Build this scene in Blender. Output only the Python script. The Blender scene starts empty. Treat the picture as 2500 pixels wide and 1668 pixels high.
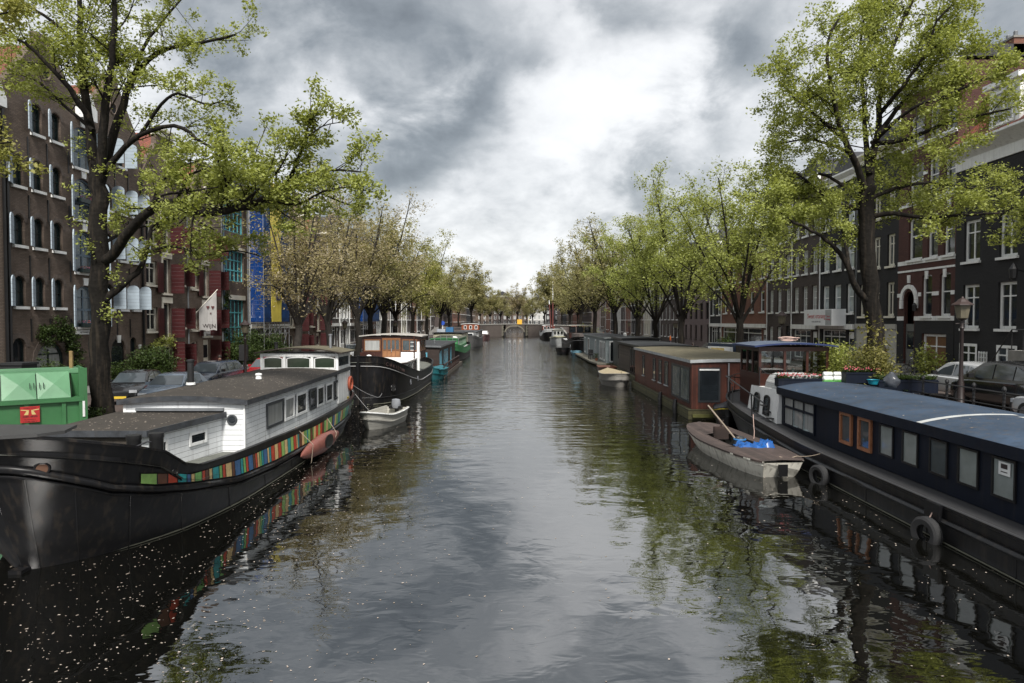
import bpy, math, random
import numpy as np
from mathutils import Vector, Matrix, noise as mn
R = math.radians
PI = math.pi
SC = bpy.context.scene
COL = SC.collection
# ---------------------------------------------------------------- camera
F = 1666.7
CAMZ = 5.0
PITCH = math.atan(51 / F)
YAW = math.atan(8 / F)
cam = bpy.data.cameras.new('camera'); cam.lens = 24; cam.sensor_width = 36; cam.clip_end = 3000; cam.clip_start = .1
camo = bpy.data.objects.new('camera', cam); COL.objects.link(camo)
camo.location = (0, 0, CAMZ); camo.rotation_euler = (PI / 2 - PITCH, 0, YAW)
SC.camera = camo
CR = camo.rotation_euler.to_matrix()

def ray(px, py):
    return CR @ Vector(((px - 1250) / F, (834 - py) / F, -1))
def at(px, py, Y):            # photo pixel -> point on the plane y = Y
    d = ray(px, py); return Vector((0, 0, CAMZ)) + d * (Y / d.y)
def gz(x, y):                 # street level
    if x > 0:
        t = min(1, max(0, (62 - y) / 38)); return 1.2 + .75 * t * t * (3 - 2 * t) + far_rise(y)
    return 1.2 + far_rise(y)
def far_rise(y):
    t = min(1, max(0, (y - 180) / 34)); return 1.7 * t * t * (3 - 2 * t)

# ---------------------------------------------------------------- materials
_M = {}
def _new(name):
    m = bpy.data.materials.new(name); m.use_nodes = True
    nt = m.node_tree; nt.nodes.clear()
    out = nt.nodes.new('ShaderNodeOutputMaterial'); b = nt.nodes.new('ShaderNodeBsdfPrincipled')
    nt.links.new(b.outputs[0], out.inputs[0])
    return m, nt, b, out
def N(nt, t, **k):
    n = nt.nodes.new(t)
    for a, v in k.items():
        if a.startswith('i_'): n.inputs[int(a[2:]) if a[2:].isdigit() else a[2:]].default_value = v
        else: setattr(n, a, v)
    return n
def L(nt, a, b): nt.links.new(a, b)
def c4(c): return (c[0], c[1], c[2], 1)
def scl(c, f): return (min(1, c[0] * f), min(1, c[1] * f), min(1, c[2] * f), 1)
def mathn(nt, op, a, b=None, clamp=False):
    n = nt.nodes.new('ShaderNodeMath'); n.operation = op; n.use_clamp = clamp
    for i, v in enumerate((a, b)):
        if v is None: continue
        if isinstance(v, (int, float)): n.inputs[i].default_value = v
        else: nt.links.new(v, n.inputs[i])
    return n.outputs[0]
def mixc(nt, fac, a, b, mode='MIX'):
    n = nt.nodes.new('ShaderNodeMix'); n.data_type = 'RGBA'; n.blend_type = mode
    for i, v in ((0, fac), (6, a), (7, b)):
        if isinstance(v, (int, float)): n.inputs[i].default_value = v
        elif isinstance(v, tuple): n.inputs[i].default_value = v
        else: nt.links.new(v, n.inputs[i])
    return n.outputs[2]

def mat(name, col, rough=.6, metal=0., var=.2, vs=2.5, bump=0., bs=25., lines=None, stain=0., spec=.5, coat=0., streak=0.):
    """painted or plain surface with mottling, optional board lines (axis, pitch, width, darkness), stains and vertical streaks"""
    if name in _M: return _M[name]
    m, nt, b, out = _new(name); _M[name] = m
    tc = N(nt, 'ShaderNodeTexCoord'); P = tc.outputs['Object']
    nz = N(nt, 'ShaderNodeTexNoise', i_Scale=vs, i_Detail=6.0, i_Roughness=.65); L(nt, P, nz.inputs['Vector'])
    f = mathn(nt, 'MULTIPLY_ADD', nz.outputs[0], 2.2, ); nt.nodes[-1].inputs[2].default_value = -.6
    nt.nodes[-1].use_clamp = True
    c = mixc(nt, f, scl(col, 1 - var), scl(col, 1 + var))
    if stain:
        n2 = N(nt, 'ShaderNodeTexNoise', i_Scale=vs * 3.1, i_Detail=8.0, i_Roughness=.7); L(nt, P, n2.inputs['Vector'])
        g = mathn(nt, 'MULTIPLY_ADD', n2.outputs[0], 7.0); nt.nodes[-1].inputs[2].default_value = -3.9; nt.nodes[-1].use_clamp = True
        g = mathn(nt, 'MULTIPLY', g, stain)
        c = mixc(nt, g, c, scl(col, .35))
    if streak:
        mp = N(nt, 'ShaderNodeMapping'); mp.inputs['Scale'].default_value = (7, 7, .5); L(nt, P, mp.inputs['Vector'])
        n3 = N(nt, 'ShaderNodeTexNoise', i_Scale=1.0, i_Detail=5.0); L(nt, mp.outputs[0], n3.inputs['Vector'])
        g = mathn(nt, 'MULTIPLY_ADD', n3.outputs[0], 5.0); nt.nodes[-1].inputs[2].default_value = -2.6; nt.nodes[-1].use_clamp = True
        g = mathn(nt, 'MULTIPLY', g, streak)
        c = mixc(nt, g, c, c4((.09, .07, .05)))
    hb = None
    if lines:
        ax, pitch, w, dk = lines
        sp = N(nt, 'ShaderNodeSeparateXYZ'); L(nt, P, sp.inputs[0])
        if ax == 'xy': v = mathn(nt, 'ADD', sp.outputs[0], sp.outputs[1])
        else: v = sp.outputs['xyz'.index(ax)]
        v = mathn(nt, 'DIVIDE', v, pitch)
        fr = mathn(nt, 'FRACT', v)
        ln = mathn(nt, 'LESS_THAN', fr, w)
        idn = mathn(nt, 'FLOOR', v)
        wn = N(nt, 'ShaderNodeTexWhiteNoise', noise_dimensions='1D'); L(nt, idn, wn.inputs['W'])
        c = mixc(nt, mathn(nt, 'MULTIPLY', wn.outputs['Value'], var * 1.5), c, scl(col, .4))
        c = mixc(nt, mathn(nt, 'MULTIPLY', ln, dk), c, scl(col, .12))
        hb = mathn(nt, 'SUBTRACT', 1.0, ln)
    L(nt, c, b.inputs['Base Color'])
    b.inputs['Roughness'].default_value = rough; b.inputs['Metallic'].default_value = metal
    b.inputs['Specular IOR Level'].default_value = spec; b.inputs['Coat Weight'].default_value = coat
    b.inputs['Coat Roughness'].default_value = .08
    if bump or hb is not None:
        nb = N(nt, 'ShaderNodeTexNoise', i_Scale=bs, i_Detail=4.0); L(nt, P, nb.inputs['Vector'])
        h = mathn(nt, 'MULTIPLY', nb.outputs[0], bump)
        if hb is not None: h = mathn(nt, 'ADD', h, mathn(nt, 'MULTIPLY', hb, .5))
        bn = N(nt, 'ShaderNodeBump', i_Strength=.6, i_Distance=.02); L(nt, h, bn.inputs['Height'])
        L(nt, bn.outputs[0], b.inputs['Normal'])
    return m

def brick(name, c1, c2, mortar, bw=.23, bh=.068, var=.5, ms=.012, soot=.5):
    if name in _M: return _M[name]
    m, nt, b, out = _new(name); _M[name] = m
    tc = N(nt, 'ShaderNodeTexCoord'); sp = N(nt, 'ShaderNodeSeparateXYZ'); L(nt, tc.outputs['Object'], sp.inputs[0])
    cb = N(nt, 'ShaderNodeCombineXYZ'); L(nt, mathn(nt, 'ADD', sp.outputs[0], sp.outputs[1]), cb.inputs[0]); L(nt, sp.outputs[2], cb.inputs[1])
    bt = N(nt, 'ShaderNodeTexBrick'); L(nt, cb.outputs[0], bt.inputs['Vector'])
    bt.inputs['Color1'].default_value = c4(c1); bt.inputs['Color2'].default_value = c4(c2); bt.inputs['Mortar'].default_value = c4(mortar)
    bt.inputs['Scale'].default_value = 1; bt.inputs['Mortar Size'].default_value = ms; bt.inputs['Mortar Smooth'].default_value = .3
    bt.inputs['Brick Width'].default_value = bw; bt.inputs['Row Height'].default_value = bh; bt.inputs['Bias'].default_value = -.1
    nz = N(nt, 'ShaderNodeTexNoise', i_Scale=.55, i_Detail=8.0, i_Roughness=.7); L(nt, tc.outputs['Object'], nz.inputs['Vector'])
    f = mathn(nt, 'MULTIPLY_ADD', nz.outputs[0], 3.2); nt.nodes[-1].inputs[2].default_value = -1.2; nt.nodes[-1].use_clamp = True
    c = mixc(nt, mathn(nt, 'MULTIPLY', f, soot), bt.outputs[0], scl(c1, .45))
    n2 = N(nt, 'ShaderNodeTexNoise', i_Scale=3.0, i_Detail=6.0); L(nt, tc.outputs['Object'], n2.inputs['Vector'])
    g = mathn(nt, 'MULTIPLY_ADD', n2.outputs[0], 5.0); nt.nodes[-1].inputs[2].default_value = -3.1; nt.nodes[-1].use_clamp = True
    c = mixc(nt, mathn(nt, 'MULTIPLY', g, .45), c, scl(mortar, 1.15))
    L(nt, c, b.inputs['Base Color']); b.inputs['Roughness'].default_value = .85
    bn = N(nt, 'ShaderNodeBump', i_Strength=.5, i_Distance=.01, invert=True); L(nt, bt.outputs['Fac'], bn.inputs['Height']); L(nt, bn.outputs[0], b.inputs['Normal'])
    return m

def glass(name, col=(.012, .015, .018), rough=.06, curtain=None, spec=.9):
    """window pane: dark glossy glass, with the pale folds of a curtain behind it when asked"""
    if name in _M: return _M[name]
    m, nt, b, out = _new(name); _M[name] = m
    tc = N(nt, 'ShaderNodeTexCoord')
    if curtain:
        mp = N(nt, 'ShaderNodeMapping'); mp.inputs['Scale'].default_value = (14, 14, .6); L(nt, tc.outputs['Object'], mp.inputs['Vector'])
        nz = N(nt, 'ShaderNodeTexNoise', i_Scale=1.0, i_Detail=3.0); L(nt, mp.outputs[0], nz.inputs['Vector'])
        L(nt, mixc(nt, nz.outputs[0], scl(curtain, .35), scl(curtain, 1.1)), b.inputs['Base Color'])
    else:
        nz = N(nt, 'ShaderNodeTexNoise', i_Scale=1.3, i_Detail=3.0); L(nt, tc.outputs['Object'], nz.inputs['Vector'])
        L(nt, mixc(nt, nz.outputs[0], scl(col, .3), scl(col, 2.6)), b.inputs['Base Color'])
    b.inputs['Roughness'].default_value = rough; b.inputs['Specular IOR Level'].default_value = spec
    n2 = N(nt, 'ShaderNodeTexNoise', i_Scale=1.1, i_Detail=1.0); L(nt, tc.outputs['Object'], n2.inputs['Vector'])
    bn = N(nt, 'ShaderNodeBump', i_Strength=.25, i_Distance=.05); L(nt, n2.outputs[0], bn.inputs['Height']); L(nt, bn.outputs[0], b.inputs['Normal'])
    return m

def leafmat(name, ca, cb, cc, trans=.45):
    if name in _M: return _M[name]
    m, nt, b, out = _new(name); _M[name] = m
    nt.nodes.remove(b)
    g = N(nt, 'ShaderNodeNewGeometry'); tc = N(nt, 'ShaderNodeTexCoord')
    nz = N(nt, 'ShaderNodeTexNoise', i_Scale=.55, i_Detail=3.0); L(nt, tc.outputs['Object'], nz.inputs['Vector'])
    f = mathn(nt, 'MULTIPLY_ADD', nz.outputs[0], 3.0); nt.nodes[-1].inputs[2].default_value = -1.0; nt.nodes[-1].use_clamp = True
    c = mixc(nt, g.outputs['Random Per Island'], c4(ca), c4(cb))
    c = mixc(nt, mathn(nt, 'MULTIPLY', f, .75), c, c4(cc))
    d = N(nt, 'ShaderNodeBsdfPrincipled'); L(nt, c, d.inputs['Base Color']); d.inputs['Roughness'].default_value = .5; d.inputs['Specular IOR Level'].default_value = .25
    t = N(nt, 'ShaderNodeBsdfTranslucent'); L(nt, mixc(nt, 1.0, c, (1.0, 1.0, .6, 1), 'MULTIPLY'), t.inputs[0])
    mx = N(nt, 'ShaderNodeMixShader'); mx.inputs[0].default_value = trans
    L(nt, d.outputs[0], mx.inputs[1]); L(nt, t.outputs[0], mx.inputs[2]); L(nt, mx.outputs[0], out.inputs[0])
    return m

# ---------------------------------------------------------------- mesh building
class MB:
    def __init__(s): s.v = []; s.f = []; s.m = []; s.T = None; s.sm = False
    def _p(s, p): return tuple(s.T @ Vector(p)) if s.T is not None else (p[0], p[1], p[2])
    def add(s, vs, fs, mi=0):
        o = len(s.v); s.v += [s._p(p) for p in vs]
        for f in fs: s.f.append(tuple(o + i for i in f)); s.m.append(mi)
    def box(s, x0, x1, y0, y1, z0, z1, mi=0, top=(1, 1)):
        if x0 > x1: x0, x1 = x1, x0
        if y0 > y1: y0, y1 = y1, y0
        if z0 > z1: z0, z1 = z1, z0
        cx, cy = (x0 + x1) / 2, (y0 + y1) / 2; hx, hy = (x1 - x0) / 2, (y1 - y0) / 2; tx, ty = top
        s.add([(x0, y0, z0), (x1, y0, z0), (x1, y1, z0), (x0, y1, z0),
               (cx - hx * tx, cy - hy * ty, z1), (cx + hx * tx, cy - hy * ty, z1), (cx + hx * tx, cy + hy * ty, z1), (cx - hx * tx, cy + hy * ty, z1)],
              [(0, 3, 2, 1), (4, 5, 6, 7), (0, 1, 5, 4), (1, 2, 6, 5), (2, 3, 7, 6), (3, 0, 4, 7)], mi)
        return s
    def prism(s, poly, a, b, axis='y', mi=0):
        """polygon of (u, w) pairs extruded along an axis; u,w are the two other axes in order"""
        n = len(poly)
        def q(u, w, t): return (t, u, w) if axis == 'x' else (u, t, w) if axis == 'y' else (u, w, t)
        vs = [q(u, w, a) for u, w in poly] + [q(u, w, b) for u, w in poly]
        s.add(vs, [tuple(range(n)), tuple(range(2 * n - 1, n - 1, -1))] + [(i, i + n, (i + 1) % n + n, (i + 1) % n) for i in range(n)], mi)
        return s
    def tube(s, pts, r, n=8, mi=0, cap=True):
        pts = [Vector(p) for p in pts]; k = len(pts)
        if not hasattr(r, '__len__'): r = [r] * k
        vs = []; up = None
        for i, p in enumerate(pts):
            d = (pts[min(i + 1, k - 1)] - pts[max(i - 1, 0)])
            d = d.normalized() if d.length > 1e-9 else Vector((0, 0, 1))
            if up is None: up = Vector((0, 0, 1)) if abs(d.z) < .9 else Vector((1, 0, 0))
            a = d.cross(up)
            if a.length < 1e-6: a = d.cross(Vector((0, 1, 0)))
            a.normalize(); b_ = d.cross(a); up = a.cross(d)
            for j in range(n):
                t = 2 * PI * j / n; vs.append(p + (a * math.cos(t) + b_ * math.sin(t)) * r[i])
        fs = [(i * n + j, i * n + (j + 1) % n, (i + 1) * n + (j + 1) % n, (i + 1) * n + j) for i in range(k - 1) for j in range(n)]
        if cap: fs += [tuple(range(n - 1, -1, -1)), tuple((k - 1) * n + j for j in range(n))]
        s.add(vs, fs, mi); return s
    def lathe(s, prof, n=16, mi=0, c=(0, 0, 0), axis='z'):
        """prof: list of (radius, height) along the axis"""
        vs = []
        for r, h in prof:
            for j in range(n):
                t = 2 * PI * j / n; x, y = r * math.cos(t), r * math.sin(t)
                p = (x, y, h) if axis == 'z' else (h, x, y) if axis == 'x' else (x, h, y)
                vs.append((c[0] + p[0], c[1] + p[1], c[2] + p[2]))
        k = len(prof)
        fs = [(i * n + j, i * n + (j + 1) % n, (i + 1) * n + (j + 1) % n, (i + 1) * n + j) for i in range(k - 1) for j in range(n)]
        fs += [tuple(range(n - 1, -1, -1)), tuple((k - 1) * n + j for j in range(n))]
        s.add(vs, fs, mi); return s
    def torus(s, c, R_, r, axis='y', n=20, k=8, mi=0):
        vs = []
        for i in range(n):
            a = 2 * PI * i / n
            for j in range(k):
                b_ = 2 * PI * j / k; rr = R_ + r * math.cos(b_); h = r * math.sin(b_)
                u, w = rr * math.cos(a), rr * math.sin(a)
                p = (u, w, h) if axis == 'z' else (h, u, w) if axis == 'x' else (u, h, w)
                vs.append((c[0] + p[0], c[1] + p[1], c[2] + p[2]))
        s.add(vs, [(i * k + j, i * k + (j + 1) % k, ((i + 1) % n) * k + (j + 1) % k, ((i + 1) % n) * k + j) for i in range(n) for j in range(k)], mi)
        return s
    def loft(s, secs, mi=0, closed=False, cap=False):
        n = len(secs[0]); vs = [p for q in secs for p in q]
        fs = [(i * n + j, i * n + (j + 1) % n, (i + 1) * n + (j + 1) % n, (i + 1) * n + j) for i in range(len(secs) - 1) for j in range(n if closed else n - 1)]
        if cap: fs += [tuple(range(n - 1, -1, -1)), tuple((len(secs) - 1) * n + j for j in range(n))]
        s.add(vs, fs, mi); return s
    def quad(s, a, b, c, d, mi=0): s.add([a, b, c, d], [(0, 1, 2, 3)], mi); return s
    def mesh(s, name, mats, smooth=None):
        me = bpy.data.meshes.new(name); me.from_pydata(s.v, [], s.f)
        if not isinstance(mats, (list, tuple)): mats = [mats]
        for m in mats: me.materials.append(m)
        if len(mats) > 1: me.polygons.foreach_set('material_index', s.m)
        if smooth: 
            me.polygons.foreach_set('use_smooth', [True] * len(s.f))
            me.update()
            try: me.set_sharp_from_angle(angle=R(smooth))
            except Exception: pass
        me.update(); return me
    def build(s, name, mats, parent=None, smooth=None, **k):
        return link(name, s.mesh(name, mats, smooth), parent, **k)
def fixn(o):
    import bmesh
    bm = bmesh.new(); bm.from_mesh(o.data); bmesh.ops.recalc_face_normals(bm, faces=bm.faces); bm.to_mesh(o.data); bm.free(); return o
def link(name, data, parent=None, loc=None, rz=None, label=None, rot=None):
    o = bpy.data.objects.new(name, data); COL.objects.link(o)
    if parent: o.parent = parent
    if loc is not None: o.location = loc
    if rz is not None: o.rotation_euler = (0, 0, rz)
    if rot is not None: o.rotation_euler = rot
    if label: o['label'] = label
    return o
def tag(o, label, cat, group=None):
    o['label'] = label; o['category'] = cat
    if group: o['group'] = group
    return o
def thing(name, label, cat, loc=(0, 0, 0), rz=0, group=None):
    return tag(link(name, None, None, loc, rz), label, cat, group)
def struct(o, kind='structure'): o['kind'] = kind; return o
def copy_tree(o, parent=None):
    c = o.copy(); COL.objects.link(c); c.parent = parent
    for ch in list(o.children): copy_tree(ch, c)
    return c
def copy_thing(o, loc, rz, label, group=None, scale=1):
    c = copy_tree(o); c.location = loc; c.rotation_euler = (0, 0, rz); c['label'] = label
    if scale != 1: c.scale = (scale,) * 3
    if group: c['group'] = group
    return c
def text(name, s, size, m, parent, loc, rot, ext=.004, align='CENTER', font_w=1.0):
    cu = bpy.data.curves.new(name, 'FONT'); cu.body = s; cu.size = size; cu.extrude = ext; cu.align_x = align; cu.align_y = 'CENTER'; cu.space_character = font_w
    cu.resolution_u = 3; t_ = bpy.data.objects.new(name, cu); me = bpy.data.meshes.new_from_object(t_); bpy.data.objects.remove(t_); me.materials.clear(); me.materials.append(m)
    o = bpy.data.objects.new(name, me); COL.objects.link(o); o.parent = parent; o.location = loc; o.rotation_euler = rot
    return o
# ---------------------------------------------------------------- palette
WHITE = mat('white_paint', (.80, .81, .80), .5, var=.08, stain=.25, streak=.25)
CREAM = mat('cream_paint', (.70, .67, .58), .5, var=.1, stain=.2)
BLACKP = mat('black_paint', (.012, .012, .013), .35, var=.3)
IRON = mat('black_iron', (.015, .015, .016), .45, var=.3, bump=.2)
STEEL = mat('galvanised_steel', (.32, .33, .35), .4, .7, var=.2)
MAROON = mat('maroon_boards', (.052, .009, .010), .5, var=.2, lines=('z', .26, .05, .5))
GREYBLUE = mat('grey_blue_shutter', (.37, .44, .50), .5, var=.08, lines=('z', .21, .05, .8))
BLUEFR = mat('slate_blue_frame', (.06, .09, .12), .4)
DKFR = mat('dark_green_frame', (.012, .022, .022), .4)
CYAN = mat('cyan_frame', (.16, .55, .60), .4, var=.1)
STONE = mat('white_stone', (.52, .52, .49), .7, var=.12, stain=.4)
GREYSTONE = mat('grey_stone', (.22, .215, .20), .85, var=.25, stain=.4, bump=.4, bs=12)
TILE = mat('red_roof_tile', (.20, .055, .03), .7, var=.35, vs=5, lines=('xy', .24, .25, .6), bump=.3)
DARKTILE = mat('dark_roof_tile', (.035, .035, .04), .6, var=.3, lines=('xy', .3, .2, .5))
LEADG = mat('grey_zinc', (.16, .17, .18), .5, .2)
BR_BROWN = brick('brown_brick', (.128, .09, .069), (.20, .148, .115), (.075, .063, .052), soot=.55)
BR_LIGHT = brick('light_brown_brick', (.21, .15, .115), (.28, .215, .17), (.10, .09, .08))
BR_RED = brick('red_brick', (.17, .058, .034), (.25, .09, .055), (.13, .10, .08), soot=.3)
BR_DARK = brick('dark_purple_brick', (.062, .045, .042), (.095, .068, .062), (.055, .05, .046))
BR_BLACK = brick('black_brick', (.016, .016, .018), (.024, .023, .025), (.010, .010, .011), soot=.3)
BR_MAROON = brick('maroon_brick', (.070, .022, .017), (.10, .034, .027), (.05, .03, .026), soot=.4)
BR_MAUVE = brick('mauve_brick', (.155, .115, .115), (.20, .15, .15), (.13, .11, .11), soot=.25)
GL_DARK = glass('dark_window_glass')
GL_MID = glass('grey_window_glass', (.05, .06, .065), .05)
GL_CURT = glass('curtained_window_glass', curtain=(.42, .43, .42))
GL_BLIND = glass('blind_window_glass', (.3, .33, .34), .08)
INNER_SHADE = mat('dark_interior', (.006, .006, .006), .9)  # near-black colour stands in for the shade inside openings and hollows

# ---------------------------------------------------------------- sky and light
SUN_EL, SUN_AZ = 50, 170   # azimuth from +Y towards +X, degrees
w = bpy.data.worlds.new('World'); SC.world = w; w.use_nodes = True
nt = w.node_tree; nt.nodes.clear()
wo = N(nt, 'ShaderNodeOutputWorld'); bg = N(nt, 'ShaderNodeBackground'); L(nt, bg.outputs[0], wo.inputs[0])
bg.inputs[1].default_value = .1
sky = N(nt, 'ShaderNodeTexSky', sky_type='NISHITA'); sky.sun_disc = False
sky.sun_elevation = R(SUN_EL); sky.sun_rotation = R(SUN_AZ); sky.air_density = 1.2; sky.dust_density = 2.5
tc = N(nt, 'ShaderNodeTexCoord'); G = tc.outputs['Generated']
sp = N(nt, 'ShaderNodeSeparateXYZ'); L(nt, G, sp.inputs[0])
X, Y, Z = sp.outputs
az = mathn(nt, 'ARCTAN2', X, Y)
hyp = mathn(nt, 'SQRT', mathn(nt, 'ADD', mathn(nt, 'MULTIPLY', X, X), mathn(nt, 'MULTIPLY', Y, Y)))
el = mathn(nt, 'ARCTAN2', Z, hyp)
# cloud layer mapped on a plane overhead
zc = mathn(nt, 'ADD', mathn(nt, 'MAXIMUM', Z, .0), .48)
cb = N(nt, 'ShaderNodeCombineXYZ'); L(nt, mathn(nt, 'DIVIDE', X, zc), cb.inputs[0]); L(nt, mathn(nt, 'DIVIDE', Y, zc), cb.inputs[1])
def cn(scale, detail, rough, dist, off):
    mp = N(nt, 'ShaderNodeMapping'); mp.inputs['Location'].default_value = off; L(nt, cb.outputs[0], mp.inputs['Vector'])
    q = N(nt, 'ShaderNodeTexNoise', i_Scale=scale, i_Detail=detail, i_Roughness=rough, i_Distortion=dist); L(nt, mp.outputs[0], q.inputs['Vector'])
    return q.outputs[0]
n_big = cn(2.0, 7.0, .5, .3, (3.2, 1.7, 0)); n_mid = cn(5.2, 8.0, .55, .35, (7.1, 4.4, 2)); n_fine = cn(13.0, 6.0, .6, .2, (1.1, 9.4, 5))
# broad dark and bright masses, edges broken by the noise
wob = mathn(nt, 'MULTIPLY', mathn(nt, 'SUBTRACT', n_mid, .5), .30)
wob2 = mathn(nt, 'MULTIPLY', mathn(nt, 'SUBTRACT', n_big, .5), .26)
azw = mathn(nt, 'ADD', az, wob); elw = mathn(nt, 'ADD', el, wob2)
def blob(px, py, sx, sy, rot, amp):
    a0 = math.atan2(px - 1258, F); e0 = math.atan2(783 - py, math.hypot(F, px - 1258)); ca, sa = math.cos(R(rot)), math.sin(R(rot))
    dx = mathn(nt, 'SUBTRACT', azw, a0); dy = mathn(nt, 'SUBTRACT', elw, e0)
    u = mathn(nt, 'DIVIDE', mathn(nt, 'ADD', mathn(nt, 'MULTIPLY', dx, ca), mathn(nt, 'MULTIPLY', dy, sa)), sx / F)
    v = mathn(nt, 'DIVIDE', mathn(nt, 'SUBTRACT', mathn(nt, 'MULTIPLY', dy, ca), mathn(nt, 'MULTIPLY', dx, sa)), sy / F)
    r2 = mathn(nt, 'ADD', mathn(nt, 'MULTIPLY', u, u), mathn(nt, 'MULTIPLY', v, v))
    return mathn(nt, 'MULTIPLY', mathn(nt, 'EXPONENT', mathn(nt, 'MULTIPLY', r2, -1.0)), amp)
# positive = darker cloud, negative = brighter gap
acc = 0.0
for b_ in CLOUDS if 'CLOUDS' in globals() else [
        (1000, 90, 300, 110, -6, .36), (1200, 270, 260, 95, 32, .55), (930, 190, 260, 60, -12, .2), (900, 430, 140, 60, 0, .3), (620, 280, 150, 90, 0, .2), (440, 90, 160, 160, 0, -.2), (780, 250, 120, 40, 0, -.12), (1810, 180, 110, 95, 30, .55), (1620, 400, 160, 60, 14, .28), (1560, 90, 140, 60, 10, .2),
        (1480, 270, 230, 170, -30, -.28), (1330, 130, 120, 120, 0, -.2), (1050, 600, 500, 100, 0, -.05), (520, 260, 160, 110, 0, .10), (2450, 60, 130, 90, 0, .3), (1400, -330, 800, 260, 0, .42), (1150, 660, 300, 22, 3, .16), (1420, 430, 250, 30, -10, .1)]:
    t = blob(*b_); acc = t if isinstance(acc, float) else mathn(nt, 'ADD', acc, t)
fld = mathn(nt, 'ADD', acc, mathn(nt, 'MULTIPLY', mathn(nt, 'SUBTRACT', n_big, .5), .8))
fld = mathn(nt, 'ADD', fld, mathn(nt, 'MULTIPLY', mathn(nt, 'SUBTRACT', n_mid, .5), 1.0))
fld = mathn(nt, 'ADD', fld, mathn(nt, 'MULTIPLY', mathn(nt, 'SUBTRACT', n_fine, .5), .42))
fld = mathn(nt, 'ADD', fld, .35)
cr = N(nt, 'ShaderNodeValToRGB'); L(nt, fld, cr.inputs[0])
e = cr.color_ramp.elements
e[0].position = 0; e[0].color = (4.4, 4.44, 4.48, 1)
e[1].position = 1; e[1].color = (.72, .80, .88, 1)
for p, c in ((.2, (3.95, 4.0, 4.05, 1)), (.38, (3.15, 3.22, 3.3, 1)), (.56, (2.05, 2.16, 2.26, 1)), (.78, (1.2, 1.32, 1.43, 1))):
    q = e.new(p); q.color = c
skyc = mixc(nt, .94, sky.outputs[0], cr.outputs[0])
# below the horizon: dull ground tone
dn = mathn(nt, 'GREATER_THAN', 0.0, Z)
L(nt, mixc(nt, dn, skyc, (1.2, 1.2, 1.1, 1)), bg.inputs[0])
sl = bpy.data.lights.new('sun', 'SUN'); sl.energy = 2.3; sl.angle = R(12); sl.color = (1, .96, .9)
so = bpy.data.objects.new('sun', sl); COL.objects.link(so)
sd = Vector((math.sin(R(SUN_AZ)) * math.cos(R(SUN_EL)), math.cos(R(SUN_AZ)) * math.cos(R(SUN_EL)), math.sin(R(SUN_EL))))
so.rotation_euler = sd.to_track_quat('Z', 'Y').to_euler()
SC.view_settings.view_transform = 'Standard'; SC.view_settings.look = 'None'; SC.view_settings.exposure = 1.3; SC.view_settings.gamma = 1
SC.cycles.max_bounces = 6; SC.cycles.diffuse_bounces = 2; SC.cycles.glossy_bounces = 3; SC.cycles.transmission_bounces = 4; SC.cycles.transparent_max_bounces = 6
SC.cycles.use_denoising = True; SC.cycles.caustics_reflective = False; SC.cycles.caustics_refractive = False
SC.cycles.sample_clamp_indirect = 4

# ---------------------------------------------------------------- water
def water_mat():
    m, nt, b, out = _new('canal_water')
    tc = N(nt, 'ShaderNodeTexCoord'); P = tc.outputs['Object']
    def nz(sx, sy, sc, d, r=.5, dist=0.):
        mp = N(nt, 'ShaderNodeMapping'); mp.inputs['Scale'].default_value = (sx, sy, 1); L(nt, P, mp.inputs['Vector'])
        q = N(nt, 'ShaderNodeTexNoise', i_Scale=sc, i_Detail=d, i_Roughness=r, i_Distortion=dist); L(nt, mp.outputs[0], q.inputs['Vector']); return q.outputs[0]
    b.inputs['Base Color'].default_value = (.0035, .0035, .0028, 1); b.inputs['Roughness'].default_value = .015; b.inputs['IOR'].default_value = 3.8
    h = mathn(nt, 'MULTIPLY', nz(1, 1, .5, 2.0), .034)
    h = mathn(nt, 'ADD', h, mathn(nt, 'MULTIPLY', nz(.7, 1.0, 2.3, 2.0, .5, .6), .0055))
    # breeze patches: finer ripples grow with distance from the viewpoint bridge
    sp = N(nt, 'ShaderNodeSeparateXYZ'); L(nt, P, sp.inputs[0])
    far = mathn(nt, 'MULTIPLY_ADD', sp.outputs[1], 1 / 45); nt.nodes[-1].inputs[2].default_value = -.45; nt.nodes[-1].use_clamp = True
    patch = mathn(nt, 'MULTIPLY_ADD', nz(.5, .16, .35, 3.0), 3.0); nt.nodes[-1].inputs[2].default_value = -.9; nt.nodes[-1].use_clamp = True
    rip = mathn(nt, 'MULTIPLY', nz(.45, 1.0, 5.0, 2.0), mathn(nt, 'ADD', mathn(nt, 'MULTIPLY', mathn(nt, 'MULTIPLY', far, patch), .04), .0012))
    h = mathn(nt, 'ADD', h, rip)
    rp2 = mathn(nt, 'MULTIPLY', nz(.35, 1.0, 1.6, 2.0), mathn(nt, 'MULTIPLY', far, .10)); h = mathn(nt, 'ADD', h, rp2)
    bn = N(nt, 'ShaderNodeBump', i_Strength=1.0, i_Distance=1.0); L(nt, h, bn.inputs['Height']); L(nt, bn.outputs[0], b.inputs['Normal'])
    return m
mb = MB(); mb.quad((-16, -25, 0), (16, -25, 0), (16, 420, 0), (-16, 420, 0)); struct(mb.build('water', water_mat()))

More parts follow.
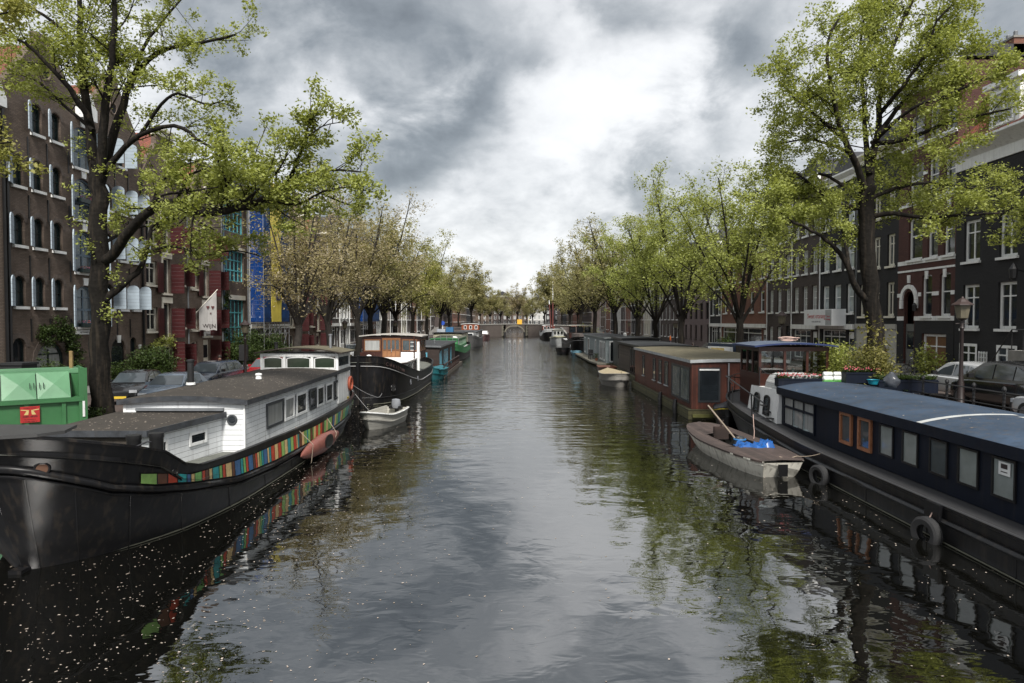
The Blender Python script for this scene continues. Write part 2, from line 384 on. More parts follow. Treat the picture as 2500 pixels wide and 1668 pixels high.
# ---------------------------------------------------------------- quays, streets, terrain
QL, QR, FL, FR = -14.0, 14.0, -24.3, 25.5
def paving(name, c1, c2, mort, sx, sy):
    m, nt, b, out = _new(name)
    tc = N(nt, 'ShaderNodeTexCoord'); bt = N(nt, 'ShaderNodeTexBrick'); L(nt, tc.outputs['Object'], bt.inputs['Vector'])
    bt.inputs['Color1'].default_value = c4(c1); bt.inputs['Color2'].default_value = c4(c2); bt.inputs['Mortar'].default_value = c4(mort)
    bt.inputs['Scale'].default_value = 1; bt.inputs['Brick Width'].default_value = sx; bt.inputs['Row Height'].default_value = sy; bt.inputs['Mortar Size'].default_value = .012
    nz = N(nt, 'ShaderNodeTexNoise', i_Scale=.6, i_Detail=8.0); L(nt, tc.outputs['Object'], nz.inputs['Vector'])
    L(nt, mixc(nt, mathn(nt, 'MULTIPLY', nz.outputs[0], .9), bt.outputs[0], scl(c1, .4)), b.inputs['Base Color']); b.inputs['Roughness'].default_value = .8
    return m
STREET = paving('brick_street', (.10, .07, .06), (.135, .10, .085), (.05, .045, .04), .21, .11)
SIDEWK = paving('grey_pavers', (.20, .19, .18), (.25, .24, .22), (.09, .085, .08), .3, .3)
ys = [-25, -10, 0, 10, 20, 26, 32, 38, 44, 50, 56, 62, 80, 110, 150, 180, 186, 192, 198, 204, 209, 214, 224]
def strip(name, x0, x1, dz, m, ya=None):
    mb = MB(); yy = ya or ys
    mb.loft([[(x0, y, gz(x0, y) + dz), (x1, y, gz(x1, y) + dz)] for y in yy]); return struct(mb.build(name, m))
strip('ground_west', -500, QL - .45, 0, STREET); strip('ground_east', QR + .45, 500, 0, STREET)
def pave(name, x0, x1):
    mb = MB(); h = .12
    mb.loft([[(x0, y, gz(x0, y) + .004), (x0, y, gz(x0, y) + h), (x1, y, gz(x1, y) + h), (x1, y, gz(x1, y) + .004)] for y in ys]); return struct(mb.build(name, SIDEWK))
pave('pavement_west', FL, FL + 2.6); pave('pavement_east', FR - 2.6, FR)
WALLM = brick('quay_brick', (.06, .05, .04), (.10, .08, .065), (.05, .05, .045), .3, .09)
for nm, xa, xb, sgn in (('quay_wall_west', QL, QL - .45, 1), ('quay_wall_east', QR, QR + .45, -1)):
    o = thing(nm, 'dark brick canal wall below the %s quay' % ('left-hand warehouse' if sgn > 0 else 'right-hand house'), 'quay wall')
    mb = MB(); mb.loft([[(xa, y, -1.5), (xa, y, gz(xa, y) - .17), (xb, y, gz(xa, y) - .17), (xb, y, -1.5)] for y in ys], closed=True); mb.build('wall', WALLM, o)
    mb = MB(); mb.loft([[(xa + .06 * sgn, y, gz(xa, y) - .17), (xa + .06 * sgn, y, gz(xa, y) + .03), (xb, y, gz(xa, y) + .03), (xb, y, gz(xa, y) - .17)] for y in ys], closed=True); mb.build('coping', GREYSTONE, o)
# land beyond the far bridge
mb = MB(); mb.quad((-500, 224, 2.9), (-14, 224, 2.9), (-14, 420, 1.3), (-500, 420, 1.3)); mb.quad((14, 224, 2.9), (500, 224, 2.9), (500, 420, 1.3), (14, 420, 1.3))
mb.quad((-14, 224, 2.9), (-14, 224, -1), (-14, 420, -1), (-14, 420, 1.3)); mb.quad((14, 224, 2.9), (14, 420, 1.3), (14, 420, -1), (14, 224, -1))
mb.quad((-500, 420, 1.3), (500, 420, 1.3), (900, 2500, 1.3), (-900, 2500, 1.3)); 
struct(mb.build('terrain', STREET))
o = thing('arch_dark_wall', 'added dark wall behind the far bridge arch, standing in for the shade inside it', 'quay wall'); mb = MB(); mb.box(-15, 15, 405, 419.9, -1, 1.29); mb.build('wall', mat('arch_shade', (.02, .017, .014)), o)  # added wall; its dark colour makes the arch opening look shaded

# ---------------------------------------------------------------- floating petals (nobody could count them)
rng = np.random.default_rng(5)
n = 22000
px = rng.uniform(-12.5, 11, n); py = 7.5 + rng.random(n) ** 1.5 * 50
dens = np.array([.6 * mn.noise(Vector((a * .35, b_ * .35, 3))) + 1.5 * mn.noise(Vector((a * 1.1 + b_ * .5, b_ * .55 - a * .3, 8))) for a, b_ in zip(px, py)])
wgt = np.clip((-px - 1.0) / 5, 0, 1) * .75 + np.clip((px - 5.5) / 4, 0, 1) * .2 + .10
keep = (rng.random(n) < np.clip(wgt + dens * .5 * wgt * 2, 0.02, 1) * 1.0)
px, py = px[keep], py[keep]; n = len(px)
sz = (.005 + .014 * rng.random(n) ** 2.2) * (1 + py / 40); an = rng.uniform(0, PI, n)
V4 = []
for k, (su, sv) in enumerate(((-1, -.6), (1, -.5), (.8, .6), (-.9, .5))):
    x = px + sz * (su * np.cos(an) - sv * np.sin(an)); y = py + sz * (su * np.sin(an) + sv * np.cos(an))
    V4.append(np.stack([x, y, np.full(n, .005)], 1))
V4 = np.stack(V4, 1).reshape(-1, 3)
me = bpy.data.meshes.new('petals'); me.from_pydata(V4.tolist(), [], np.arange(n * 4).reshape(-1, 4).tolist())
pm, pnt, pb, pout = _new('petal'); g_ = N(pnt, 'ShaderNodeNewGeometry')
L(pnt, mixc(pnt, g_.outputs['Random Per Island'], (.16, .13, .10, 1), (.50, .43, .37, 1)), pb.inputs['Base Color']); pb.inputs['Roughness'].default_value = .9
me.materials.append(pm)
struct(link('petals', me), 'stuff')['label'] = 'pale fallen petals drifting on the dark canal water'
# ---------------------------------------------------------------- trees
BARK = mat('elm_bark', (.011, .0095, .008), .95, var=.5, vs=6, bump=2.5, bs=9, stain=.3, streak=.35, spec=.2)
BARK2 = mat('grey_bark', (.026, .022, .018), .9, var=.4, vs=5, bump=1.0, bs=14)
LF_GREEN = leafmat('fresh_elm_leaves', (.20, .235, .05), (.38, .41, .12), (.40, .44, .14))
LF_YEL = leafmat('yellow_green_leaves', (.27, .26, .075), (.45, .42, .16), (.25, .27, .07))
LF_OLIVE = leafmat('olive_seed_clusters', (.26, .235, .11), (.42, .37, .20), (.30, .30, .12))
LF_BROWN = leafmat('rusty_seed_clusters', (.27, .22, .13), (.46, .38, .26), (.34, .31, .15))
LF_SHRUB = leafmat('dark_shrub_leaves', (.025, .045, .012), (.06, .09, .02), (.045, .07, .018), .25)
LF_BAMBOO = leafmat('bamboo_leaves', (.14, .13, .04), (.28, .25, .09), (.16, .17, .05), .4)

class Tree:
    def __init__(s, seed, twig=4, droop=0.0):
        s.r = random.Random(seed); s.seed = seed; s.wood = MB(); s.fine = MB(); s.lp = []; s.twig = twig; s.droop = droop; s.dens = 1.0
    def wobdir(s, d, a):
        return (d + Vector((s.r.gauss(0, a), s.r.gauss(0, a), s.r.gauss(0, a)))).normalized()
    def limb(s, pts, r0, r1, sides=8, sub=3):
        """a limb along given points, smoothed"""
        P = [Vector(p) for p in pts]; out = []
        for i in range(len(P) - 1):
            a, b, c, d = P[max(i - 1, 0)], P[i], P[i + 1], P[min(i + 2, len(P) - 1)]
            for k in range(sub):
                t = k / sub
                q = .5 * ((2 * b) + (c - a) * t + (2 * a - 5 * b + 4 * c - d) * t * t + (3 * b - a - 3 * c + d) * t ** 3)
                if 0 < i + k: q = q + Vector((s.r.gauss(0, 1), s.r.gauss(0, 1), s.r.gauss(0, 1))) * r0 * .11
                out.append(q)
        out.append(P[-1]); n = len(out)
        s.wood.tube(out, [r0 + (r1 - r0) * (i / (n - 1)) ** .8 for i in range(n)], sides)
        return out
    def grow(s, p, d, Ln, r, lvl, up=.25):
        n = max(3, int(Ln / .45)) if lvl < 3 else 3
        pts = [p]; dd = d.normalized(); st = Ln / n
        for i in range(n):
            dd = s.wobdir(dd, .16 if lvl < 3 else .22); dd = (dd + Vector((0, 0, up * .22 - s.droop * .12 * (lvl > 2)))).normalized()
            pts.append(pts[-1] + dd * st)
        r1 = r * .45
        (s.wood if lvl < 3 else s.fine).tube(pts, [r + (r1 - r) * i / n for i in range(n + 1)], 6 if lvl < 2 else 4 if lvl < 3 else 3, cap=False)
        if lvl >= s.twig - 1:
            for i in range(1, n + 1): s.lp.append(pts[i]); s.lp.append((pts[i] + pts[i - 1]) / 2)
        if lvl >= s.twig: return
        nc = max(2, int(Ln / ((.9 if lvl < 2 else .5) / s.dens)))
        for c in range(nc):
            t = .25 + .75 * (c + s.r.random()) / nc; j = min(n - 1, int(t * n)); q = pts[j].lerp(pts[j + 1], t * n - j)
            ax = dd.cross(Vector((s.r.gauss(0, 1), s.r.gauss(0, 1), s.r.gauss(0, 1))))
            if ax.length < 1e-4: continue
            e = (Matrix.Rotation(R(s.r.uniform(28, 62)), 3, ax.normalized()) @ (pts[j + 1] - pts[j])).normalized()
            s.grow(q, e, Ln * s.r.uniform(.42, .68) * (1.15 - .45 * t), max(.006, r * .5 * (1.1 - .4 * t)), lvl + 1, up)
    def sprout(s, pts, r, n, Lr, lvl=2, t0=.25, up=.25, bias=None):
        for i in range(n):
            t = t0 + (1 - t0) * (i + s.r.random()) / n; j = min(len(pts) - 2, int(t * (len(pts) - 1)))
            q = pts[j].lerp(pts[j + 1], t * (len(pts) - 1) - j); d = (pts[j + 1] - pts[j]).normalized()
            rv = Vector((s.r.gauss(0, 1), s.r.gauss(0, 1), s.r.gauss(0, 1) + .35))
            if bias: rv = rv + Vector(bias)
            e = (d * .55 + rv.normalized()).normalized()
            s.grow(q, e, s.r.uniform(*Lr) * (1.1 - .35 * t), r * (1.1 - .5 * t), lvl, up)
    def crown(s, count, size, spread=.16, flat=.6):
        g = np.random.default_rng(s.seed); P = np.array([tuple(p) for p in s.lp])
        idx = g.integers(0, len(P), count); C = P[idx] + g.normal(0, spread, (count, 3)) * (1, 1, .8)
        nrm = g.normal(0, 1, (count, 3)); nrm[:, 2] = np.abs(nrm[:, 2]) + flat; nrm /= np.linalg.norm(nrm, axis=1)[:, None]
        t = g.normal(0, 1, (count, 3)); a = np.cross(nrm, t); a /= np.linalg.norm(a, axis=1)[:, None]; b = np.cross(nrm, a)
        sz = (size * (.45 + .95 * g.random(count) ** 1.3))[:, None]
        fold = nrm * sz * g.uniform(.0, .35, count)[:, None]
        V = np.stack([C - a * sz * .75, C + b * sz * .42 - fold, C + a * sz * .75, C - b * sz * .42 - fold], 1).reshape(-1, 3)
        me = bpy.data.meshes.new('crown'); k = count
        me.vertices.add(4 * k); me.vertices.foreach_set('co', V.ravel().astype(np.float32))
        me.loops.add(4 * k); me.loops.foreach_set('vertex_index', np.arange(4 * k, dtype=np.int32))
        me.polygons.add(k); me.polygons.foreach_set('loop_start', np.arange(0, 4 * k, 4, dtype=np.int32)); me.polygons.foreach_set('loop_total', np.full(k, 4, dtype=np.int32))
        me.update(calc_edges=True); me.validate()
        return me
    def finish(s, name, label, loc, leaf, count, size, bark=BARK, group='trees along the canal', cat='tree', rz=0, **k):
        o = thing(name, label, cat, loc, rz, group)
        s.wood.build('trunk', bark, o, smooth=60); b = s.fine.build('branches', bark, o) if s.fine is not s.wood else None
        me = s.crown(count, size, **k); me.materials.append(leaf); link('crown', me, o)
        return o

# -- the big elm on the left quay: limbs follow the tree in view
def D(x, y): return (x * 2500 / 2350, y * 2500 / 2350)
def lefttree():
    base = Vector((-15.7, 25.8, 1.2)); T = Tree(11, 4); T.dens = 1.45
    def p(x, y, dy=0): q = at(*D(x, y), 25.8 + dy); return q - base
    T.wood.tube([(0, 0, -.1), (0.0, 0, .35), (.02, 0, .9)], [.60, .42, .37], 14)
    T.limb([(.02, 0, .8), p(228, 830), p(228, 700), p(229, 590), p(227, 480), p(224, 410)], .37, .29, 14)
    Lm = []
    def lm(pts, r0, r1, n, Lr, **k):
        q = T.limb(pts, r0, r1, 8); T.sprout(q, max(.02, r1 * .7), n, Lr, **k); Lm.append(q)
    lm([p(222, 430), p(206, 300, .3), p(192, 200, .5), p(186, 110, .4), p(180, 0, .2), p(170, -130, 0)], .22, .06, 16, (1.2, 2.6))
    lm([p(226, 430), p(240, 310, -.4), p(246, 210, -.6), p(262, 110, -.9), p(262, 0, -1.0), p(280, -120, -1.2)], .20, .06, 16, (1.2, 2.6))
    lm([p(230, 420), p(264, 300, .5), p(290, 215, .8), p(320, 155, 1.0), p(385, 112, 1.0), p(450, 100, .8), p(540, 80, .6)], .19, .04, 13, (1.0, 2.0))
    lm([p(300, 200, .8), p(330, 110, 1.2), p(380, 40, 1.4), p(430, -20, 1.6)], .09, .03, 9, (1.0, 2.2))
    lm([p(204, 270), p(160, 205, -.6), p(120, 160, -1), p(60, 100, -1.4), p(-20, 70, -2)], .12, .04, 11, (1., 2.0))
    lm([p(214, 300), p(150, 245, 1), p(90, 190, 1.6), p(20, 160, 2)], .08, .03, 9, (.9, 1.8))
    lm([p(180, 110), p(120, 50, 0), p(60, 10, -.4), p(0, -30, -.8)], .08, .03, 8, (1., 2.0))
    lm([p(236, 400), p(275, 352, -.3), p(320, 312, -.6), p(400, 288, -1), p(450, 318, -1.2), p(505, 350, -1.3)], .13, .04, 12, (.7, 1.5))
    lm([p(320, 312, -.6), p(370, 240, -1), p(410, 215, -1.4), p(470, 240, -1.5), p(510, 232, -1.5)], .07, .025, 9, (.7, 1.4))
    # long low limb over the barge
    B = [p(238, 600), p(262, 580, -.2), p(300, 525, -.6), p(345, 482, -1), p(405, 466, -1.5), p(465, 488, -2), p(540, 478, -2.5), p(610, 455, -3), p(665, 415, -3.4)]
    q = T.limb(B, .21, .10, 10); T.sprout(q[8:], .045, 26, (1.0, 2.1), up=.35)
    lm([p(665, 415, -3.4), p(690, 350, -3.6), p(705, 300, -3.8), p(715, 250, -4)], .07, .02, 9, (.6, 1.2), t0=.1, up=.4)
    lm([p(660, 418, -3.4), p(720, 398, -3.8), p(780, 390, -4.2), p(835, 395, -4.5)], .075, .02, 11, (.7, 1.3), t0=.1)
    lm([p(640, 440, -3.2), p(700, 430, -3), p(760, 455, -2.6), p(815, 475, -2.4)], .06, .02, 8, (.6, 1.1), t0=.1)
    lm([p(560, 475, -2.5), p(575, 400, -2.4), p(590, 340, -2.2), p(612, 290, -2)], .04, .01, 7, (.5, .9), t0=.1)
    lm([p(505, 485, -2.2), p(520, 420, -3), p(500, 370, -3.4), p(530, 330, -3.6)], .06, .02, 8, (.7, 1.3), t0=.1)
    lm([p(405, 466, -1.5), p(430, 410, -2), p(480, 385, -2.4), p(550, 380, -2.6)], .06, .02, 9, (.7, 1.4), t0=.1)
    lm([p(610, 458, -3), p(650, 490, -3.5), p(700, 520, -3.8)], .04, .015, 6, (.5, .9), t0=.1)
    lm([p(345, 482, -1), p(370, 420, .2), p(420, 380, .8), p(500, 360, 1.2)], .07, .02, 10, (.8, 1.5), t0=.1)
    lm([p(465, 488, -2), p(480, 440, -1.2), p(520, 410, -.6), p(580, 400, -.2)], .05, .02, 10, (.7, 1.4), t0=.1)
    lm([p(540, 478, -2.5), p(600, 430, -3.4), p(640, 390, -4), p(660, 350, -4.4)], .05, .02, 10, (.7, 1.3), t0=.1)
    lm([p(610, 455, -3), p(680, 470, -3.6), p(740, 440, -4.2), p(800, 430, -4.6), p(850, 440, -4.8)], .05, .018, 12, (.6, 1.2), t0=.1)
    lm([p(330, 495, -.9), p(370, 450, -1.8), p(430, 440, -2.4), p(500, 430, -3)], .05, .02, 10, (.7, 1.3), t0=.1)
    lm([p(700, 320, -3.7), p(740, 290, -4), p(790, 280, -4.2)], .03, .012, 6, (.5, .9), t0=.1)
    # lower limb and its thin horizontal branch
    lm([p(240, 690), p(285, 650, .3), p(325, 612, .6), p(340, 560, .8), p(350, 520, .9), p(410, 500, 1.2)], .15, .05, 10, (.5, 1.2), t0=.4)
    lm([p(335, 580, .7), p(400, 565, .3), p(470, 585, 0), p(540, 575, -.4), p(600, 590, -.6)], .06, .018, 12, (.6, 1.1), t0=.3, up=0)
    lm([p(238, 560), p(270, 540, 2), p(330, 520, 3), p(400, 520, 3.5), p(440, 480, 3.8)], .08, .02, 10, (.7, 1.3), t0=.3)
    for x, y, dy in ((200, 580, -.5), (262, 620, -.3), (205, 500, .2), (255, 470, -.6), (200, 430, 0), (262, 700, -.4), (250, 380, -.8), (195, 340, -.3)):
        s_ = p(225, y + 25); e_ = p(x, y, dy); T.grow(s_, (e_ - s_).normalized(), 1.1, .02, 3, .1)
    return T.finish('elm_tree', 'large elm with bare dark trunk and long low limb reaching over the striped barge', base, LF_GREEN, 58000, .086, spread=.13)
lefttree()
# -- a few sprays of a nearer yellow-green tree that enter at the far left edge
T = Tree(21, 4); T.fine = T.wood; b0 = Vector((-17.2, 16.5, 1.9))
q = T.limb([(0, 0, -.6), (.1, 0, 2.2), (0, .1, 4.2), (-.3, 0, 7)], .24, .15, 10); q2 = T.limb([(0, .1, 3.4), (.9, .6, 3.9), (1.9, 1.2, 4.05)], .07, .02); T.sprout(q2, .02, 8, (.4, .9), t0=.4, up=0)
q2 = T.limb([(0, .1, 5.2), (1.4, .6, 6.9), (3.0, 1.0, 7.5), (4.2, 1.2, 7.7)], .08, .02); T.sprout(q2, .02, 10, (.5, 1.1), t0=.3, up=0)
q2 = T.limb([(-.3, 0, 6.8), (.9, .6, 8.9), (2.5, 1.0, 10.5), (4.2, 1.2, 11.0)], .08, .02); T.sprout(q2, .02, 12, (.6, 1.3), t0=.3, up=0)
T.finish('elm_tree', 'yellow-green tree at the left picture edge beside the green container', b0, LF_YEL, 5200, .085, group='trees along the canal', spread=.12)

# -- the big elm on the right quay
def righttree():
    base = Vector((15.4, 29.2, gz(15.4, 29.2) - .1)); T = Tree(7, 4); T.dens = 1.45
    def p(x, y, dy=0): return at(*D(x, y), 29.2 + dy) - base
    T.wood.tube([(0, 0, -.1), (0, 0, .4), (-.02, 0, 1.0)], [.55, .42, .36], 12)
    T.limb([(0, 0, .9), p(2008, 760), p(1997, 650), p(1988, 540), p(1988, 455), p(1990, 430)], .36, .30, 12)
    def lm(pts, r0, r1, n, Lr, **k): q = T.limb(pts, r0, r1, 8); T.sprout(q, max(.02, r1 * .75), n, Lr, **k)
    S = (1.5, 3.0)
    lm([p(1990, 450), p(1998, 380, .3), p(2015, 300, .6), p(2020, 210, .8), p(2045, 120, 1), p(2080, 30, 1), p(2110, -20, 1)], .2, .04, 17, S)
    lm([p(1988, 450), p(1965, 380, -.5), p(1935, 310, -.9), p(1915, 240, -1.2), p(1905, 170, -1.2), p(1900, 100, -1.2), p(1930, 30, -1)], .17, .04, 16, S)
    lm([p(1995, 400), p(1985, 300, 1.2), p(1980, 200, 1.8), p(1975, 100, 2), p(1990, 10, 2)], .14, .035, 15, S)
    lm([p(2015, 310), p(2060, 250, .3), p(2110, 190, 0), p(2155, 130, 0), p(2200, 70, 0)], .12, .03, 15, (1.3, 2.7))
    lm([p(2020, 260), p(2070, 200, -1), p(2120, 130, -1.4), p(2150, 50, -1.6), p(2190, 10, -1.6)], .10, .03, 13, (1.2, 2.5))
    lm([p(1945, 330), p(1890, 280, -.5), p(1840, 240, -1), p(1800, 200, -1)], .10, .03, 12, (1.2, 2.4))
    lm([p(1950, 350), p(1900, 330, 1.5), p(1850, 320, 2), p(1790, 330, 2.4)], .09, .03, 11, (1.2, 2.2))
    lm([p(2000, 330), p(2080, 320, -.6), p(2150, 290, -1.2), p(2230, 270, -1.6), p(2320, 250, -2)], .12, .03, 16, (1.2, 2.2))
    lm([p(2000, 330), p(2090, 250, -1.6), p(2170, 220, -2.2), p(2240, 190, -2.6), p(2310, 170, -3)], .09, .03, 11, (.9, 1.7))
    lm([p(1988, 500), p(2050, 490, -.6), p(2120, 500, -1.1), p(2200, 495, -1.6), p(2290, 490, -2.2), p(2370, 500, -2.6)], .12, .03, 22, (1.1, 2.0), up=.1)
    lm([p(1990, 460), p(2060, 430, .6), p(2130, 420, 1.2), p(2220, 430, 1.6), p(2330, 440, 1.8)], .10, .03, 18, (1.1, 2.0), up=.1)
    lm([p(1985, 480), p(1930, 470, 0), p(1880, 440, 0), p(1830, 400, 0), p(1790, 395, 0)], .11, .03, 14, (1.1, 2.1), up=.1)
    lm([p(1985, 470), p(1940, 430, 1.5), p(1880, 400, 2.5), p(1820, 440, 3), p(1760, 470, 3)], .10, .03, 15, (1.1, 2.1), up=.05)
    lm([p(2000, 700), p(1965, 660, -.2), p(1945, 610, -.3), p(1918, 570, -.4), p(1880, 540, -.5), p(1820, 510, -.7), p(1750, 520, -1)], .17, .03, 15, (1.0, 1.8), t0=.55, up=.1)
    lm([p(1950, 620, -.3), p(1940, 560, .6), p(1930, 520, 1), p(1900, 480, 1.4)], .10, .03, 10, (1.0, 2.0), t0=.3)
    lm([p(1820, 510, -.7), p(1780, 480, -1.4), p(1730, 460, -1.8)], .05, .02, 8, (.9, 1.6), up=.1)
    return T.finish('elm_tree', 'largest green elm, leaning trunk behind the bamboo on the right quay', base, LF_GREEN, 92000, .088, spread=.14)
righttree()

# -- generic vase-shaped elms for the receding rows
def elm(seed, H, Rr, leaf, count, size, bark=BARK, fork=.36, droop=0., n_l=6, twig=4, lean=0, sp=.2, t0=.38, name='elm_tree', label='x'):
    T = Tree(seed, twig, droop); r = T.r; zf = H * fork
    T.wood.tube([(0, 0, -.2), (0, 0, .3), (0, 0, .8)], [.42, .33, .29], 9)
    T.limb([(0, 0, .7), (r.gauss(0, .1), r.gauss(0, .1), zf * .5), (lean * .5, 0, zf)], .29, .23, 9)
    for i in range(n_l):
        a = 2 * PI * (i + r.random() * .6) / n_l; out = Rr * r.uniform(.45, .85); top = H * r.uniform(.72, .98) if i % 2 == 0 else H * r.uniform(.55, .8)
        z0 = zf * r.uniform(.75, 1.0)
        pts = [(lean * .5 * z0 / zf, 0, z0), (out * .28 * math.cos(a), out * .28 * math.sin(a), z0 + (top - z0) * .3), (out * .6 * math.cos(a + .1), out * .6 * math.sin(a + .1), z0 + (top - z0) * .62), (out * math.cos(a + .15), out * math.sin(a + .15), top)]
        q = T.limb(pts, .13, .035, 6); T.sprout(q, .035, 13, (Rr * .28, Rr * .55), t0=t0)
    for i in range(3):   # low spreading limbs
        a = 2 * PI * (i + r.random()) / 3; q = T.limb([(0, 0, zf * .95), (Rr * .5 * math.cos(a), Rr * .5 * math.sin(a), H * .42), (Rr * .98 * math.cos(a), Rr * .98 * math.sin(a), H * r.uniform(.43, .55))], .09, .03, 6)
        T.sprout(q, .03, 9, (Rr * .22, Rr * .4), t0=.3, up=.1)
    return T.finish(name, label, (0, 0, -50), leaf, count, size, bark, spread=sp)
EG1 = elm(31, 15.5, 5.2, LF_GREEN, 19000, .12, sp=.22, fork=.25, n_l=7)
EG2 = elm(32, 15.5, 4.6, LF_YEL, 10500, .17, sp=.3, fork=.28)
EO1 = elm(33, 14.0, 3.9, LF_BROWN, 9500, .12, BARK2, fork=.25, n_l=8, sp=.3)
EO2 = elm(34, 14.5, 4.8, LF_OLIVE, 10500, .16, fork=.28, n_l=8, sp=.28)
EO3 = elm(35, 17.5, 5.6, LF_OLIVE, 15000, .24, fork=.30, n_l=9, sp=.3)
EB = elm(36, 17.0, 5.2, LF_BROWN, 9000, .22, fork=.3, n_l=9, sp=.25)
placed = []
def put(src, px, Y, H0, X=None, rz=0, label='', sc=None):
    x = X if X is not None else (px - 1258) / F * Y
    top = at(px, H0, Y).z if H0 else None
    g = gz(x, Y) if Y < 224 else 2.2
    s_ = sc or (1.02 if src is EG1 else 1.14) * (top - g) / {EG1: 15.5, EG2: 15.5, EO1: 14.0, EO2: 14.5, EO3: 17.5, EB: 17.0}[src]
    c = copy_thing(src, (x, Y, g), rz, label, 'trees along the canal', s_); placed.append(c)
# photo x of trunk, distance, photo y of crown top
put(EO1, 729, 46, 480, rz=.4, label='thin brownish tree in bud in front of the blue and yellow scaffold')
put(EO1, 800, 55, 500, rz=2.4, label='bare-looking tree with rusty seed clusters right of the yellow netting')
put(EO1, 872, 64, 505, rz=3.6, label='rusty-brown budding tree before the second blue scaffold')
put(EO2, 905, 72, 540, rz=5.0, label='olive-brown tree directly behind the black bow barge wheelhouse')
put(EO1, 938, 80, 525, rz=.9, label='tall brown-tipped tree above the wooden wheelhouse')
put(EO2, 966, 88, 585, rz=1.1, label='olive leaning tree behind the brown houseboat roof')
put(EG2, 1008, 102, 600, rz=2.2, label='yellow-green tree beyond the brown and cyan houseboat')
put(EG2, 1042, 118, 612, rz=4.1, label='smaller yellow-green tree behind the green-bowed barge')
put(EO2, 1076, 140, 640, rz=.7, label='low olive tree between the green barge and the tall dark tree')
put(EO2, 1095, 160, 655, rz=2.9, label='distant olive tree behind the red-cabin houseboat')
put(EO3, 1150, 196, 648, rz=1.9, label='tall dark sparse tree at the left end of the far bridge')
put(EO3, 1196, 236, 712, rz=3.1, label='reddish-olive tree just beyond the left end of the bridge')
put(EO2, 1222, 285, 716, rz=.3, label='small far tree left of the bridge arch')
put(EB, 1264, 300, 706, rz=1.4, label='far tree with a round crown right above the bridge arch')
put(EO2, 1300, 275, 722, rz=2.6, label='far low tree right of the yellow bridge sign')
put(EO3, 1348, 196, 648, rz=4.4, label='tall sparse round tree behind the red mast')
put(EO2, 1392, 165, 655, rz=5.2, label='olive tree to the right of the red mast')
put(EO2, 1418, 135, 622, rz=.2, label='olive-brown tree behind the black canopied boat')
put(EO2, 1452, 112, 585, rz=1.2, label='broad olive tree behind the grey houseboat')
put(EO2, 1500, 93, 565, rz=3.3, label='dense yellow-brown tree above the grey houseboat roof')
put(EG1, 1558, 80, 515, rz=2.0, label='green tree with pale top above the brown plank houseboat')
put(EG1, 1600, 70, 505, rz=.8, label='green tree behind the flat black houseboat roof')
put(EG1, 1662, 61, 425, rz=4.6, label='tall green forked tree behind the black-roofed houseboats')
put(EG1, 1806, 46.5, 375, rz=1.6, label='big green tree with three stems behind the red-brown houseboat')
# a screen of far trees beyond the bridge closes the view
for k, (x_, y_, t_) in enumerate(((1120, 250, 690), (1172, 330, 722), (1240, 345, 738), (1285, 335, 735), (1330, 300, 700), (1372, 260, 690), (1410, 240, 700), (1075, 230, 690))):
    put((EO2, EO3)[k % 2], x_, y_, t_, rz=k * 1.3, label='%s olive tree beyond the bridge, %s' % (('hazy', 'brownish')[k % 2], ('behind the red-cabin houseboat', 'left of the arch in the second row', 'directly over the arch in the back row', 'over the yellow sign in the back row', 'left of the red mast in the back row', 'right of the red mast in the back row', 'above the black canopied boat', 'farthest left above the cream boathouse')[k]))
for o in (EG1, EG2, EO1, EO2, EO3, EB):
    for c in list(o.children): bpy.data.objects.remove(c)
    bpy.data.objects.remove(o)

def shrub(label, loc, rx, ry, h, leaf, count, size, name='shrub', cat='shrub', seed=1, blades=False, group=None, stems=9):
    T = Tree(seed, 4); r = T.r
    for i in range(stems):
        a = r.uniform(0, 2 * PI); q = r.random() ** .5; x, y = rx * q * math.cos(a), ry * q * math.sin(a)
        hh = h * r.uniform(.6, 1) * (1 - .35 * q * q)
        pts = [Vector((x * .6, y * .6, 0)), Vector((x * .8, y * .8, hh * .5)), Vector((x, y, hh))]
        T.wood.tube(pts, [.02, .015, .006], 4)
        for k in range(12):
            t = r.random() ** .7; T.lp.append(pts[0].lerp(pts[2], t) + Vector((r.gauss(0, rx * .28), r.gauss(0, ry * .28), r.gauss(0, h * .07))))
    T.fine.tube([(0, 0, 0), (0, 0, h * .6)], .01, 3)
    o = thing(name, label, cat, loc, 0, group); T.wood.build('stems', BARK2, o)
    me = T.crown(count, size, spread=h * .09); me.materials.append(leaf); link('foliage', me, o); return o
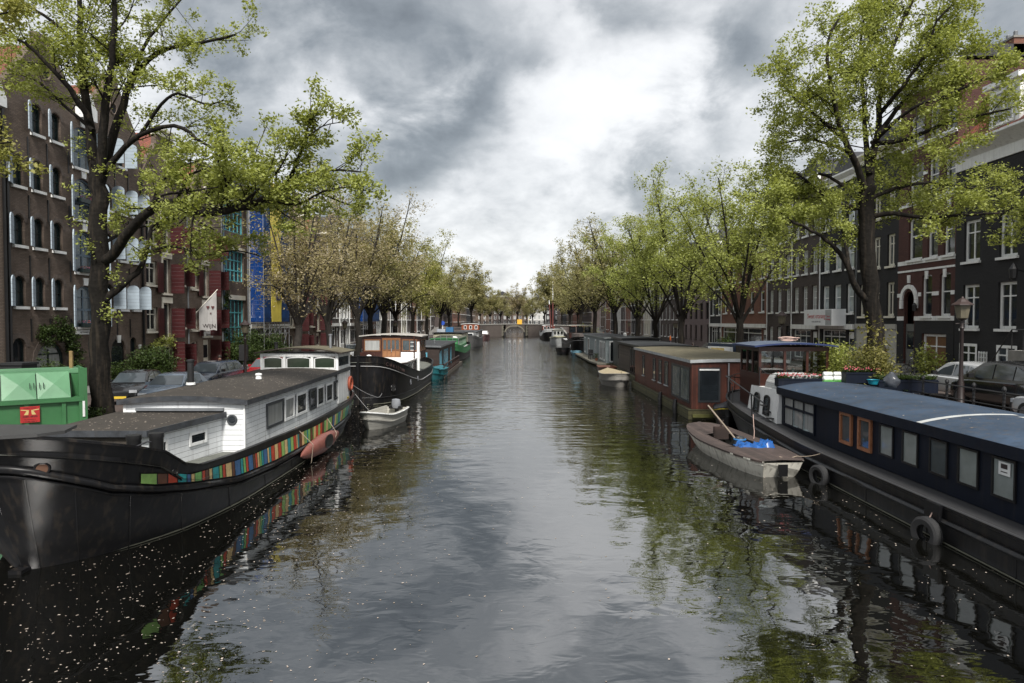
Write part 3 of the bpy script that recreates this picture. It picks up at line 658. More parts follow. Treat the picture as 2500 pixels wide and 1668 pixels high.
# ---------------------------------------------------------------- houses
def arc(u0, u1, z0, rise, n=8):
    c = (u0 + u1) / 2; h = (u1 - u0) / 2
    return [(c - h * math.cos(PI * i / n), z0 + rise * math.sin(PI * i / n)) for i in range(n + 1)]
def facade(mb, W, H, holes, rev=.22, mi=0):
    """wall plane at y=0 with real openings. holes: (u0,u1,z0,z1,rise)"""
    us = sorted({0, W, *[h[0] for h in holes], *[h[1] for h in holes]}); zs = sorted({0, H, *[h[2] for h in holes], *[h[3] for h in holes]})
    for i in range(len(us) - 1):
        for j in range(len(zs) - 1):
            cu, cz = (us[i] + us[i + 1]) / 2, (zs[j] + zs[j + 1]) / 2
            if any(h[0] < cu < h[1] and h[2] < cz < h[3] for h in holes): continue
            mb.quad((us[i], 0, zs[j]), (us[i + 1], 0, zs[j]), (us[i + 1], 0, zs[j + 1]), (us[i], 0, zs[j + 1]), mi)
    for u0, u1, z0, z1, rise in holes:
        r = rev; zt = z1 - rise
        mb.quad((u0, 0, z0), (u0, 0, zt), (u0, r, zt), (u0, r, z0), mi); mb.quad((u1, 0, z0), (u1, r, z0), (u1, r, zt), (u1, 0, zt), mi)
        mb.quad((u0, 0, z0), (u0, r, z0), (u1, r, z0), (u1, 0, z0), mi)
        if rise:
            A = arc(u0, u1, zt, rise)
            for a, b in zip(A, A[1:]):
                mb.quad((a[0], 0, a[1]), (b[0], 0, b[1]), (b[0], 0, z1), (a[0], 0, z1), mi); mb.quad((a[0], 0, a[1]), (a[0], r, a[1]), (b[0], r, b[1]), (b[0], 0, b[1]), mi)
        else: mb.quad((u0, 0, z1), (u1, 0, z1), (u1, r, z1), (u0, r, z1), mi)
def outline(w, h, rise, off=0, n=8):
    p = [(-w / 2 + off, off), (w / 2 - off, off)]
    if rise: p += [(c, z) for c, z in reversed(arc(-w / 2 + off, w / 2 - off, h - rise, rise - off, n))]
    else: p += [(w / 2 - off, h - off), (-w / 2 + off, h - off)]
    return p
_W = {}
def win_mesh(w, h, rise, kind):
    k = (round(w, 2), round(h, 2), round(rise, 2), kind)
    if k in _W: return _W[k]
    t = {'sash': .13, 'cross': .10, 'pair': .15, 'bare': .06, 'arch': .07, 'big': .10, 'cyan': .07, 'shop': .10}.get(kind, .08)
    mb = MB(); a, b = outline(w, h, rise), outline(w, h, rise, t); n = len(a)
    for i in range(n):
        j = (i + 1) % n
        mb.quad((a[i][0], 0, a[i][1]), (a[j][0], 0, a[j][1]), (b[j][0], 0, b[j][1]), (b[i][0], 0, b[i][1]))
        mb.quad((b[i][0], 0, b[i][1]), (b[j][0], 0, b[j][1]), (b[j][0], .09, b[j][1]), (b[i][0], .09, b[i][1]))
    def vb(u, s=.022, z0=t, z1=None): mb.box(u - s, u + s, .03, .075, z0, z1 or (h - t - (rise * .25 if rise else 0)))
    def hb(z, s=.022, u0=-w / 2 + t, u1=w / 2 - t): mb.box(u0, u1, .026, .079, z - s, z + s)
    if kind == 'sash': hb(h * .56, .035)
    elif kind == 'cross':
        hb(h * .52, .035); vb(-w * .13, .014); vb(w * .13, .014); hb(h * .27, .014); hb(h * .76, .014)
    elif kind == 'pair': vb(0, .05); hb(h * .7, .035)
    elif kind == 'arch': hb(h * .5, .02)
    elif kind == 'big': vb(0, .05); hb(h * .42, .06); hb(h * .72, .02)
    elif kind == 'cyan':
        for q in (-.3, -.1, .1, .3): vb(w * q, .035)
        hb(h * .36, .045); hb(h * .7, .04)
    elif kind == 'shop': vb(-w / 6, .03); vb(w / 6, .03); hb(h * .78, .04)
    fm = mb.mesh('window', [WHITE])
    gb = MB(); g = outline(w, h, rise, t * .6); gb.add([(u, .07, z) for u, z in g], [tuple(range(len(g)))]); gm = gb.mesh('pane', [GL_DARK])
    _W[k] = (fm, gm); return _W[k]
_VM = {}
def vmesh(me, m):
    k = (me.name, m.name)
    if k not in _VM:
        c = me.copy(); c.materials.clear(); c.materials.append(m); _VM[k] = c
    return _VM[k]
GR = random.Random(3)
def sill_mesh(w, m, hgt=.14):
    k = ('sill', round(w, 2), m.name, hgt)
    if k not in _W:
        mb = MB(); mb.box(-w / 2 - .1, w / 2 + .1, -.14, .06, -hgt, -.002); _W[k] = mb.mesh('sill', m)
    return _W[k]
def add_win(par, u, z, w, h, rise, kind, fm, gl=None, sill=None, far=False, rev=.13, name='window'):
    me, gm = win_mesh(w, h, rise, kind)
    o = link(name, vmesh(me, fm), par, (u, rev, z))
    g = gl or GR.choice([GL_DARK, GL_DARK, GL_MID, GL_CURT, GL_DARK])
    link('pane', vmesh(gm, g), o)
    if sill: link('sill', sill_mesh(w, sill), o, (0, -rev, 0))
    return o
def shutter(par, u, z, w, h, rise, m, ang, side):
    """leaf hinged at the jamb; ang = opening angle from closed; side -1 left hinge, +1 right hinge"""
    k = ('sh', round(w, 2), round(h, 2), round(rise, 2), m.name, side)
    if k not in _W:
        mb = MB(); x0, x1 = (0, w) if side < 0 else (-w, 0)
        poly = [(x0, 0), (x1, 0), (x1, h - rise)] + ([(c, zz) for c, zz in reversed(arc(x0, x1, h - rise, rise, 8))][1:-1] if rise else [(x1, h)] if 0 else []) + [(x0, h - rise)]
        if not rise: poly = [(x0, 0), (x1, 0), (x1, h), (x0, h)]
        mb.prism(poly, -.025, .025, 'y'); _W[k] = mb.mesh('shutter', m)
    return link("shutter", _W[k], par, (u, -.04, z), rz=ang * side)
def place_house(name, side, d0, d1, label, cat='house', zoff=0):
    ym = (d0 + d1) / 2
    if side == 'L': return thing(name, label, cat, (FL, d0, gz(-20, ym) + zoff), PI / 2)
    return thing(name, label, cat, (FR, d1, gz(20, ym) + zoff), -PI / 2)
def body(o, W, H, holes, m, depth=11, gable=None, roofm=TILE, gh=0, back=True, mats=None):
    """gable: list of (u,z) points over the wall top from left to right, z absolute"""
    mb = MB(); facade(mb, W, H, holes)
    if gable: mb.add([(0, 0, H)] + [(u, 0, z) for u, z in gable] + [(W, 0, H)], [tuple(range(len(gable) + 2))]) if 0 else None
    if gable:
        g = [(0, H)] + [q for q in gable] + [(W, H)]
        # fan from the middle of the base keeps the concave outlines tidy
        for a, b in zip(g, g[1:]): mb.add([(a[0], 0, a[1]), (b[0], 0, b[1]), (b[0], 0, H), (a[0], 0, H)], [(3, 2, 1, 0)]) if abs(a[0] - b[0]) > 1e-6 else None
        for a, b in zip(g, g[1:]): mb.quad((a[0], 0, a[1]), (a[0], .35, a[1]), (b[0], .35, b[1]), (b[0], 0, b[1]))
        for a, b in zip(g, g[1:]): mb.add([(a[0], .35, a[1]), (b[0], .35, b[1]), (b[0], .35, H), (a[0], .35, H)], [(0, 1, 2, 3)]) if abs(a[0] - b[0]) > 1e-6 else None
    mb.quad((0, 0, 0), (0, 0, H), (0, depth, H), (0, depth, 0)); mb.quad((W, 0, 0), (W, depth, 0), (W, depth, H), (W, 0, H))
    mb.quad((0, depth, 0), (0, depth, H), (W, depth, H), (W, depth, 0)); mb.quad((0, .3, H), (W, .3, H), (W, depth, H), (0, depth, H))
    mb.quad((0, .9, 0), (W, .9, 0), (W, .9, H - .02), (0, .9, H - .02))
    wall = mb.build('wall', m, o)
    if gh:
        rb = MB(); rb.prism([(-.12, H + .02), (W + .12, H + .02), (W / 2, H + gh)], .36, depth + .1, 'y'); rb.build('roof', roofm, o)
    return wall
def chimney(o, u, y, z, w=.9, h=1.6, m=BR_RED, pots=3):
    mb = MB(); mb.box(u - w / 2, u + w / 2, y - .3, y + .3, z, z + h, 0); mb.box(u - w / 2 - .06, u + w / 2 + .06, y - .36, y + .36, z + h + .002, z + h + .12, 1)
    c = mb.build('chimney', [m, GREYSTONE], o)
    p = MB(); [p.lathe([(.1, z + h + .12), (.12, z + h + .45), (.09, z + h + .5)], 8, c=(u + (i - (pots - 1) / 2) * w / pots, y, 0)) for i in range(pots)]; p.build('chimney_pot', LEADG, c)
def cornice(o, W, z, m, dpt=.45, hgt=.7):
    mb = MB(); mb.prism([(0, z - hgt), (-.08, z - hgt), (-.12, z - hgt * .55), (-.2, z - hgt * .5), (-dpt, z - .12), (-dpt, z), (0, z)], 0, W, 'x'); return mb.build('cornice', m, o)
def pipe(o, u, z0, z1, m=LEADG, r=.055): mb = MB(); mb.tube([(u, -.1, z0), (u, -.1, z1)], r, 6); mb.build('drainpipe', m, o)
def pane_door(o, u, z, w, h, m, rise=0, gl=None, kind='door'):
    mb = MB(); mb.prism(outline(w, h, rise), .12, .18, 'y'); [mb.box(-w / 2 + .12, w / 2 - .12, .10, .118, h * a, h * b, 0) for a, b in ((.06, .3),)]
    d = mb.build('door', m, o); d.location = (u, 0, z)
    g = MB(); g.box(-w / 2 + .16, w / 2 - .16, .095, .118, h * .38, h * .82); g.build('pane', gl or GL_DARK, d)
    k = MB(); k.lathe([(.0, .0), (.035, .01), (.035, .04), (0, .05)], 8, c=(w * .36, .06, h * .45), axis='y'); k.build('handle', STEEL, d)
    return d

# ---- left: twin-gabled warehouse with grey-blue shutters
W = 11.9
o = place_house('warehouse', 'L', 32.6, 44.5, 'brown brick warehouse with twin gables and pale blue-grey arched shutters', 'warehouse')
holes = []; smalls = []; bigs = []
for zr, cols in ((4.5, 1), (7.5, 1), (10.4, 1), (13.25, 0)):
    for u in (.85, 2.25, 3.7, 8.2, 9.65, 11.05):
        if not cols and u in (.85, 11.05): continue
        smalls.append((u, zr))
for zr in (3.45, 6.5, 9.45, 12.3): bigs.append((5.95, zr))
for u, z in smalls: holes.append((u - .38, u + .38, z, z + 1.5, .36))
for u, z in bigs: holes.append((u - .85, u + .85, z, z + 2.3, .5))
holes += [(.25, 1.15, .1, 2.95, .45), (1.9, 4.1, .55, 2.7, 1.0), (8.3, 9.8, .1, 2.7, .72), (10.35, 11.05, .5, 2.75, .34)]
gab = [(0, 13.6), (2.97, 18.6), (5.3, 14.9), (5.3, 15.9), (5.55, 16.4), (6.35, 16.4), (6.6, 15.9), (6.6, 14.9), (8.93, 18.6), (11.9, 13.6)]
body(o, W, 13.6 + 1.5, holes, BR_BROWN, 14, None)
mb = MB()
for c in (2.975, 8.925):
    mb.prism([(c - 2.975, 15.1), (c + 2.975, 15.1), (c + .55, 18.1), (c + .55, 18.5), (c - .55, 18.5), (c - .55, 18.1)], 0, .4, 'y')
mb.build('gable', BR_BROWN, o)
mb = MB(); [mb.prism([(c - 3.0, 15.1), (c + 3.0, 15.1), (c, 18.0)], .42, 14, 'y') for c in (2.975, 8.925)]; mb.build('roof', TILE, o)
for c in (2.975, 8.925):
    mb = MB(); mb.torus((c, -.01, 16.6), .34, .07, 'y', 18, 6); mb.lathe([(.3, -.02), (.3, .01)], 14, c=(c, 0, 16.6), axis='y', mi=1); mb.build('oculus', [BR_LIGHT, INNER_SHADE], o)
mb = MB(); mb.prism([(5.35, 15.05), (6.55, 15.05), (6.55, 15.7), (6.3, 15.9), (6.2, 16.3), (5.95, 16.5), (5.7, 16.3), (5.6, 15.9), (5.35, 15.7)], -.5, .3, 'y'); mb.build('hoist_hood', WHITE, o)
DKG = glass('dark_teal_window_glass', (.012, .02, .022))
for u, z in smalls:
    w_ = add_win(o, u, z, .76, 1.5, .36, 'arch', DKFR, DKG, WHITE)
    if u < 5: shutter(w_, -.4, 0, .72, 1.5, .3, GREYBLUE, R(154), -1).location.y = -.17
    else: shutter(w_, .4, 0, .74, 1.5, .3, GREYBLUE, R(92), 1).location.y = -.17
for i, (u, z) in enumerate(bigs):
    w_ = add_win(o, u, z, 1.7, 2.3, .5, 'big', BLUEFR, GL_MID, WHITE)
    shutter(w_, -.9, 0, .85, 2.3, .5, GREYBLUE, R(153), -1).location.y = -.17; shutter(w_, .9, 0, .85, 2.3, .5, GREYBLUE, R(95), 1).location.y = -.17
    if i < 3:
        fb = MB(); fb.box(-.7, .7, -.45, -.18, -.02 + (.95 if i == 2 else 0), .2 + (.95 if i == 2 else 0)); f_ = fb.build('flower_box', DKFR, w_)
        fl = MB(); rr = random.Random(i)
        for _ in range(70): x, y, zz = rr.uniform(-.66, .66), rr.uniform(-.48, -.2), rr.uniform(.2, .36) + (.95 if i == 2 else 0); s_ = .045; fl.add([(x - s_, y, zz), (x, y - s_, zz + .02), (x + s_, y, zz), (x, y + s_, zz + .02)], [(0, 1, 2, 3)], rr.choice((0, 0, 1, 2, 3)))
        fl.build('flowers', [mat('pink_petals', (.6, .12, .25)), mat('orange_petals', (.65, .25, .08)), mat('lilac_petals', (.35, .25, .55)), LF_SHRUB], f_)
    kb = MB(); kb.prism([(u - .17, z + 2.33), (u + .17, z + 2.33), (u + .22, z + 2.75), (u - .22, z + 2.75)], -.06, .02, 'y'); kb.build('keystone', WHITE, o)
add_win(o, .7, .1, .9, 2.85, .45, 'bare', DKFR, GL_DARK); add_win(o, 3.0, .55, 2.2, 2.15, 1.0, 'pair', DKFR, GL_CURT); pane_door(o, 9.05, .1, 1.5, 2.6, BLACKP, .72); add_win(o, 10.7, .5, .7, 2.25, .34, 'bare', DKFR, GL_DARK)
def arch_trim(o, u, z, w, m=BR_LIGHT, t=.2, seg=.42):
    mb = MB(); A = arc(u - w / 2, u + w / 2, z, seg, 8); B = arc(u - w / 2 - t, u + w / 2 + t, z, seg + t, 8)
    for a, b, c, d in zip(A, A[1:], B[1:], B): mb.quad((a[0], -.02, a[1]), (b[0], -.02, b[1]), (c[0], -.02, c[1]), (d[0], -.02, d[1]))
    for c, d in zip(B[1:], B): mb.quad((d[0], -.02, d[1]), (c[0], -.02, c[1]), (c[0], 0, c[1]), (d[0], 0, d[1]))
    mb.build('window_arch', m, o)
BR_ARCH = brick('arch_brick', (.125, .095, .078), (.18, .14, .12), (.07, .06, .05), .075, .24)
for u, z in smalls: arch_trim(o, u, z + 1.15, .78, BR_ARCH)
arch_trim(o, .7, 2.5, .94, BR_ARCH, .25, .46); arch_trim(o, 3.0, 1.7, 2.24, BR_ARCH, .3, 1.02); arch_trim(o, 9.05, 1.98, 1.54, BR_ARCH, .28, .74)
for u in (.15, 1.55, 2.95, 4.65, 7.3, 8.95, 10.35):
    for z in (2.75, 5.9, 8.9, 11.8):
        mb = MB(); mb.box(u - .03, u + .03, -.05, 0, z, z + 1.15); mb.build('wall_anchor', IRON, o)
mb = MB(); mb.box(5.0, 6.9, -.05, .0, 3.02, 3.26); mb.build('name_board', WHITE, o)
text('lettering', 'HET KLEINE GROENE', .13, BLACKP, o, (5.95, -.055, 3.14), (PI / 2, 0, 0))
mb = MB(); mb.prism([(u, z) for u, z in ((8.93, 2.45), (9.2, 2.45), (9.26, 2.9), (8.86, 2.9))], -.07, 0, 'y'); mb.build('keystone', WHITE, o)
for u, z, w_, h_ in ((.1, 1.5, .28, .3), (11.3, 2.0, .25, .25)): mb = MB(); mb.box(u, u + w_, -.04, 0, z, z + h_); mb.build('wall_plate', WHITE, o)
pipe(o, 11.78, 0, 13.5, BLACKP, .08); pipe(o, .02, 0, 13.0, BLACKP, .09)
mb = MB(); mb.box(-.12, .16, -.3, 0, 10.95, 11.35); mb.lathe([(.09, -.32), (.09, -.3)], 10, c=(.02, 0, 11.2), axis='y'); mb.build('lamp', LEADG, o)

# ---- left end: neighbour with a white sloping gable edge and red tiles
o = place_house('brick_house', 'L', 24.5, 32.55, 'light brick house at the left edge with white sloping gable edge and red tiles')
body(o, 8.05, 14.0, [(u - .5, u + .5, z, z + 1.9, 0) for u in (1.4, 3.6, 5.8) for z in (1.0, 4.6, 7.8, 11)], BR_LIGHT, 12)
for u in (1.4, 3.6, 5.8):
    for z in (1.0, 4.6, 7.8, 11): add_win(o, u, z, 1.0, 1.9, 0, 'sash', WHITE, None, WHITE)
mb = MB(); mb.prism([(0, 14.02), (8.05, 14.02), (5.0, 18.8), (3.0, 18.8)], .2, 12, 'y'); mb.build('roof', TILE, o)
mb = MB(); mb.prism([(7.1, 13.9), (8.15, 13.9), (8.15, 14.35), (6.0, 17.9), (5.4, 17.9)], -.15, .18, 'y'); mb.build('gable_board', WHITE, o); cornice(o, 7.0, 14.2, WHITE)
pipe(o, 7.9, 0, 13.8, BLACKP, .08)

# ---- warehouses with maroon shutters
def maroon_house(d0, d1, H, m, label, gable, seed, roofm=TILE, extra=None):
    W = d1 - d0; o = place_house('warehouse', 'L', d0, d1, label, 'warehouse'); r = random.Random(seed); holes = []; jobs = []
    s = W / 6.1; rows = [z for z in (3.1, 6.2, 9.0, 11.6) if z + 1.9 < H]
    for i, z in enumerate(rows):
        holes.append((.45 * s, 1.85 * s, z, z + 1.6, 0)); jobs.append(('w', 1.15 * s, z, 1.4 * s, 1.6))
        holes.append((2.55 * s, 3.55 * s, z - .5, z + 1.9, 0)); jobs.append(('d', 3.05 * s, z - .5, 1.0 * s, 2.4))
        holes.append((4.5 * s, 5.6 * s, z + .2, z + 1.6, 0)); jobs.append(('s', 5.05 * s, z + .2, 1.1 * s, 1.4))
    holes += [(.5 * s, 1.5 * s, .6, 2.2, 0), (2.5 * s, 3.6 * s, .05, 2.3, 0), (4.6 * s, 5.2 * s, .6, 2.1, .25)]
    body(o, W, H, holes, m, 12, gable, roofm, 3.4)
    for k, u, z, w, h in jobs:
        if k == 'w': add_win(o, u, z, w, h, 0, 'pair', CREAM, GL_DARK, CREAM)
        elif k == 'd':
            q = add_win(o, u, z, w, h, 0, 'bare', CREAM, GL_DARK, CREAM)
            shutter(q, w / 2 + .04, 0, .95, h - .35, 0, MAROON, R(86), 1).location.y = -.2; shutter(q, -w / 2 - .04, 0, .95, h - .35, 0, MAROON, R(172), -1).location.y = -.2
            mb = MB(); mb.box(-w / 2 - .2, w / 2 + .2, -.2, -.132, h + .02, h + .42); mb.box(-w / 2 - .2, -w / 2, -.18, -.132, -.1, h + .02); mb.build('frame', CREAM, q)
        else:
            q = add_win(o, u, z, w, h, 0, 'bare', CREAM, GL_MID, CREAM); shutter(q, w / 2 + .05, -.1, .75, h + .1, 0, MAROON, R(84), 1).location.y = -.2
    add_win(o, 1.0 * s, .6, 1.0 * s, 1.6, 0, 'bare', CREAM, GL_DARK); pane_door(o, 3.05 * s, .05, 1.1 * s, 2.25, CREAM); add_win(o, 4.9 * s, .6, .6 * s, 1.5, .25, 'bare', DKFR, GL_DARK)
    shutter(o, 3.75 * s, .1, .9, 2.2, 0, MAROON, R(84), 1); shutter(o, 5.5 * s, .1, .9, 2.0, 0, MAROON, R(84), 1)
    pipe(o, W - .12, 0, H - .3, LEADG, .06)
    mb = MB(); mb.box(3.05 * s - .09, 3.05 * s + .09, -1.2, .3, H + 1.4, H + 1.65); mb.build('hoist_beam', CREAM, o)
    return o
def spout(W, H, h, tw=.8): return [(.2, H + .2), (W / 2 - tw, H + h), (W / 2 - tw, H + h + .6), (W / 2 + tw, H + h + .6), (W / 2 + tw, H + h), (W - .2, H + .2)]
o = maroon_house(44.5, 50.6, 13.4, BR_BROWN, 'brick warehouse with maroon shutters and cream frames right beside the blue-shuttered one', spout(6.1, 13.4, 2.4, 1.1), 1)
mb = MB(); mb.box(2.0, 4.1, -.12, .4, 16.42, 16.75); mb.box(2.2, 3.9, -.3, .4, 16.752, 16.95); mb.build('gable_cap', CREAM, o)
o3 = maroon_house(50.6, 56.5, 12.6, BR_LIGHT, 'pale brick warehouse with maroon shutters, WIJN banner and small white sign', spout(5.9, 12.6, 3.0), 2)
# WIJN banner on its pole, and the small sign under it
fl = thing('banner', 'grey-white banner reading WIJN hanging from a slanted pole', 'banner', (FL, 51.4, 5.2), PI / 2)
mb = MB(); mb.tube([(.1, 0, .2), (1.2, -1.35, 2.2)], .03, 6); mb.build('pole', CREAM, fl)
# flag hangs from the pole, broadside to the canal mouth
mb = MB(); P0 = Vector((.35, -.3, .65)); P1 = Vector((1.15, -1.3, 2.1))
n = 10; top = [P0.lerp(P1, i / n) for i in range(n + 1)]; secs = [[tuple(p + Vector((.03 * math.sin(i * 1.3), .02, 0))), (p.x + .03 * math.sin(i * 1.7), p.y, -.95 + .04 * math.sin(i))] for i, p in enumerate(top)]
mb.loft(secs); f_ = mb.build('cloth', mat('banner_cloth', (.36, .35, .34), .8, var=.1), fl)
ang = math.atan2(-1.0, .8)
BLT = mat('dark_lettering', (.03, .02, .02), .7)
text('lettering', 'WIJN', .42, BLT, fl, (.78, -.87, -.62), (PI / 2, 0, ang), .01)
mb = MB(); mb.T = Matrix.Translation((.80, -.90, .75)) @ Matrix.Rotation(ang, 4, 'Z')
for dx in (-.13, .22): mb.prism([(dx - .13, .16), (dx + .13, .16), (dx, -.08)], -.03, -.015, 'y')
mb.box(.02, .12, -.03, -.015, -.42, -.34); mb.build('emblem', mat('dark_red_emblem', (.09, .02, .02)), fl)
mb = MB(); mb.box(2.3, 3.9, -.12, -.02, 2.45, 2.95); mb.build('sign_board', WHITE, o3); text('lettering', 'Jajoner', .3, BLT, o3, (3.1, -.125, 2.7), (PI / 2, 0, 0))
# ---- house with large cyan-framed windows
o = place_house('warehouse', 'L', 56.5, 62, 'brick warehouse with large turquoise-framed multi-pane windows', 'warehouse')
hs = [(.55, 4.6, 1.9, 5.6, 0), (.55, 4.6, 7.2, 9.8, 0), (.55, 4.6, 11.4, 14.0, 0)]
body(o, 5.5, 15.2, hs, BR_BROWN, 12, None, DARKTILE, 2.0)
for u0, u1, z0, z1, _ in hs:
    q = add_win(o, (u0 + u1) / 2, z0, u1 - u0, z1 - z0, 0, 'cyan', CYAN, GL_MID, None); mb = MB(); mb.box(-2.3, 2.3, -.18, -.132, z1 - z0 + .01, z1 - z0 + .4); mb.build('lintel', CREAM, q)
cornice(o, 5.5, 15.3, LEADG, .3, .4); pipe(o, 5.35, 0, 15, LEADG, .07); pipe(o, .2, 0, 15, BLUEFR, .09); pane_door(o, 3, .05, 1.2, 1.75, BLACKP)
# ---- house behind the first scaffold
def plain(side, d0, d1, H, m, label, kind='sash', fr=WHITE, cols=3, rows=4, ww=1.0, hh=1.9, z0=4.2, pitch=3.1, gable=None, gh=2.0, corn=WHITE, roofm=DARKTILE, ground='shop', name='row_house', gl=None, sill=True, pipes=True, rise=0., far=False, zoff=0, cat='house'):
    W = d1 - d0; o = place_house(name, side, d0, d1, label, cat, zoff); us = [W * (i + .5) / cols for i in range(cols)]
    jobs = [(u, z0 + pitch * j, ww, hh * (1 - .06 * j)) for j in range(rows) for u in us if z0 + pitch * j + hh < H - .4]
    holes = [(u - w / 2, u + w / 2, z, z + h, rise) for u, z, w, h in jobs]
    if ground == 'shop': holes += [(.4, W - 1.6, .5, 3.0, 0), (W - 1.3, W - .3, .05, 2.9, 0)]
    elif ground == 'door': holes += [(W - 1.4, W - .3, .9, 3.3, 0)] + [(u - .5, u + .5, 1.2, 3.2, 0) for u in us[:-1]]
    body(o, W, H, holes, m, 11, gable, roofm, gh)
    for u, z, w, h in jobs: add_win(o, u, z, w, h, rise, kind, fr, gl, fr if sill else None)
    if ground == 'shop':
        add_win(o, (.4 + W - 1.6) / 2, .5, W - 2.0, 2.5, 0, 'shop', fr, GL_DARK); pane_door(o, W - .8, .05, 1.0, 2.8, fr)
        mb = MB(); mb.box(.2, W - .15, -.22, -.002, 3.05, 3.45); mb.build('shop_fascia', fr, o)
    elif ground == 'door':
        pane_door(o, W - .85, .9, 1.1, 2.35, BLACKP); [add_win(o, u, 1.2, 1.0, 2.0, 0, kind, fr, gl, fr) for u in us[:-1]]
        mb = MB(); [mb.box(W - 1.6, W - .1, -.9 + .25 * i, 0, .225 * i, .225 * (i + 1) - .003) for i in range(4)]; mb.build('steps', GREYSTONE, o)
    if corn: cornice(o, W, H + .12, corn)
    if pipes: pipe(o, .1, 0, H - .6, WHITE if fr == WHITE else LEADG)
    return o
plain('L', 62, 73, 16, BR_BROWN, 'dark brick building wrapped by the blue and yellow scaffold sheeting', 'sash', WHITE, 5, 4, name='warehouse', cat='warehouse')
maroon_house(73, 80, 14, BR_BROWN, 'maroon-shuttered warehouse directly right of the yellow scaffold netting', spout(7, 14, 3.4), 4)
maroon_house(80, 88, 13, BR_BROWN, 'maroon-shuttered warehouse two doors beyond the yellow netting', spout(8, 13, 3.2), 5)
plain('L', 88, 94, 15, BR_DARK, 'narrow dark house between maroon shutters and the second blue scaffold', gable=spout(6, 15, 2.6), corn=None)
plain('L', 94, 99.5, 16.5, mat('white_plaster', (.5, .5, .48), .7, stain=.3), 'pale plastered house just before the second blue scaffold')
plain('L', 99.5, 113, 16, BR_BROWN, 'brick building behind the second blue scaffold sheet', cols=5)
def bell(W, H, h): return [(.3, H + .4), (W * .22, H + h * .3), (W * .3, H + h * .75), (W * .34, H + h), (W * .66, H + h), (W * .7, H + h * .75), (W * .78, H + h * .3), (W - .3, H + .4)]
def step(W, H, h, n=4):
    p = []
    for i in range(n): u = W * .5 * i / n * .9; p += [(u + .01, H + h * i / n), (u + .01, H + h * (i + 1) / n)]
    return p + [(W - u_, z) for u_, z in reversed(p)]
farL = [(113, 119, BR_RED, 14, 'bell', 'red brick'), (119, 125, mat('white_plaster', (.5, .5, .48)), 13, '', 'whitewashed'), (125, 132, BR_LIGHT, 13.5, 'step', 'pale brick with arched windows'), (132, 138, BR_BLACK, 14, 'bell', 'black brick'),
        (138, 145, BR_BROWN, 12.5, 'spout', 'brown brick'), (145, 152, mat('cream_plaster', (.45, .43, .36)), 14, '', 'cream plaster'), (152, 160, BR_DARK, 13, 'bell', 'purple brick'), (160, 168, BR_RED, 14.5, '', 'ruddy brick'),
        (168, 176, BR_BLACK, 13, 'step', 'sooty black brick'), (176, 185, BR_LIGHT, 14, '', 'buff brick'), (185, 195, BR_BROWN, 13.5, 'spout', 'dull brown brick'), (195, 206, BR_DARK, 14, '', 'dark brick')]
def far_row(side, rows, where):
    for i, (a, b, m, H, g, nm) in enumerate(rows):
        W_ = b - a; gb = {'bell': bell(W_, H, 2.4), 'step': step(W_, H, 2.6), 'spout': spout(W_, H, 2.6), '': None}[g]
        pos = ['nearest of the far %s row', 'second in the far %s row', 'third in the far %s row', 'fourth in the far %s row', 'fifth in the far %s row', 'sixth in the far %s row', 'seventh in the far %s row', 'eighth in the far %s row', 'ninth in the far %s row', 'tenth in the far %s row', 'last but one before the bridge, %s row', 'last before the bridge, %s row'][i] % where
        plain(side, a, b, H, m, '%s canal house%s, %s' % (nm, {'bell': ' with bell gable', 'step': ' with stepped gable', 'spout': ' with spout gable', '': ' with flat cornice'}[g], pos), gable=gb, corn=None if gb else WHITE, gh=1.9, kind='sash', ground='door', ww=1.05, hh=1.95, z0=4.0)
far_row('L', farL, 'left')

# ---- right row
# near black house
o = plain('R', 28.5, 39.8, 12.6, BR_BLACK, 'black painted house with tall white windows and heavy white cornice at the right edge', 'pair', WHITE, 4, 3, 1.35, 2.45, 2.75, 3.75, ground='', corn=None, pipes=False, gl=GL_DARK, gh=0)
cornice(o, 11.3, 12.95, WHITE, .9, 1.25)
mb = MB(); mb.prism([(-.7, 12.97), (11, 12.97), (11, 16.2), (3.2, 16.2)], 0, 11.3, 'x'); mb.build('roof', TILE, o)
for u in (4.2, 8.4):
    dm = MB(); dm.box(u - 1.1, u + 1.1, -.35, 3.0, 13.0, 15.3); dm.box(u - 1.3, u + 1.3, -.6, 3.0, 15.32, 15.6); d_ = dm.build('dormer', WHITE, o); add_win(d_, u, 13.3, 1.6, 1.8, 0, 'pair', WHITE, GL_BLIND, None, rev=-.42)
for u, w_ in ((1.4, 1.5), (4.4, 1.5), (7.2, 1.5)):
    add_win(o, u, .15, w_, 1.75, 0, 'pair', WHITE, GL_DARK, None, rev=-.1)
    mb = MB(); [mb.box(u + w_ / 2 + .1 + i * .2, u + w_ / 2 + .14 + i * .2, -.1, -.03, .3, 1.5) for i in range(4)]; [mb.box(u + w_ / 2 + .1, u + w_ / 2 + .75, -.103, -.027, .4 + i * .25, .44 + i * .25) for i in range(5)]; mb.build('trellis', WHITE, o)
mb = MB(); mb.box(6.6, 11.2, -1.6, -.01, 0, 1.75); mb.build('porch', GREYSTONE, o)
mb = MB(); [mb.tube([(6.7 + i * .75, -1.5, 1.75), (6.7 + i * .75, -1.5, 2.75)], .025, 6) for i in range(7)]; mb.tube([(6.7, -1.5, 2.75), (11.2, -1.5, 2.75)], .03, 6); mb.tube([(6.7, -1.5, 2.75), (5.2, -1.5, 1.0)], .03, 6); mb.build('railing', IRON, o)
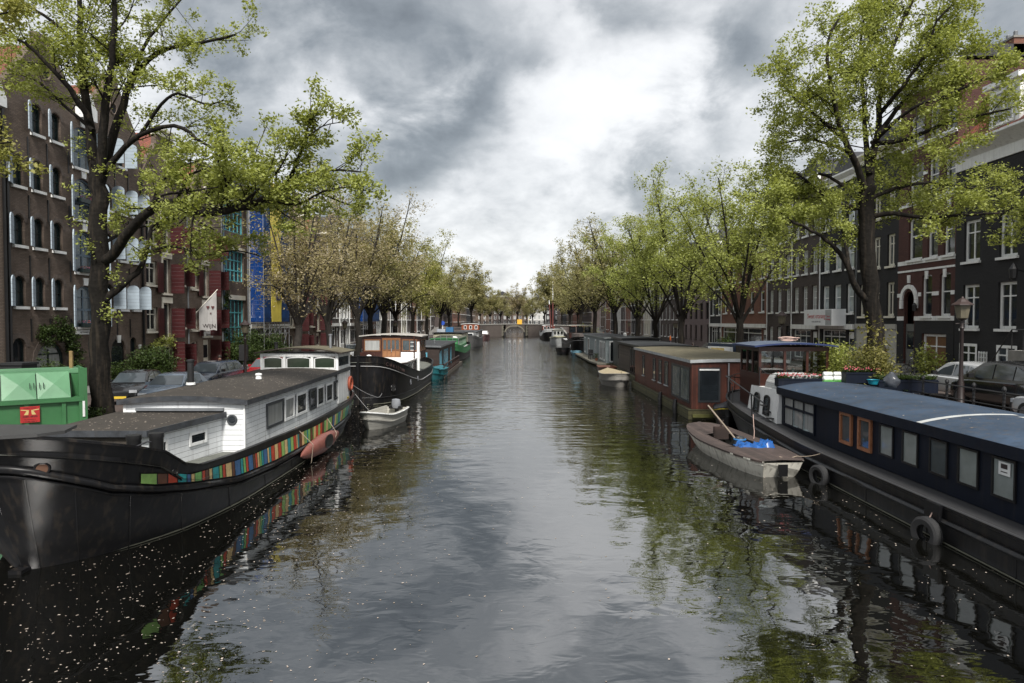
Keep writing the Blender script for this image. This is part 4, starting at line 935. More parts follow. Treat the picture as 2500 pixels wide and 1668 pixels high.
mb = MB(); mb.tube([(5.6, 0, 5.6), (5.6, -.7, 5.75)], .03, 6); mb.lathe([(.05, 5.2), (.16, 5.3), (.2, 5.75), (.08, 5.95), (.02, 6.05)], 8, c=(5.6, -.7, 0)); mb.build('wall_lamp', IRON, o)
# tall maroon and white house with arched entrance
o = place_house('row_house', 'R', 39.8, 45.7, 'tall maroon brick house with white bands and arched white entrance', zoff=0)
W = 5.9; jobs = []
for z, h in ((3.7, 2.6), (7.3, 2.7), (11.0, 2.4), (14.6, 1.9)):
    for u in (1.9, 3.7, 5.3) if z > 5 else (3.2, 5.0): jobs.append((u, z, 1.05 if u != 1.9 else 1.5, h))
holes = [(u - w / 2, u + w / 2, z, z + h, .18) for u, z, w, h in jobs] + [(.8, 1.9, .6, 5.3, .55), (2.8, 5.2, .1, 2.6, 0)]
body(o, W, 18.4, holes, BR_MAROON, 11, None, DARKTILE, 0)
for u, z, w, h in jobs: add_win(o, u, z, w, h, .18, 'sash', WHITE, GL_DARK, WHITE)
add_win(o, 4.0, .1, 2.4, 2.5, 0, 'pair', WHITE, mat('varnished_brown_door', (.16, .08, .035), .4)); pane_door(o, 1.35, .6, 1.05, 2.6, mat('grey_door', (.13, .135, .13), .6))
mb = MB(); A = arc(.65, 2.05, 4.75, .75); B = arc(.4, 2.3, 4.75, 1.0)
for a, b, c, d in zip(A, A[1:], B[1:], B): mb.add([(a[0], -.12, a[1]), (b[0], -.12, b[1]), (c[0], -.12, c[1]), (d[0], -.12, d[1]), (a[0], 0, a[1]), (b[0], 0, b[1]), (c[0], 0, c[1]), (d[0], 0, d[1])], [(0, 1, 2, 3), (3, 2, 6, 7), (0, 4, 5, 1)])
mb.box(.38, .66, -.12, 0, 4.2, 4.74); mb.box(2.04, 2.32, -.12, 0, 4.2, 4.74); mb.build('door_surround', WHITE, o)
for z, h, a, b in ((3.42, .27, 0, .75), (3.42, .27, 1.95, W), (4.95, .24, 2.35, 2.62), (4.95, .24, 3.78, 4.42), (4.95, .24, 5.58, W), (4.95, .24, 0, .38), (6.55, .12, 0, W), (7.02, .26, 0, W), (10.75, .2, 0, W), (9.2, .2, 2.7, 3.12), (9.2, .2, 4.28, 4.72), (14.35, .2, 0, W), (12.5, .2, 2.7, 3.1)):
    mb = MB(); mb.box(a, b, -.045, -.002, z, z + h); mb.build('stone_band', WHITE, o)
for u, z in ((1.3, 5.85), (3.2, 6.0), (5.0, 6.0), (3.7, 10.1), (5.3, 10.1)): mb = MB(); mb.prism([(u - .12, z), (u + .12, z), (u + .15, z + .5), (u - .15, z + .5)], -.07, -.002, 'y'); mb.build('keystone', WHITE, o)
mb = MB(); mb.box(0, W, -.03, -.003, .0, 3.4); 
for i in range(3): mb.box(.5, 2.2, -.9 + .3 * i, -.03, .2 * i, .2 * (i + 1) - .004, 1)
mb = MB(); [mb.box(.5, 2.2, -.9 + .3 * i, 0, .2 * i, .2 * (i + 1) - .004) for i in range(3)]; mb.build('steps', GREYSTONE, o)
mb = MB(); mb.box(2.0, 2.78, -.03, -.003, .0, 3.4); mb.box(5.22, W, -.03, -.003, 0, 3.4); mb.box(0, .75, -.03, -.003, 0, 3.4); mb.box(2.78, 5.22, -.03, -.003, 2.62, 3.4); mb.build('plinth', BR_BLACK, o)
mb = MB(); mb.lathe([(.05, 4.0), (.12, 4.05), (.14, 4.4), (.02, 4.55)], 8, c=(2.35, -.25, 0)); mb.build('wall_lamp', IRON, o)
cornice(o, W, 18.6, WHITE, .5, .7)
mb = MB(); mb.prism([(.3, 18.62), (11, 18.62), (10.5, 19.3), (.8, 19.3)], 0, W, 'x'); mb.build('roof', DARKTILE, o)
chimney(o, 5.0, 3.4, 18.7, 1.8, .95)
# rear block seen above the black house
o = thing('rear_building', 'black rear building with white eaves rising behind the red-tiled roof', 'building', (30.5, 39.6, 1.6), -PI / 2)
mb = MB(); mb.box(0, 9, 0, 9, 0, 18.0); mb.build('wall', BR_BLACK, o); mb = MB(); mb.box(-.3, 9.3, -.4, 9.3, 18.003, 18.5); mb.build('eaves', WHITE, o)
mb = MB(); mb.box(-.1, 9.1, -.2, 9.1, 18.502, 18.8); mb.build('roof', DARKTILE, o); add_win(o, 2.0, 15, 1.2, 1.8, 0, 'sash', WHITE, GL_BLIND, WHITE, rev=-.1)

# dark house with cream ground floor
o = plain('R', 45.7, 51.2, 15.5, BR_BLACK, 'dark brick house with cream windows above a cream plastered ground floor', 'pair', CREAM, 3, 4, .95, 2.3, 3.9, 3.4, ground='', corn=CREAM)
mb = MB(); mb.box(0, 5.5, -.06, -.003, 0, 3.3); mb.box(0, 5.5, -.14, -.062, 3.0, 3.35); mb.build('plaster_base', mat('cream_render', (.42, .41, .37), .8, stain=.5), o)
mb = MB(); [mb.prism(outline(.9, 1.2, .4), -.085, -.065, 'y') for _ in (0,)]; q = mb.build('basement_window', mat('dark_red_brick_niche', (.06, .02, .018)), o); q.location = (1.6, 0, .6); q2 = link('basement_window', q.data, o, (4.0, 0, .6))
# black house with shop sign
o = plain('R', 51.2, 57.3, 15, BR_BLACK, 'black painted house with white sashes above the white shop sign', 'sash', WHITE, 3, 4, 1.15, 2.25, 4.3, 3.4, ground='shop', corn=WHITE, gl=GL_BLIND)
sg = thing('shop_sign', 'white box sign with small red shop lettering on the black house', 'sign', (FR, 57.6, 4.6), -PI / 2)
mb = MB(); mb.box(0, 5.0, -1.2, -.1, 0, 1.3); mb.build('box', mat('sign_white', (.82, .84, .86), .5, var=.05), sg)
RED = mat('red_lettering', (.45, .02, .03), .5); GREYT = mat('grey_lettering', (.2, .2, .22), .5)
text('lettering', "Sweet oranang", .55, RED, sg, (2.3, -1.205, .75), (PI / 2, 0, 0)); text('small_lettering', 'street authentic thai', .2, GREYT, sg, (2.3, -1.205, .32), (PI / 2, 0, 0))
mb = MB(); mb.box(3.95, 4.96, -1.21, -1.203, .06, 1.24); mb.build('side_panel', mat('sign_grey', (.42, .44, .46), .5), sg); text('lettering', 'Sweet\noranang', .22, RED, sg, (4.45, -1.215, .62), (PI / 2, 0, 0))
# the rest of the named right-hand houses
plain('R', 57.5, 63.1, 16, BR_DARK, 'dark brick house with small-paned white windows, left of the shop sign', 'cross', WHITE, 3, 4, 1.0, 2.2, 4.6, 3.3, gl=GL_CURT)
plain('R', 63.1, 69.2, 16, BR_DARK, 'dark brick house with small-paned white windows beside the red brick side wall', 'cross', WHITE, 3, 4, 1.0, 2.2, 4.6, 3.3, ground='door', gl=GL_CURT)
plain('R', 69.2, 84.5, 11.5, BR_RED, 'red brick corner house with white shop front', 'sash', WHITE, 5, 2, 1.3, 2.2, 4.7, 3.5, gl=GL_DARK)
plain('R', 84.5, 89.5, 13.5, BR_BLACK, 'narrow black house with paired white arched windows', 'sash', WHITE, 2, 3, 1.3, 2.4, 4.5, 3.3, ground='shop', rise=.2)
plain('R', 89.5, 103.5, 14, BR_MAUVE, 'mauve brick house with dark unframed windows', 'bare', mat('brown_frame', (.03, .02, .015)), 5, 3, 1.4, 2.2, 4.0, 3.4, ground='door', gl=GL_DARK, sill=False, corn=LEADG)
plain('R', 103.5, 120, 14.5, BR_DARK, 'grey-brown house with many narrow white windows', 'sash', WHITE, 6, 3, 1.1, 2.3, 4.0, 3.4, ground='door')
farR = [(120, 128, BR_BLACK, 10, '', 'black painted'), (128, 135, mat('cream_plaster', (.45, .43, .36)), 12, 'bell', 'cream plaster'), (135, 143, BR_BROWN, 13, '', 'brown brick'), (143, 150, BR_BLACK, 12, 'bell', 'black brick'),
        (150, 158, BR_RED, 13, '', 'ruddy brick'), (158, 165, BR_DARK, 13, 'spout', 'purple brick'), (165, 174, mat('white_plaster', (.5, .5, .48)), 12, '', 'whitewashed'), (174, 182, BR_BLACK, 13, 'step', 'sooty brick'), (182, 192, BR_RED, 12.5, '', 'orange-red brick'), (192, 204, BR_BROWN, 13, '', 'dull brown brick')]
far_row('R', farR, 'right')
for side in 'LR':
    for i in range(5):
        plain(side, 228 + i * 38, 264 + i * 38, 13 + i % 3, (BR_DARK, BR_RED, BR_BROWN, BR_BLACK, BR_LIGHT)[i], '%s beyond the bridge, %s on the %s bank' % (('long purple-brown terrace', 'long red terrace', 'long brown terrace', 'long black terrace', 'long buff terrace')[i], ('nearest', 'second', 'third', 'fourth', 'farthest')[i], 'left' if side == 'L' else 'right'), cols=12, rows=3, ww=1.2, ground='', pipes=False, z0=1.6, pitch=3.4, name='terrace')
# beyond the bridge: a row across the end of the view
for i, (x0, x1, H, m, nm) in enumerate(((-46, -34, 14, BR_DARK, 'dark'), (-34, -24, 15, BR_BROWN, 'brown'), (-24, -14, 17, BR_BROWN, 'broad brown'), (-14, -2, 19, BR_DARK, 'dark tall'), (-2, 8, 17, BR_BROWN, 'brown middle'), (8, 19, 16, mat('white_plaster', (.5, .5, .48)), 'white plastered'), (19, 30, 15, BR_BLACK, 'black'), (30, 44, 15, BR_RED, 'reddish'))):
    o = thing('row_house', '%s house facing down the canal beyond the bridge' % nm, 'house', (x0, 425, 1.3)); W_ = x1 - x0; n_ = int(W_ / 2.6)
    js = [(W_ * (k + .5) / n_, z) for k in range(n_) for z in (1.2, 4.6, 8, 11.4)]
    body(o, W_, H, [(u - .65, u + .65, z, z + 2.2, 0) for u, z in js], m, 10, None, DARKTILE, 3.0)
    for u, z in js: add_win(o, u, z, 1.3, 2.2, 0, 'sash', WHITE, None, None)
    cornice(o, W_, H + .1, WHITE)

# ---------------------------------------------------------------- scaffolds
NETT = bpy.data.materials.new('thin_blue_netting'); NETT.use_nodes = True; _n = NETT.node_tree; _n.nodes.clear(); _o = N(_n, 'ShaderNodeOutputMaterial'); _x = N(_n, 'ShaderNodeMixShader'); _t = N(_n, 'ShaderNodeBsdfTransparent'); _d = N(_n, 'ShaderNodeBsdfDiffuse'); _d.inputs[0].default_value = (.008, .06, .26, 1); _x.inputs[0].default_value = .5
L(_n, _t.outputs[0], _x.inputs[1]); L(_n, _d.outputs[0], _x.inputs[2]); L(_n, _x.outputs[0], _o.inputs[0])
def scaffold(y0, y1, z1, label, yel=None, zb=4.9):
    o = thing('scaffold', label, 'scaffold', (FL, y0, 1.2), PI / 2); W = y1 - y0; D_ = 2.0; H = z1 - 1.2
    mb = MB(); nx = max(3, int(W / 1.3)); us = [W * i / nx for i in range(nx + 1)]
    for u in us: mb.tube([(u, -D_, 0 if u in (us[0], us[-1], us[nx // 2]) else 2.4), (u, -D_, H)], .035, 5); mb.tube([(u, -.8, 2.4), (u, -.8, H)], .035, 5)
    mb.build('standards', STEEL, o)
    mb = MB()
    for z in np.arange(2.6, H, 1.0): mb.tube([(0, -D_, z), (W, -D_, z)], .03, 5); mb.tube([(0, -D_, z), (0, -.8, z)], .03, 5); mb.tube([(W, -D_, z), (W, -.8, z)], .03, 5)
    for u in us[:-1]: mb.tube([(u, -D_, 2.6), (u + W / nx / 2, -D_, 3.1)], .025, 4); mb.tube([(u + W / nx / 2, -D_, 3.1), (u + W / nx, -D_, 2.6)], .025, 4)
    mb.tube([(0, -D_, 3.1), (W, -D_, 3.1)], .03, 5); mb.tube([(W * .6, -D_, 0), (W * .9, -D_, 2.6)], .03, 5); mb.build('ledgers', STEEL, o)
    mb = MB(); [mb.box(.05, W - .05, -D_ + .1, -.85, z, z + .05) for z in np.arange(3.2, H, 2.0)]; mb.build('planks', mat('scaffold_plank', (.2, .17, .12), .8), o)
    def net(name, u0, u1, m, yv=None):
        mb = MB(); n = 24; k = 14; yv = yv if yv is not None else -D_ - .06
        secs = [[(u0 + (u1 - u0) * i / n, yv + .035 * math.sin(i * 1.9 + j * .8), zb - 1.2 + (H + .3 - zb + 1.2) * j / k) for j in range(k + 1)] for i in range(n + 1)]
        mb.loft(secs); return mb.build(name, m, o, smooth=80)
    BLU = mat('blue_netting', (.009, .048, .165), .6, var=.35, vs=1.2, lines=('z', 1.0, .03, .5)); YEL = mat('yellow_netting', (.68, .56, .10), .6, var=.12, vs=1.2)
    if yel:
        net('blue_sheet', .0, yel[0], BLU); net('yellow_sheet', yel[0], yel[1], YEL, -D_ - .13); net('blue_sheet', yel[1], W, BLU)
        mb = MB(); c = (yel[0] + yel[1]) / 2; mb.box(c - .2, c + .9, -D_ - .2, -D_ - .17, zb + .8, zb + 2.1); b_ = mb.build('emblem', mat('emblem_navy', (.02, .025, .09)), o); mb = MB(); mb.lathe([(.3, -.02), (.3, .0)], 14, c=(c + .35, -D_ - .21, zb + 1.45), axis='y'); mb.build('emblem_disc', YEL, b_)
    else: net('blue_sheet', 0, W, BLU)
    mb = MB(); mb.loft([[(-.05 + .02 * math.sin(i * 2 + j), -D_ + 1.15 * i / 8, (zb - 1.2 if not yel else zb - 1.2) + (H - zb + 1.2) * j / 10) for j in range(11)] for i in range(9)]); mb.build('end_sheet', NETT, o)
    mb = MB(); n = 6; secs = [[(-.05, -D_ + (D_ - .3) * i / n, z) for z in (zb - 1.2, H)] for i in range(n + 1)]
    return o, mb
o, _ = scaffold(60.5, 67.2, 17.3, 'tall scaffold with blue netting and one yellow strip', (1.55, 4.25))
scaffold(100, 112, 17.5, 'second scaffold wrapped in plain blue netting further along')

# ---------------------------------------------------------------- far bridge
BY = 214.0
o = thing('bridge', 'brick arch bridge with iron railing across the far end of the canal', 'bridge', (0, BY, 0))
mb = MB(); zt = lambda x: 3.35 + .45 * (1 - min(1, abs(x) / 15) ** 2)
xs = [-16 + i for i in range(33)]; cx, hw, rise = -.2, 2.85, 2.0; zs0 = 1.25
for i in range(len(xs) - 1):
    a, b = xs[i], xs[i + 1]
    if a >= cx - hw - .5 and b <= cx + hw + .5: continue
    mb.quad((a, 0, -1), (b, 0, -1), (b, 0, zt(b)), (a, 0, zt(a))); mb.quad((a, 8, -1), (a, 8, zt(a)), (b, 8, zt(b)), (b, 8, -1))
def az_(x): t = max(-1, min(1, (x - cx) / hw)); return zs0 + rise * math.sqrt(max(0, 1 - t * t))
xl = max(x for x in xs if x < cx - hw - .5 + 1e-6) if 0 else -4.0; xr = 3.0 + 1
X_ = [-4.0, cx - hw] + [cx - hw * math.cos(PI * i / 14) for i in range(1, 14)] + [cx + hw, 4.0]
X_ = sorted(X_)
for a, b in zip(X_, X_[1:]):
    for yv in (0, 8):
        if b <= cx - hw + 1e-6 or a >= cx + hw - 1e-6: mb.quad((a, yv, -1), (b, yv, -1), (b, yv, zt(b)), (a, yv, zt(a)))
        else: mb.quad((a, yv, az_(a)), (b, yv, az_(b)), (b, yv, zt(b)), (a, yv, zt(a)))
    if a >= cx - hw - 1e-6 and b <= cx + hw + 1e-6: mb.quad((a, 0, az_(a)), (a, 8, az_(a)), (b, 8, az_(b)), (b, 0, az_(b)))
mb.quad((cx - hw, 0, -1), (cx - hw, 8, -1), (cx - hw, 8, zs0), (cx - hw, 0, zs0)); mb.quad((cx + hw, 0, -1), (cx + hw, 0, zs0), (cx + hw, 8, zs0), (cx + hw, 8, -1))
# the loop above left out cells between -4 and 4; the arch strip fills them
mb.build('wall', brick('bridge_brick', (.07, .055, .048), (.10, .08, .07), (.06, .055, .05), .3, .09), o)
mb = MB(); mb.loft([[(x, -.15, zt(x)), (x, -.15, zt(x) + .28), (x, 8.15, zt(x) + .28), (x, 8.15, zt(x))] for x in xs], closed=True); mb.build('deck_edge', GREYSTONE, o)
mb = MB()
for i in range(14):
    a, b = PI * i / 14, PI * (i + 1) / 14
    q = lambda t, rr: (cx - (hw + rr) * math.cos(t), zs0 + (rise + rr) * math.sin(t))
    p = [q(a, 0), q(b, 0), q(b, .4), q(a, .4)]; mb.add([(u, -.06, z) for u, z in p] + [(u, 0, z) for u, z in p], [(0, 1, 2, 3), (3, 2, 6, 7), (0, 4, 5, 1)])
mb.build('arch_ring', mat('pale_arch_stone', (.15, .14, .11), .8, stain=.5), o)
for x in (cx - hw - 1.2, cx + hw + .6):
    mb = MB(); [mb.box(x, x + (.7 if i % 2 else .5), -.08, 0, .2 + i * .42, .5 + i * .42) for i in range(8)]; mb.build('quoins', mat('pale_arch_stone', (.15, .14, .11)), o)
for x in (cx - hw - .5, cx + hw): mb = MB(); mb.box(x, x + .5, -.5, -.0, -.5, 1.4); mb.build('fender', BLACKP, o)
for yv in (.2, 7.8):
    mb = MB()
    for i in range(65): x = -16 + i * .5; mb.box(x - .025, x + .025, yv - .03, yv + .03, zt(x) + .28, zt(x) + 1.3)
    for dz in (.7, 1.28): mb.loft([[(x, yv - .03, zt(x) + dz), (x, yv - .03, zt(x) + dz + .06), (x, yv + .03, zt(x) + dz + .06), (x, yv + .03, zt(x) + dz)] for x in xs], closed=True)
    mb.build('railing', IRON, o)
o = thing('navigation_sign', 'yellow square sign hung on the bridge railing above the arch', 'sign', (1.35, BY - .1, 3.85)); mb = MB(); mb.box(-.75, .75, -.08, 0, 0, 1.5); mb.build('board', mat('sign_yellow', (.75, .42, .05), .5, var=.05), o); mb = MB(); mb.box(-.8, .8, .003, .04, .1, .2); mb.box(-.8, .8, .003, .04, 1.2, 1.3); mb.build('bracket', IRON, o)
# ---------------------------------------------------------------- boats
HULLB = mat('black_hull_paint', (.009, .009, .010), .36, var=.6, vs=1.3, streak=.30, bump=.35, bs=3, stain=.3, spec=.22)
HULLD = mat('black_hull_tar', (.006, .006, .007), .38, var=.5, vs=2, streak=.18, bump=.3, bs=5, spec=.35)
DECK = mat('grey_green_deck', (.11, .115, .10), .8, var=.3, stain=.3)
FELT = mat('brown_felt_roof', (.034, .028, .022), .85, var=.3, vs=1.5, stain=.2, bump=.3)
FELTG = mat('mossy_roof', (.10, .088, .055), .9, var=.35, vs=2, stain=.3, bump=.5, bs=40)
FELTK = mat('dark_felt_roof', (.028, .03, .034), .8, var=.3)
FASC = mat('zinc_fascia', (.055, .06, .068), .5, .3, var=.5, vs=4, streak=.3)
SIDING = mat('white_clapboard', (.74, .76, .77), .5, var=.07, lines=('z', .155, .07, .75), stain=.22, streak=.3, vs=1.6)
WOODV = mat('red_brown_boards', (.095, .028, .017), .55, var=.5, lines=('xy', .13, .07, .7))
WOODP = mat('weathered_planks', (.10, .08, .06), .8, var=.5, lines=('z', .14, .08, .7))
WOODB = mat('dark_brown_planks', (.035, .022, .018), .6, var=.35, lines=('z', .2, .05, .5))
VARN = mat('varnished_wood', (.17, .075, .032), .35, var=.3, vs=4)
MAHOG = mat('mahogany', (.040, .013, .009), .35, var=.3, vs=4)
ROPE = mat('old_rope', (.32, .26, .20), .9, var=.3, vs=20)
RUBBER = mat('tyre_rubber', (.018, .018, .019), .7, var=.4, bump=.3)
MOSS = mat('mossy_concrete', (.085, .08, .035), .9, var=.5, vs=4, stain=.5, bump=.6, lines=('z', .22, .12, .7))

def herm(xs, ys, x):
    xs, ys = np.array(xs, float), np.array(ys, float); m = np.zeros(len(xs)); d = np.diff(ys) / np.diff(xs)
    m[0], m[-1] = d[0], d[-1]
    for i in range(1, len(xs) - 1): m[i] = 0 if d[i - 1] * d[i] <= 0 else 2 * d[i - 1] * d[i] / (d[i - 1] + d[i])
    i = int(min(len(xs) - 2, max(0, np.searchsorted(xs, x) - 1))); h = xs[i + 1] - xs[i]; t = (x - xs[i]) / h
    return float((2 * t ** 3 - 3 * t ** 2 + 1) * ys[i] + (t ** 3 - 2 * t ** 2 + t) * h * m[i] + (-2 * t ** 3 + 3 * t ** 2) * ys[i + 1] + (t ** 3 - t ** 2) * h * m[i + 1])
class Hull:
    """keys: (t, y at water, y at rail, half beam at water, half beam at rail); rail: (y, z)"""
    def __init__(s, keys, rail, p=1.0): s.k = list(zip(*keys)); s.rail = list(zip(*rail)); s.p = p
    def zt(s, t): return herm(s.rail[0], s.rail[1], herm(s.k[0], s.k[2], t))
    def P(s, t, z, side=1, off=0.):
        kt = s.k[0]; zt = s.zt(t); f = max(0, min(1.0, z / zt)) ** s.p
        def xy(tt):
            yw, yt, bw, bt = (herm(kt, s.k[j], tt) for j in (1, 2, 3, 4))
            return Vector((max(0, bw + (bt - bw) * f) * (1 + min(0, z) * .35), yw + (yt - yw) * f))
        q = xy(t)
        if off:
            d = xy(min(1, t + .004)) - xy(max(0, t - .004)); n = Vector((d.y, -d.x)); n = n.normalized() if n.length > 1e-6 else Vector((1, 0)); q = q + n * off
        return Vector((q.x * side, q.y, z))
    def ts(s, n=46): return [.5 - .5 * math.cos(PI * i / n) * (1 if 1 else 1) for i in range(n + 1)]
    def shell(s, par, m, name='hull', zs=8, inner=.1, deck=None, deckm=None, deckdrop=.35, ta=0, tb=1):
        mb = MB(); T = s.ts()
        for side in (1, -1):
            mb.loft([[tuple(s.P(t, -.5 + (s.zt(t) + .5) * j / zs, side)) for j in range(zs + 1)] for t in T])
        o = fixn(mb.build(name, m, par, smooth=50))
        mb = MB()   # bulwark inside face and rail cap
        for side in (1, -1):
            mb.loft([[tuple(s.P(t, s.zt(t), side, .03)), tuple(s.P(t, s.zt(t), side, .03) + Vector((0, 0, .05))), tuple(s.P(t, s.zt(t), side, -inner) + Vector((0, 0, .05))), tuple(s.P(t, s.zt(t), side, -inner) - Vector((0, 0, deckdrop + .05)))] for t in T])
        fixn(mb.build('rail', m, par))
        if deckm:
            mb = MB(); mb.loft([[tuple(s.P(t, s.zt(t), 1, -.02) - Vector((0, 0, deckdrop))), (0, s.P(t, s.zt(t), 1).y, s.zt(t) - deckdrop + .04), tuple(s.P(t, s.zt(t), -1, -.02 * 0) - Vector((0, 0, deckdrop)))] for t in T]); mb.build('deck', deckm, par)
        return o
    def t_at(s, y):
        a, b = 0., 1.
        for _ in range(30):
            m_ = (a + b) / 2
            if herm(s.k[0], s.k[2], m_) < y: a = m_
            else: b = m_
        return a
    def band(s, par, name, m, zf, r=.06, ta=0, tb=1, n=60, sides=(1, -1), off=.03):
        mb = MB()
        for side in sides: mb.tube([s.P(ta + (tb - ta) * i / n, zf(herm(s.k[0], s.k[2], ta + (tb - ta) * i / n), ta + (tb - ta) * i / n), side, off) for i in range(n + 1)], r, 6)
        return mb.build(name, m, par, smooth=60)
    def panel(s, par, name, mats, z0, z1, ta, tb, n, side=1, off=.015, pick=None, sub=2):
        mb = MB()
        for i in range(n):
            for k in range(sub):
                a, b = ta + (tb - ta) * (i + k / sub) / n, ta + (tb - ta) * (i + (k + 1) / sub) / n; ya, yb = herm(s.k[0], s.k[2], a), herm(s.k[0], s.k[2], b)
                mb.quad(s.P(a, z0(ya), side, off), s.P(b, z0(yb), side, off), s.P(b, z1(yb), side, off), s.P(a, z1(ya), side, off), pick(i) if pick else 0)
        return mb.build(name, mats, par)
def IN(*p): a, b = zip(*p); return lambda y, *q: float(np.interp(y, a, b))

def bwin(par, side, a, b, z0, z1, X, fm=WHITE, gl=None, t=.06, arch=0, name='window', depth=.05, mull=0, proud=.03):
    """window on a cabin wall. side 'x+'/'x-' = wall facing +x/-x spanning y a..b; 'y' = wall facing the viewer spanning x a..b"""
    w, h = b - a, z1 - z0; mb = MB(); O = outline(w, h, arch); I = outline(w, h, arch, t); n = len(O)
    for i in range(n):
        j = (i + 1) % n
        mb.quad((O[i][0], -proud, O[i][1]), (O[j][0], -proud, O[j][1]), (I[j][0], -proud, I[j][1]), (I[i][0], -proud, I[i][1]))
        mb.quad((I[i][0], -proud, I[i][1]), (I[j][0], -proud, I[j][1]), (I[j][0], -.006, I[j][1]), (I[i][0], -.006, I[i][1])); mb.quad((O[j][0], -proud, O[j][1]), (O[i][0], -proud, O[i][1]), (O[i][0], .0, O[i][1]), (O[j][0], .0, O[j][1]))
    for k in range(mull): u = -w / 2 + w * (k + 1) / (mull + 1); mb.box(u - t * .4, u + t * .4, -proud, -.008, t, h - t)
    c = (a + b) / 2; loc, rz = {'x+': ((X, c, z0), PI / 2), 'x-': ((X, c, z0), -PI / 2), 'y': ((c, X, z0), 0)}[side]
    o = mb.build(name, fm, par); o.location = loc; o.rotation_euler = (0, 0, rz)
    g = MB(); g.add([(u, -.008, z) for u, z in outline(w, h, arch, t * .5)], [tuple(range(n))]); g.build('pane', gl or GL_DARK, o); return o
def roof_slab(par, x0, x1, y0, y1, z, crown, over=.12, th=.14, top=FELT, edge=FASC, name='roof', n=8, zl=None):
    mb = MB(); xs_ = [x0 - over + (x1 - x0 + 2 * over) * i / n for i in range(n + 1)]; zf = lambda x: z + crown * (1 - ((x - (x0 + x1) / 2) / ((x1 - x0) / 2 + over)) ** 2)
    ya, yb = y0 - over, y1 + over
    for a, b in zip(xs_, xs_[1:]): mb.quad((a, ya, zf(a) + th), (b, ya, zf(b) + th), (b, yb, zf(b) + th), (a, yb, zf(a) + th), 0); mb.quad((a, ya, zf(a)), (a, yb, zf(a)), (b, yb, zf(b)), (b, ya, zf(b)), 1)
    for a, b in zip(xs_, xs_[1:]):
        for yv in (ya, yb): mb.quad((a, yv, zf(a)), (b, yv, zf(b)), (b, yv, zf(b) + th), (a, yv, zf(a) + th), 1)
    for xv in (xs_[0], xs_[-1]): mb.quad((xv, ya, zf(xv)), (xv, yb, zf(xv)), (xv, yb, zf(xv) + th), (xv, ya, zf(xv) + th), 1)
    return fixn(mb.build(name, [top, edge], par))
def rope(label, pts, r=.012, m=ROPE, sag=.0, name='mooring_rope', n=14):
    P = [Vector(p) for p in pts]; out = []
    for a, b in zip(P, P[1:]):
        for i in range(n): t = i / n; out.append(a.lerp(b, t) - Vector((0, 0, sag * 4 * t * (1 - t))))
    out.append(P[-1]); c = out[0].copy(); mb = MB(); mb.tube([p - c for p in out], r, 5); o = mb.build(name, m); o.location = c; return tag(o, label, 'rope')
def bollard(par, x, y, z, h=.4, r=.09, m=IRON):
    mb = MB()
    for dx in (-.16, .16): mb.lathe([(r, z), (r, z + h * .85), (r * 1.25, z + h * .9), (r * 1.25, z + h), (r * .3, z + h * 1.02)], 10, c=(x + dx * 0, y + dx, 0))
    return mb.build('bollard', m, par, smooth=40)

# ==== 1 the striped barge
BX, BY0 = -9.86, 12.4
o = thing('barge', 'black barge with a band of multicoloured stripes and white clapboard cabin', 'houseboat', (BX, BY0, 0)); SB = o
H1 = Hull([(0, 1.15, 0, 0, .0), (.02, 1.2, .03, .15, .5), (.045, 1.4, .2, .42, 1.0), (.08, 1.85, .65, .85, 1.58), (.13, 2.7, 1.6, 1.42, 2.12), (.2, 4.2, 3.4, 2.0, 2.38), (.32, 7.2, 6.8, 2.36, 2.42), (.5, 11.4, 11.2, 2.4, 2.42), (.7, 15.6, 15.8, 2.35, 2.42), (.84, 18.6, 19.2, 2.0, 2.3), (.93, 20.2, 21.2, 1.3, 1.85), (.98, 21.0, 22.4, .5, 1.05), (1, 21.2, 22.7, 0, 0)],
          [(0, 2.85), (.8, 2.60), (2.35, 2.12), (2.7, 2.0), (3.0, 1.72), (3.35, 1.57), (7, 1.38), (13, 1.25), (18, 1.35), (22.7, 1.68)], p=.8)
H1.shell(o, HULLB, deckm=DECK, deckdrop=.32)
strk = IN((0, 2.32), (.3, 2.1), (1, 1.68), (2, 1.4), (3, 1.24), (5.6, .80), (8.5, .64), (13, .58), (19, .7), (22.7, .95))
H1.band(o, 'rubbing_strake', HULLB, lambda y, t: strk(y) - .07, .075, .002, .998); H1.band(o, 'lower_strake', HULLB, lambda y, t: strk(y) - .22, .035, .002, .998)
H1.band(o, 'waterline', mat('pale_waterline_scum', (.12, .12, .09), .8), lambda y, t: .03, .02, .05, .97, off=.0)
STR = [mat('stripe_' + n_, c, .45, var=.25, vs=6, stain=.3) for n_, c in (('lime', (.32, .55, .15)), ('brown', (.13, .05, .025)), ('red', (.58, .07, .03)), ('teal', (.03, .33, .34)), ('blue', (.05, .14, .30)), ('sand', (.75, .54, .24)), ('dark', (.012, .012, .013)), ('green', (.22, .50, .14)))]
seq = []; rr = random.Random(12); last = -1
base_seq = [0] * 3 + [1] * 2 + [2] * 2 + [3] * 2 + [4] + [5] + [7] * 2 + [2] + [1] + [5] + [3] * 2 + [7] + [2] + [5] * 2 + [1] + [4] * 2 + [3] + [7] + [2] + [4] * 2 + [1] + [2] + [5] + [7] + [3] + [4] * 2 + [5] + [3] + [2] * 2
while len(seq) < 190:
    k = rr.choice([0, 1, 2, 3, 4, 5, 7, 5]); 
    if k != last: seq += [k] * rr.choice((1, 2, 2)); last = k
seq = base_seq + seq
sw = {'n': 0}
ta, tb = H1.t_at(1.6), H1.t_at(22.2); NS = 135
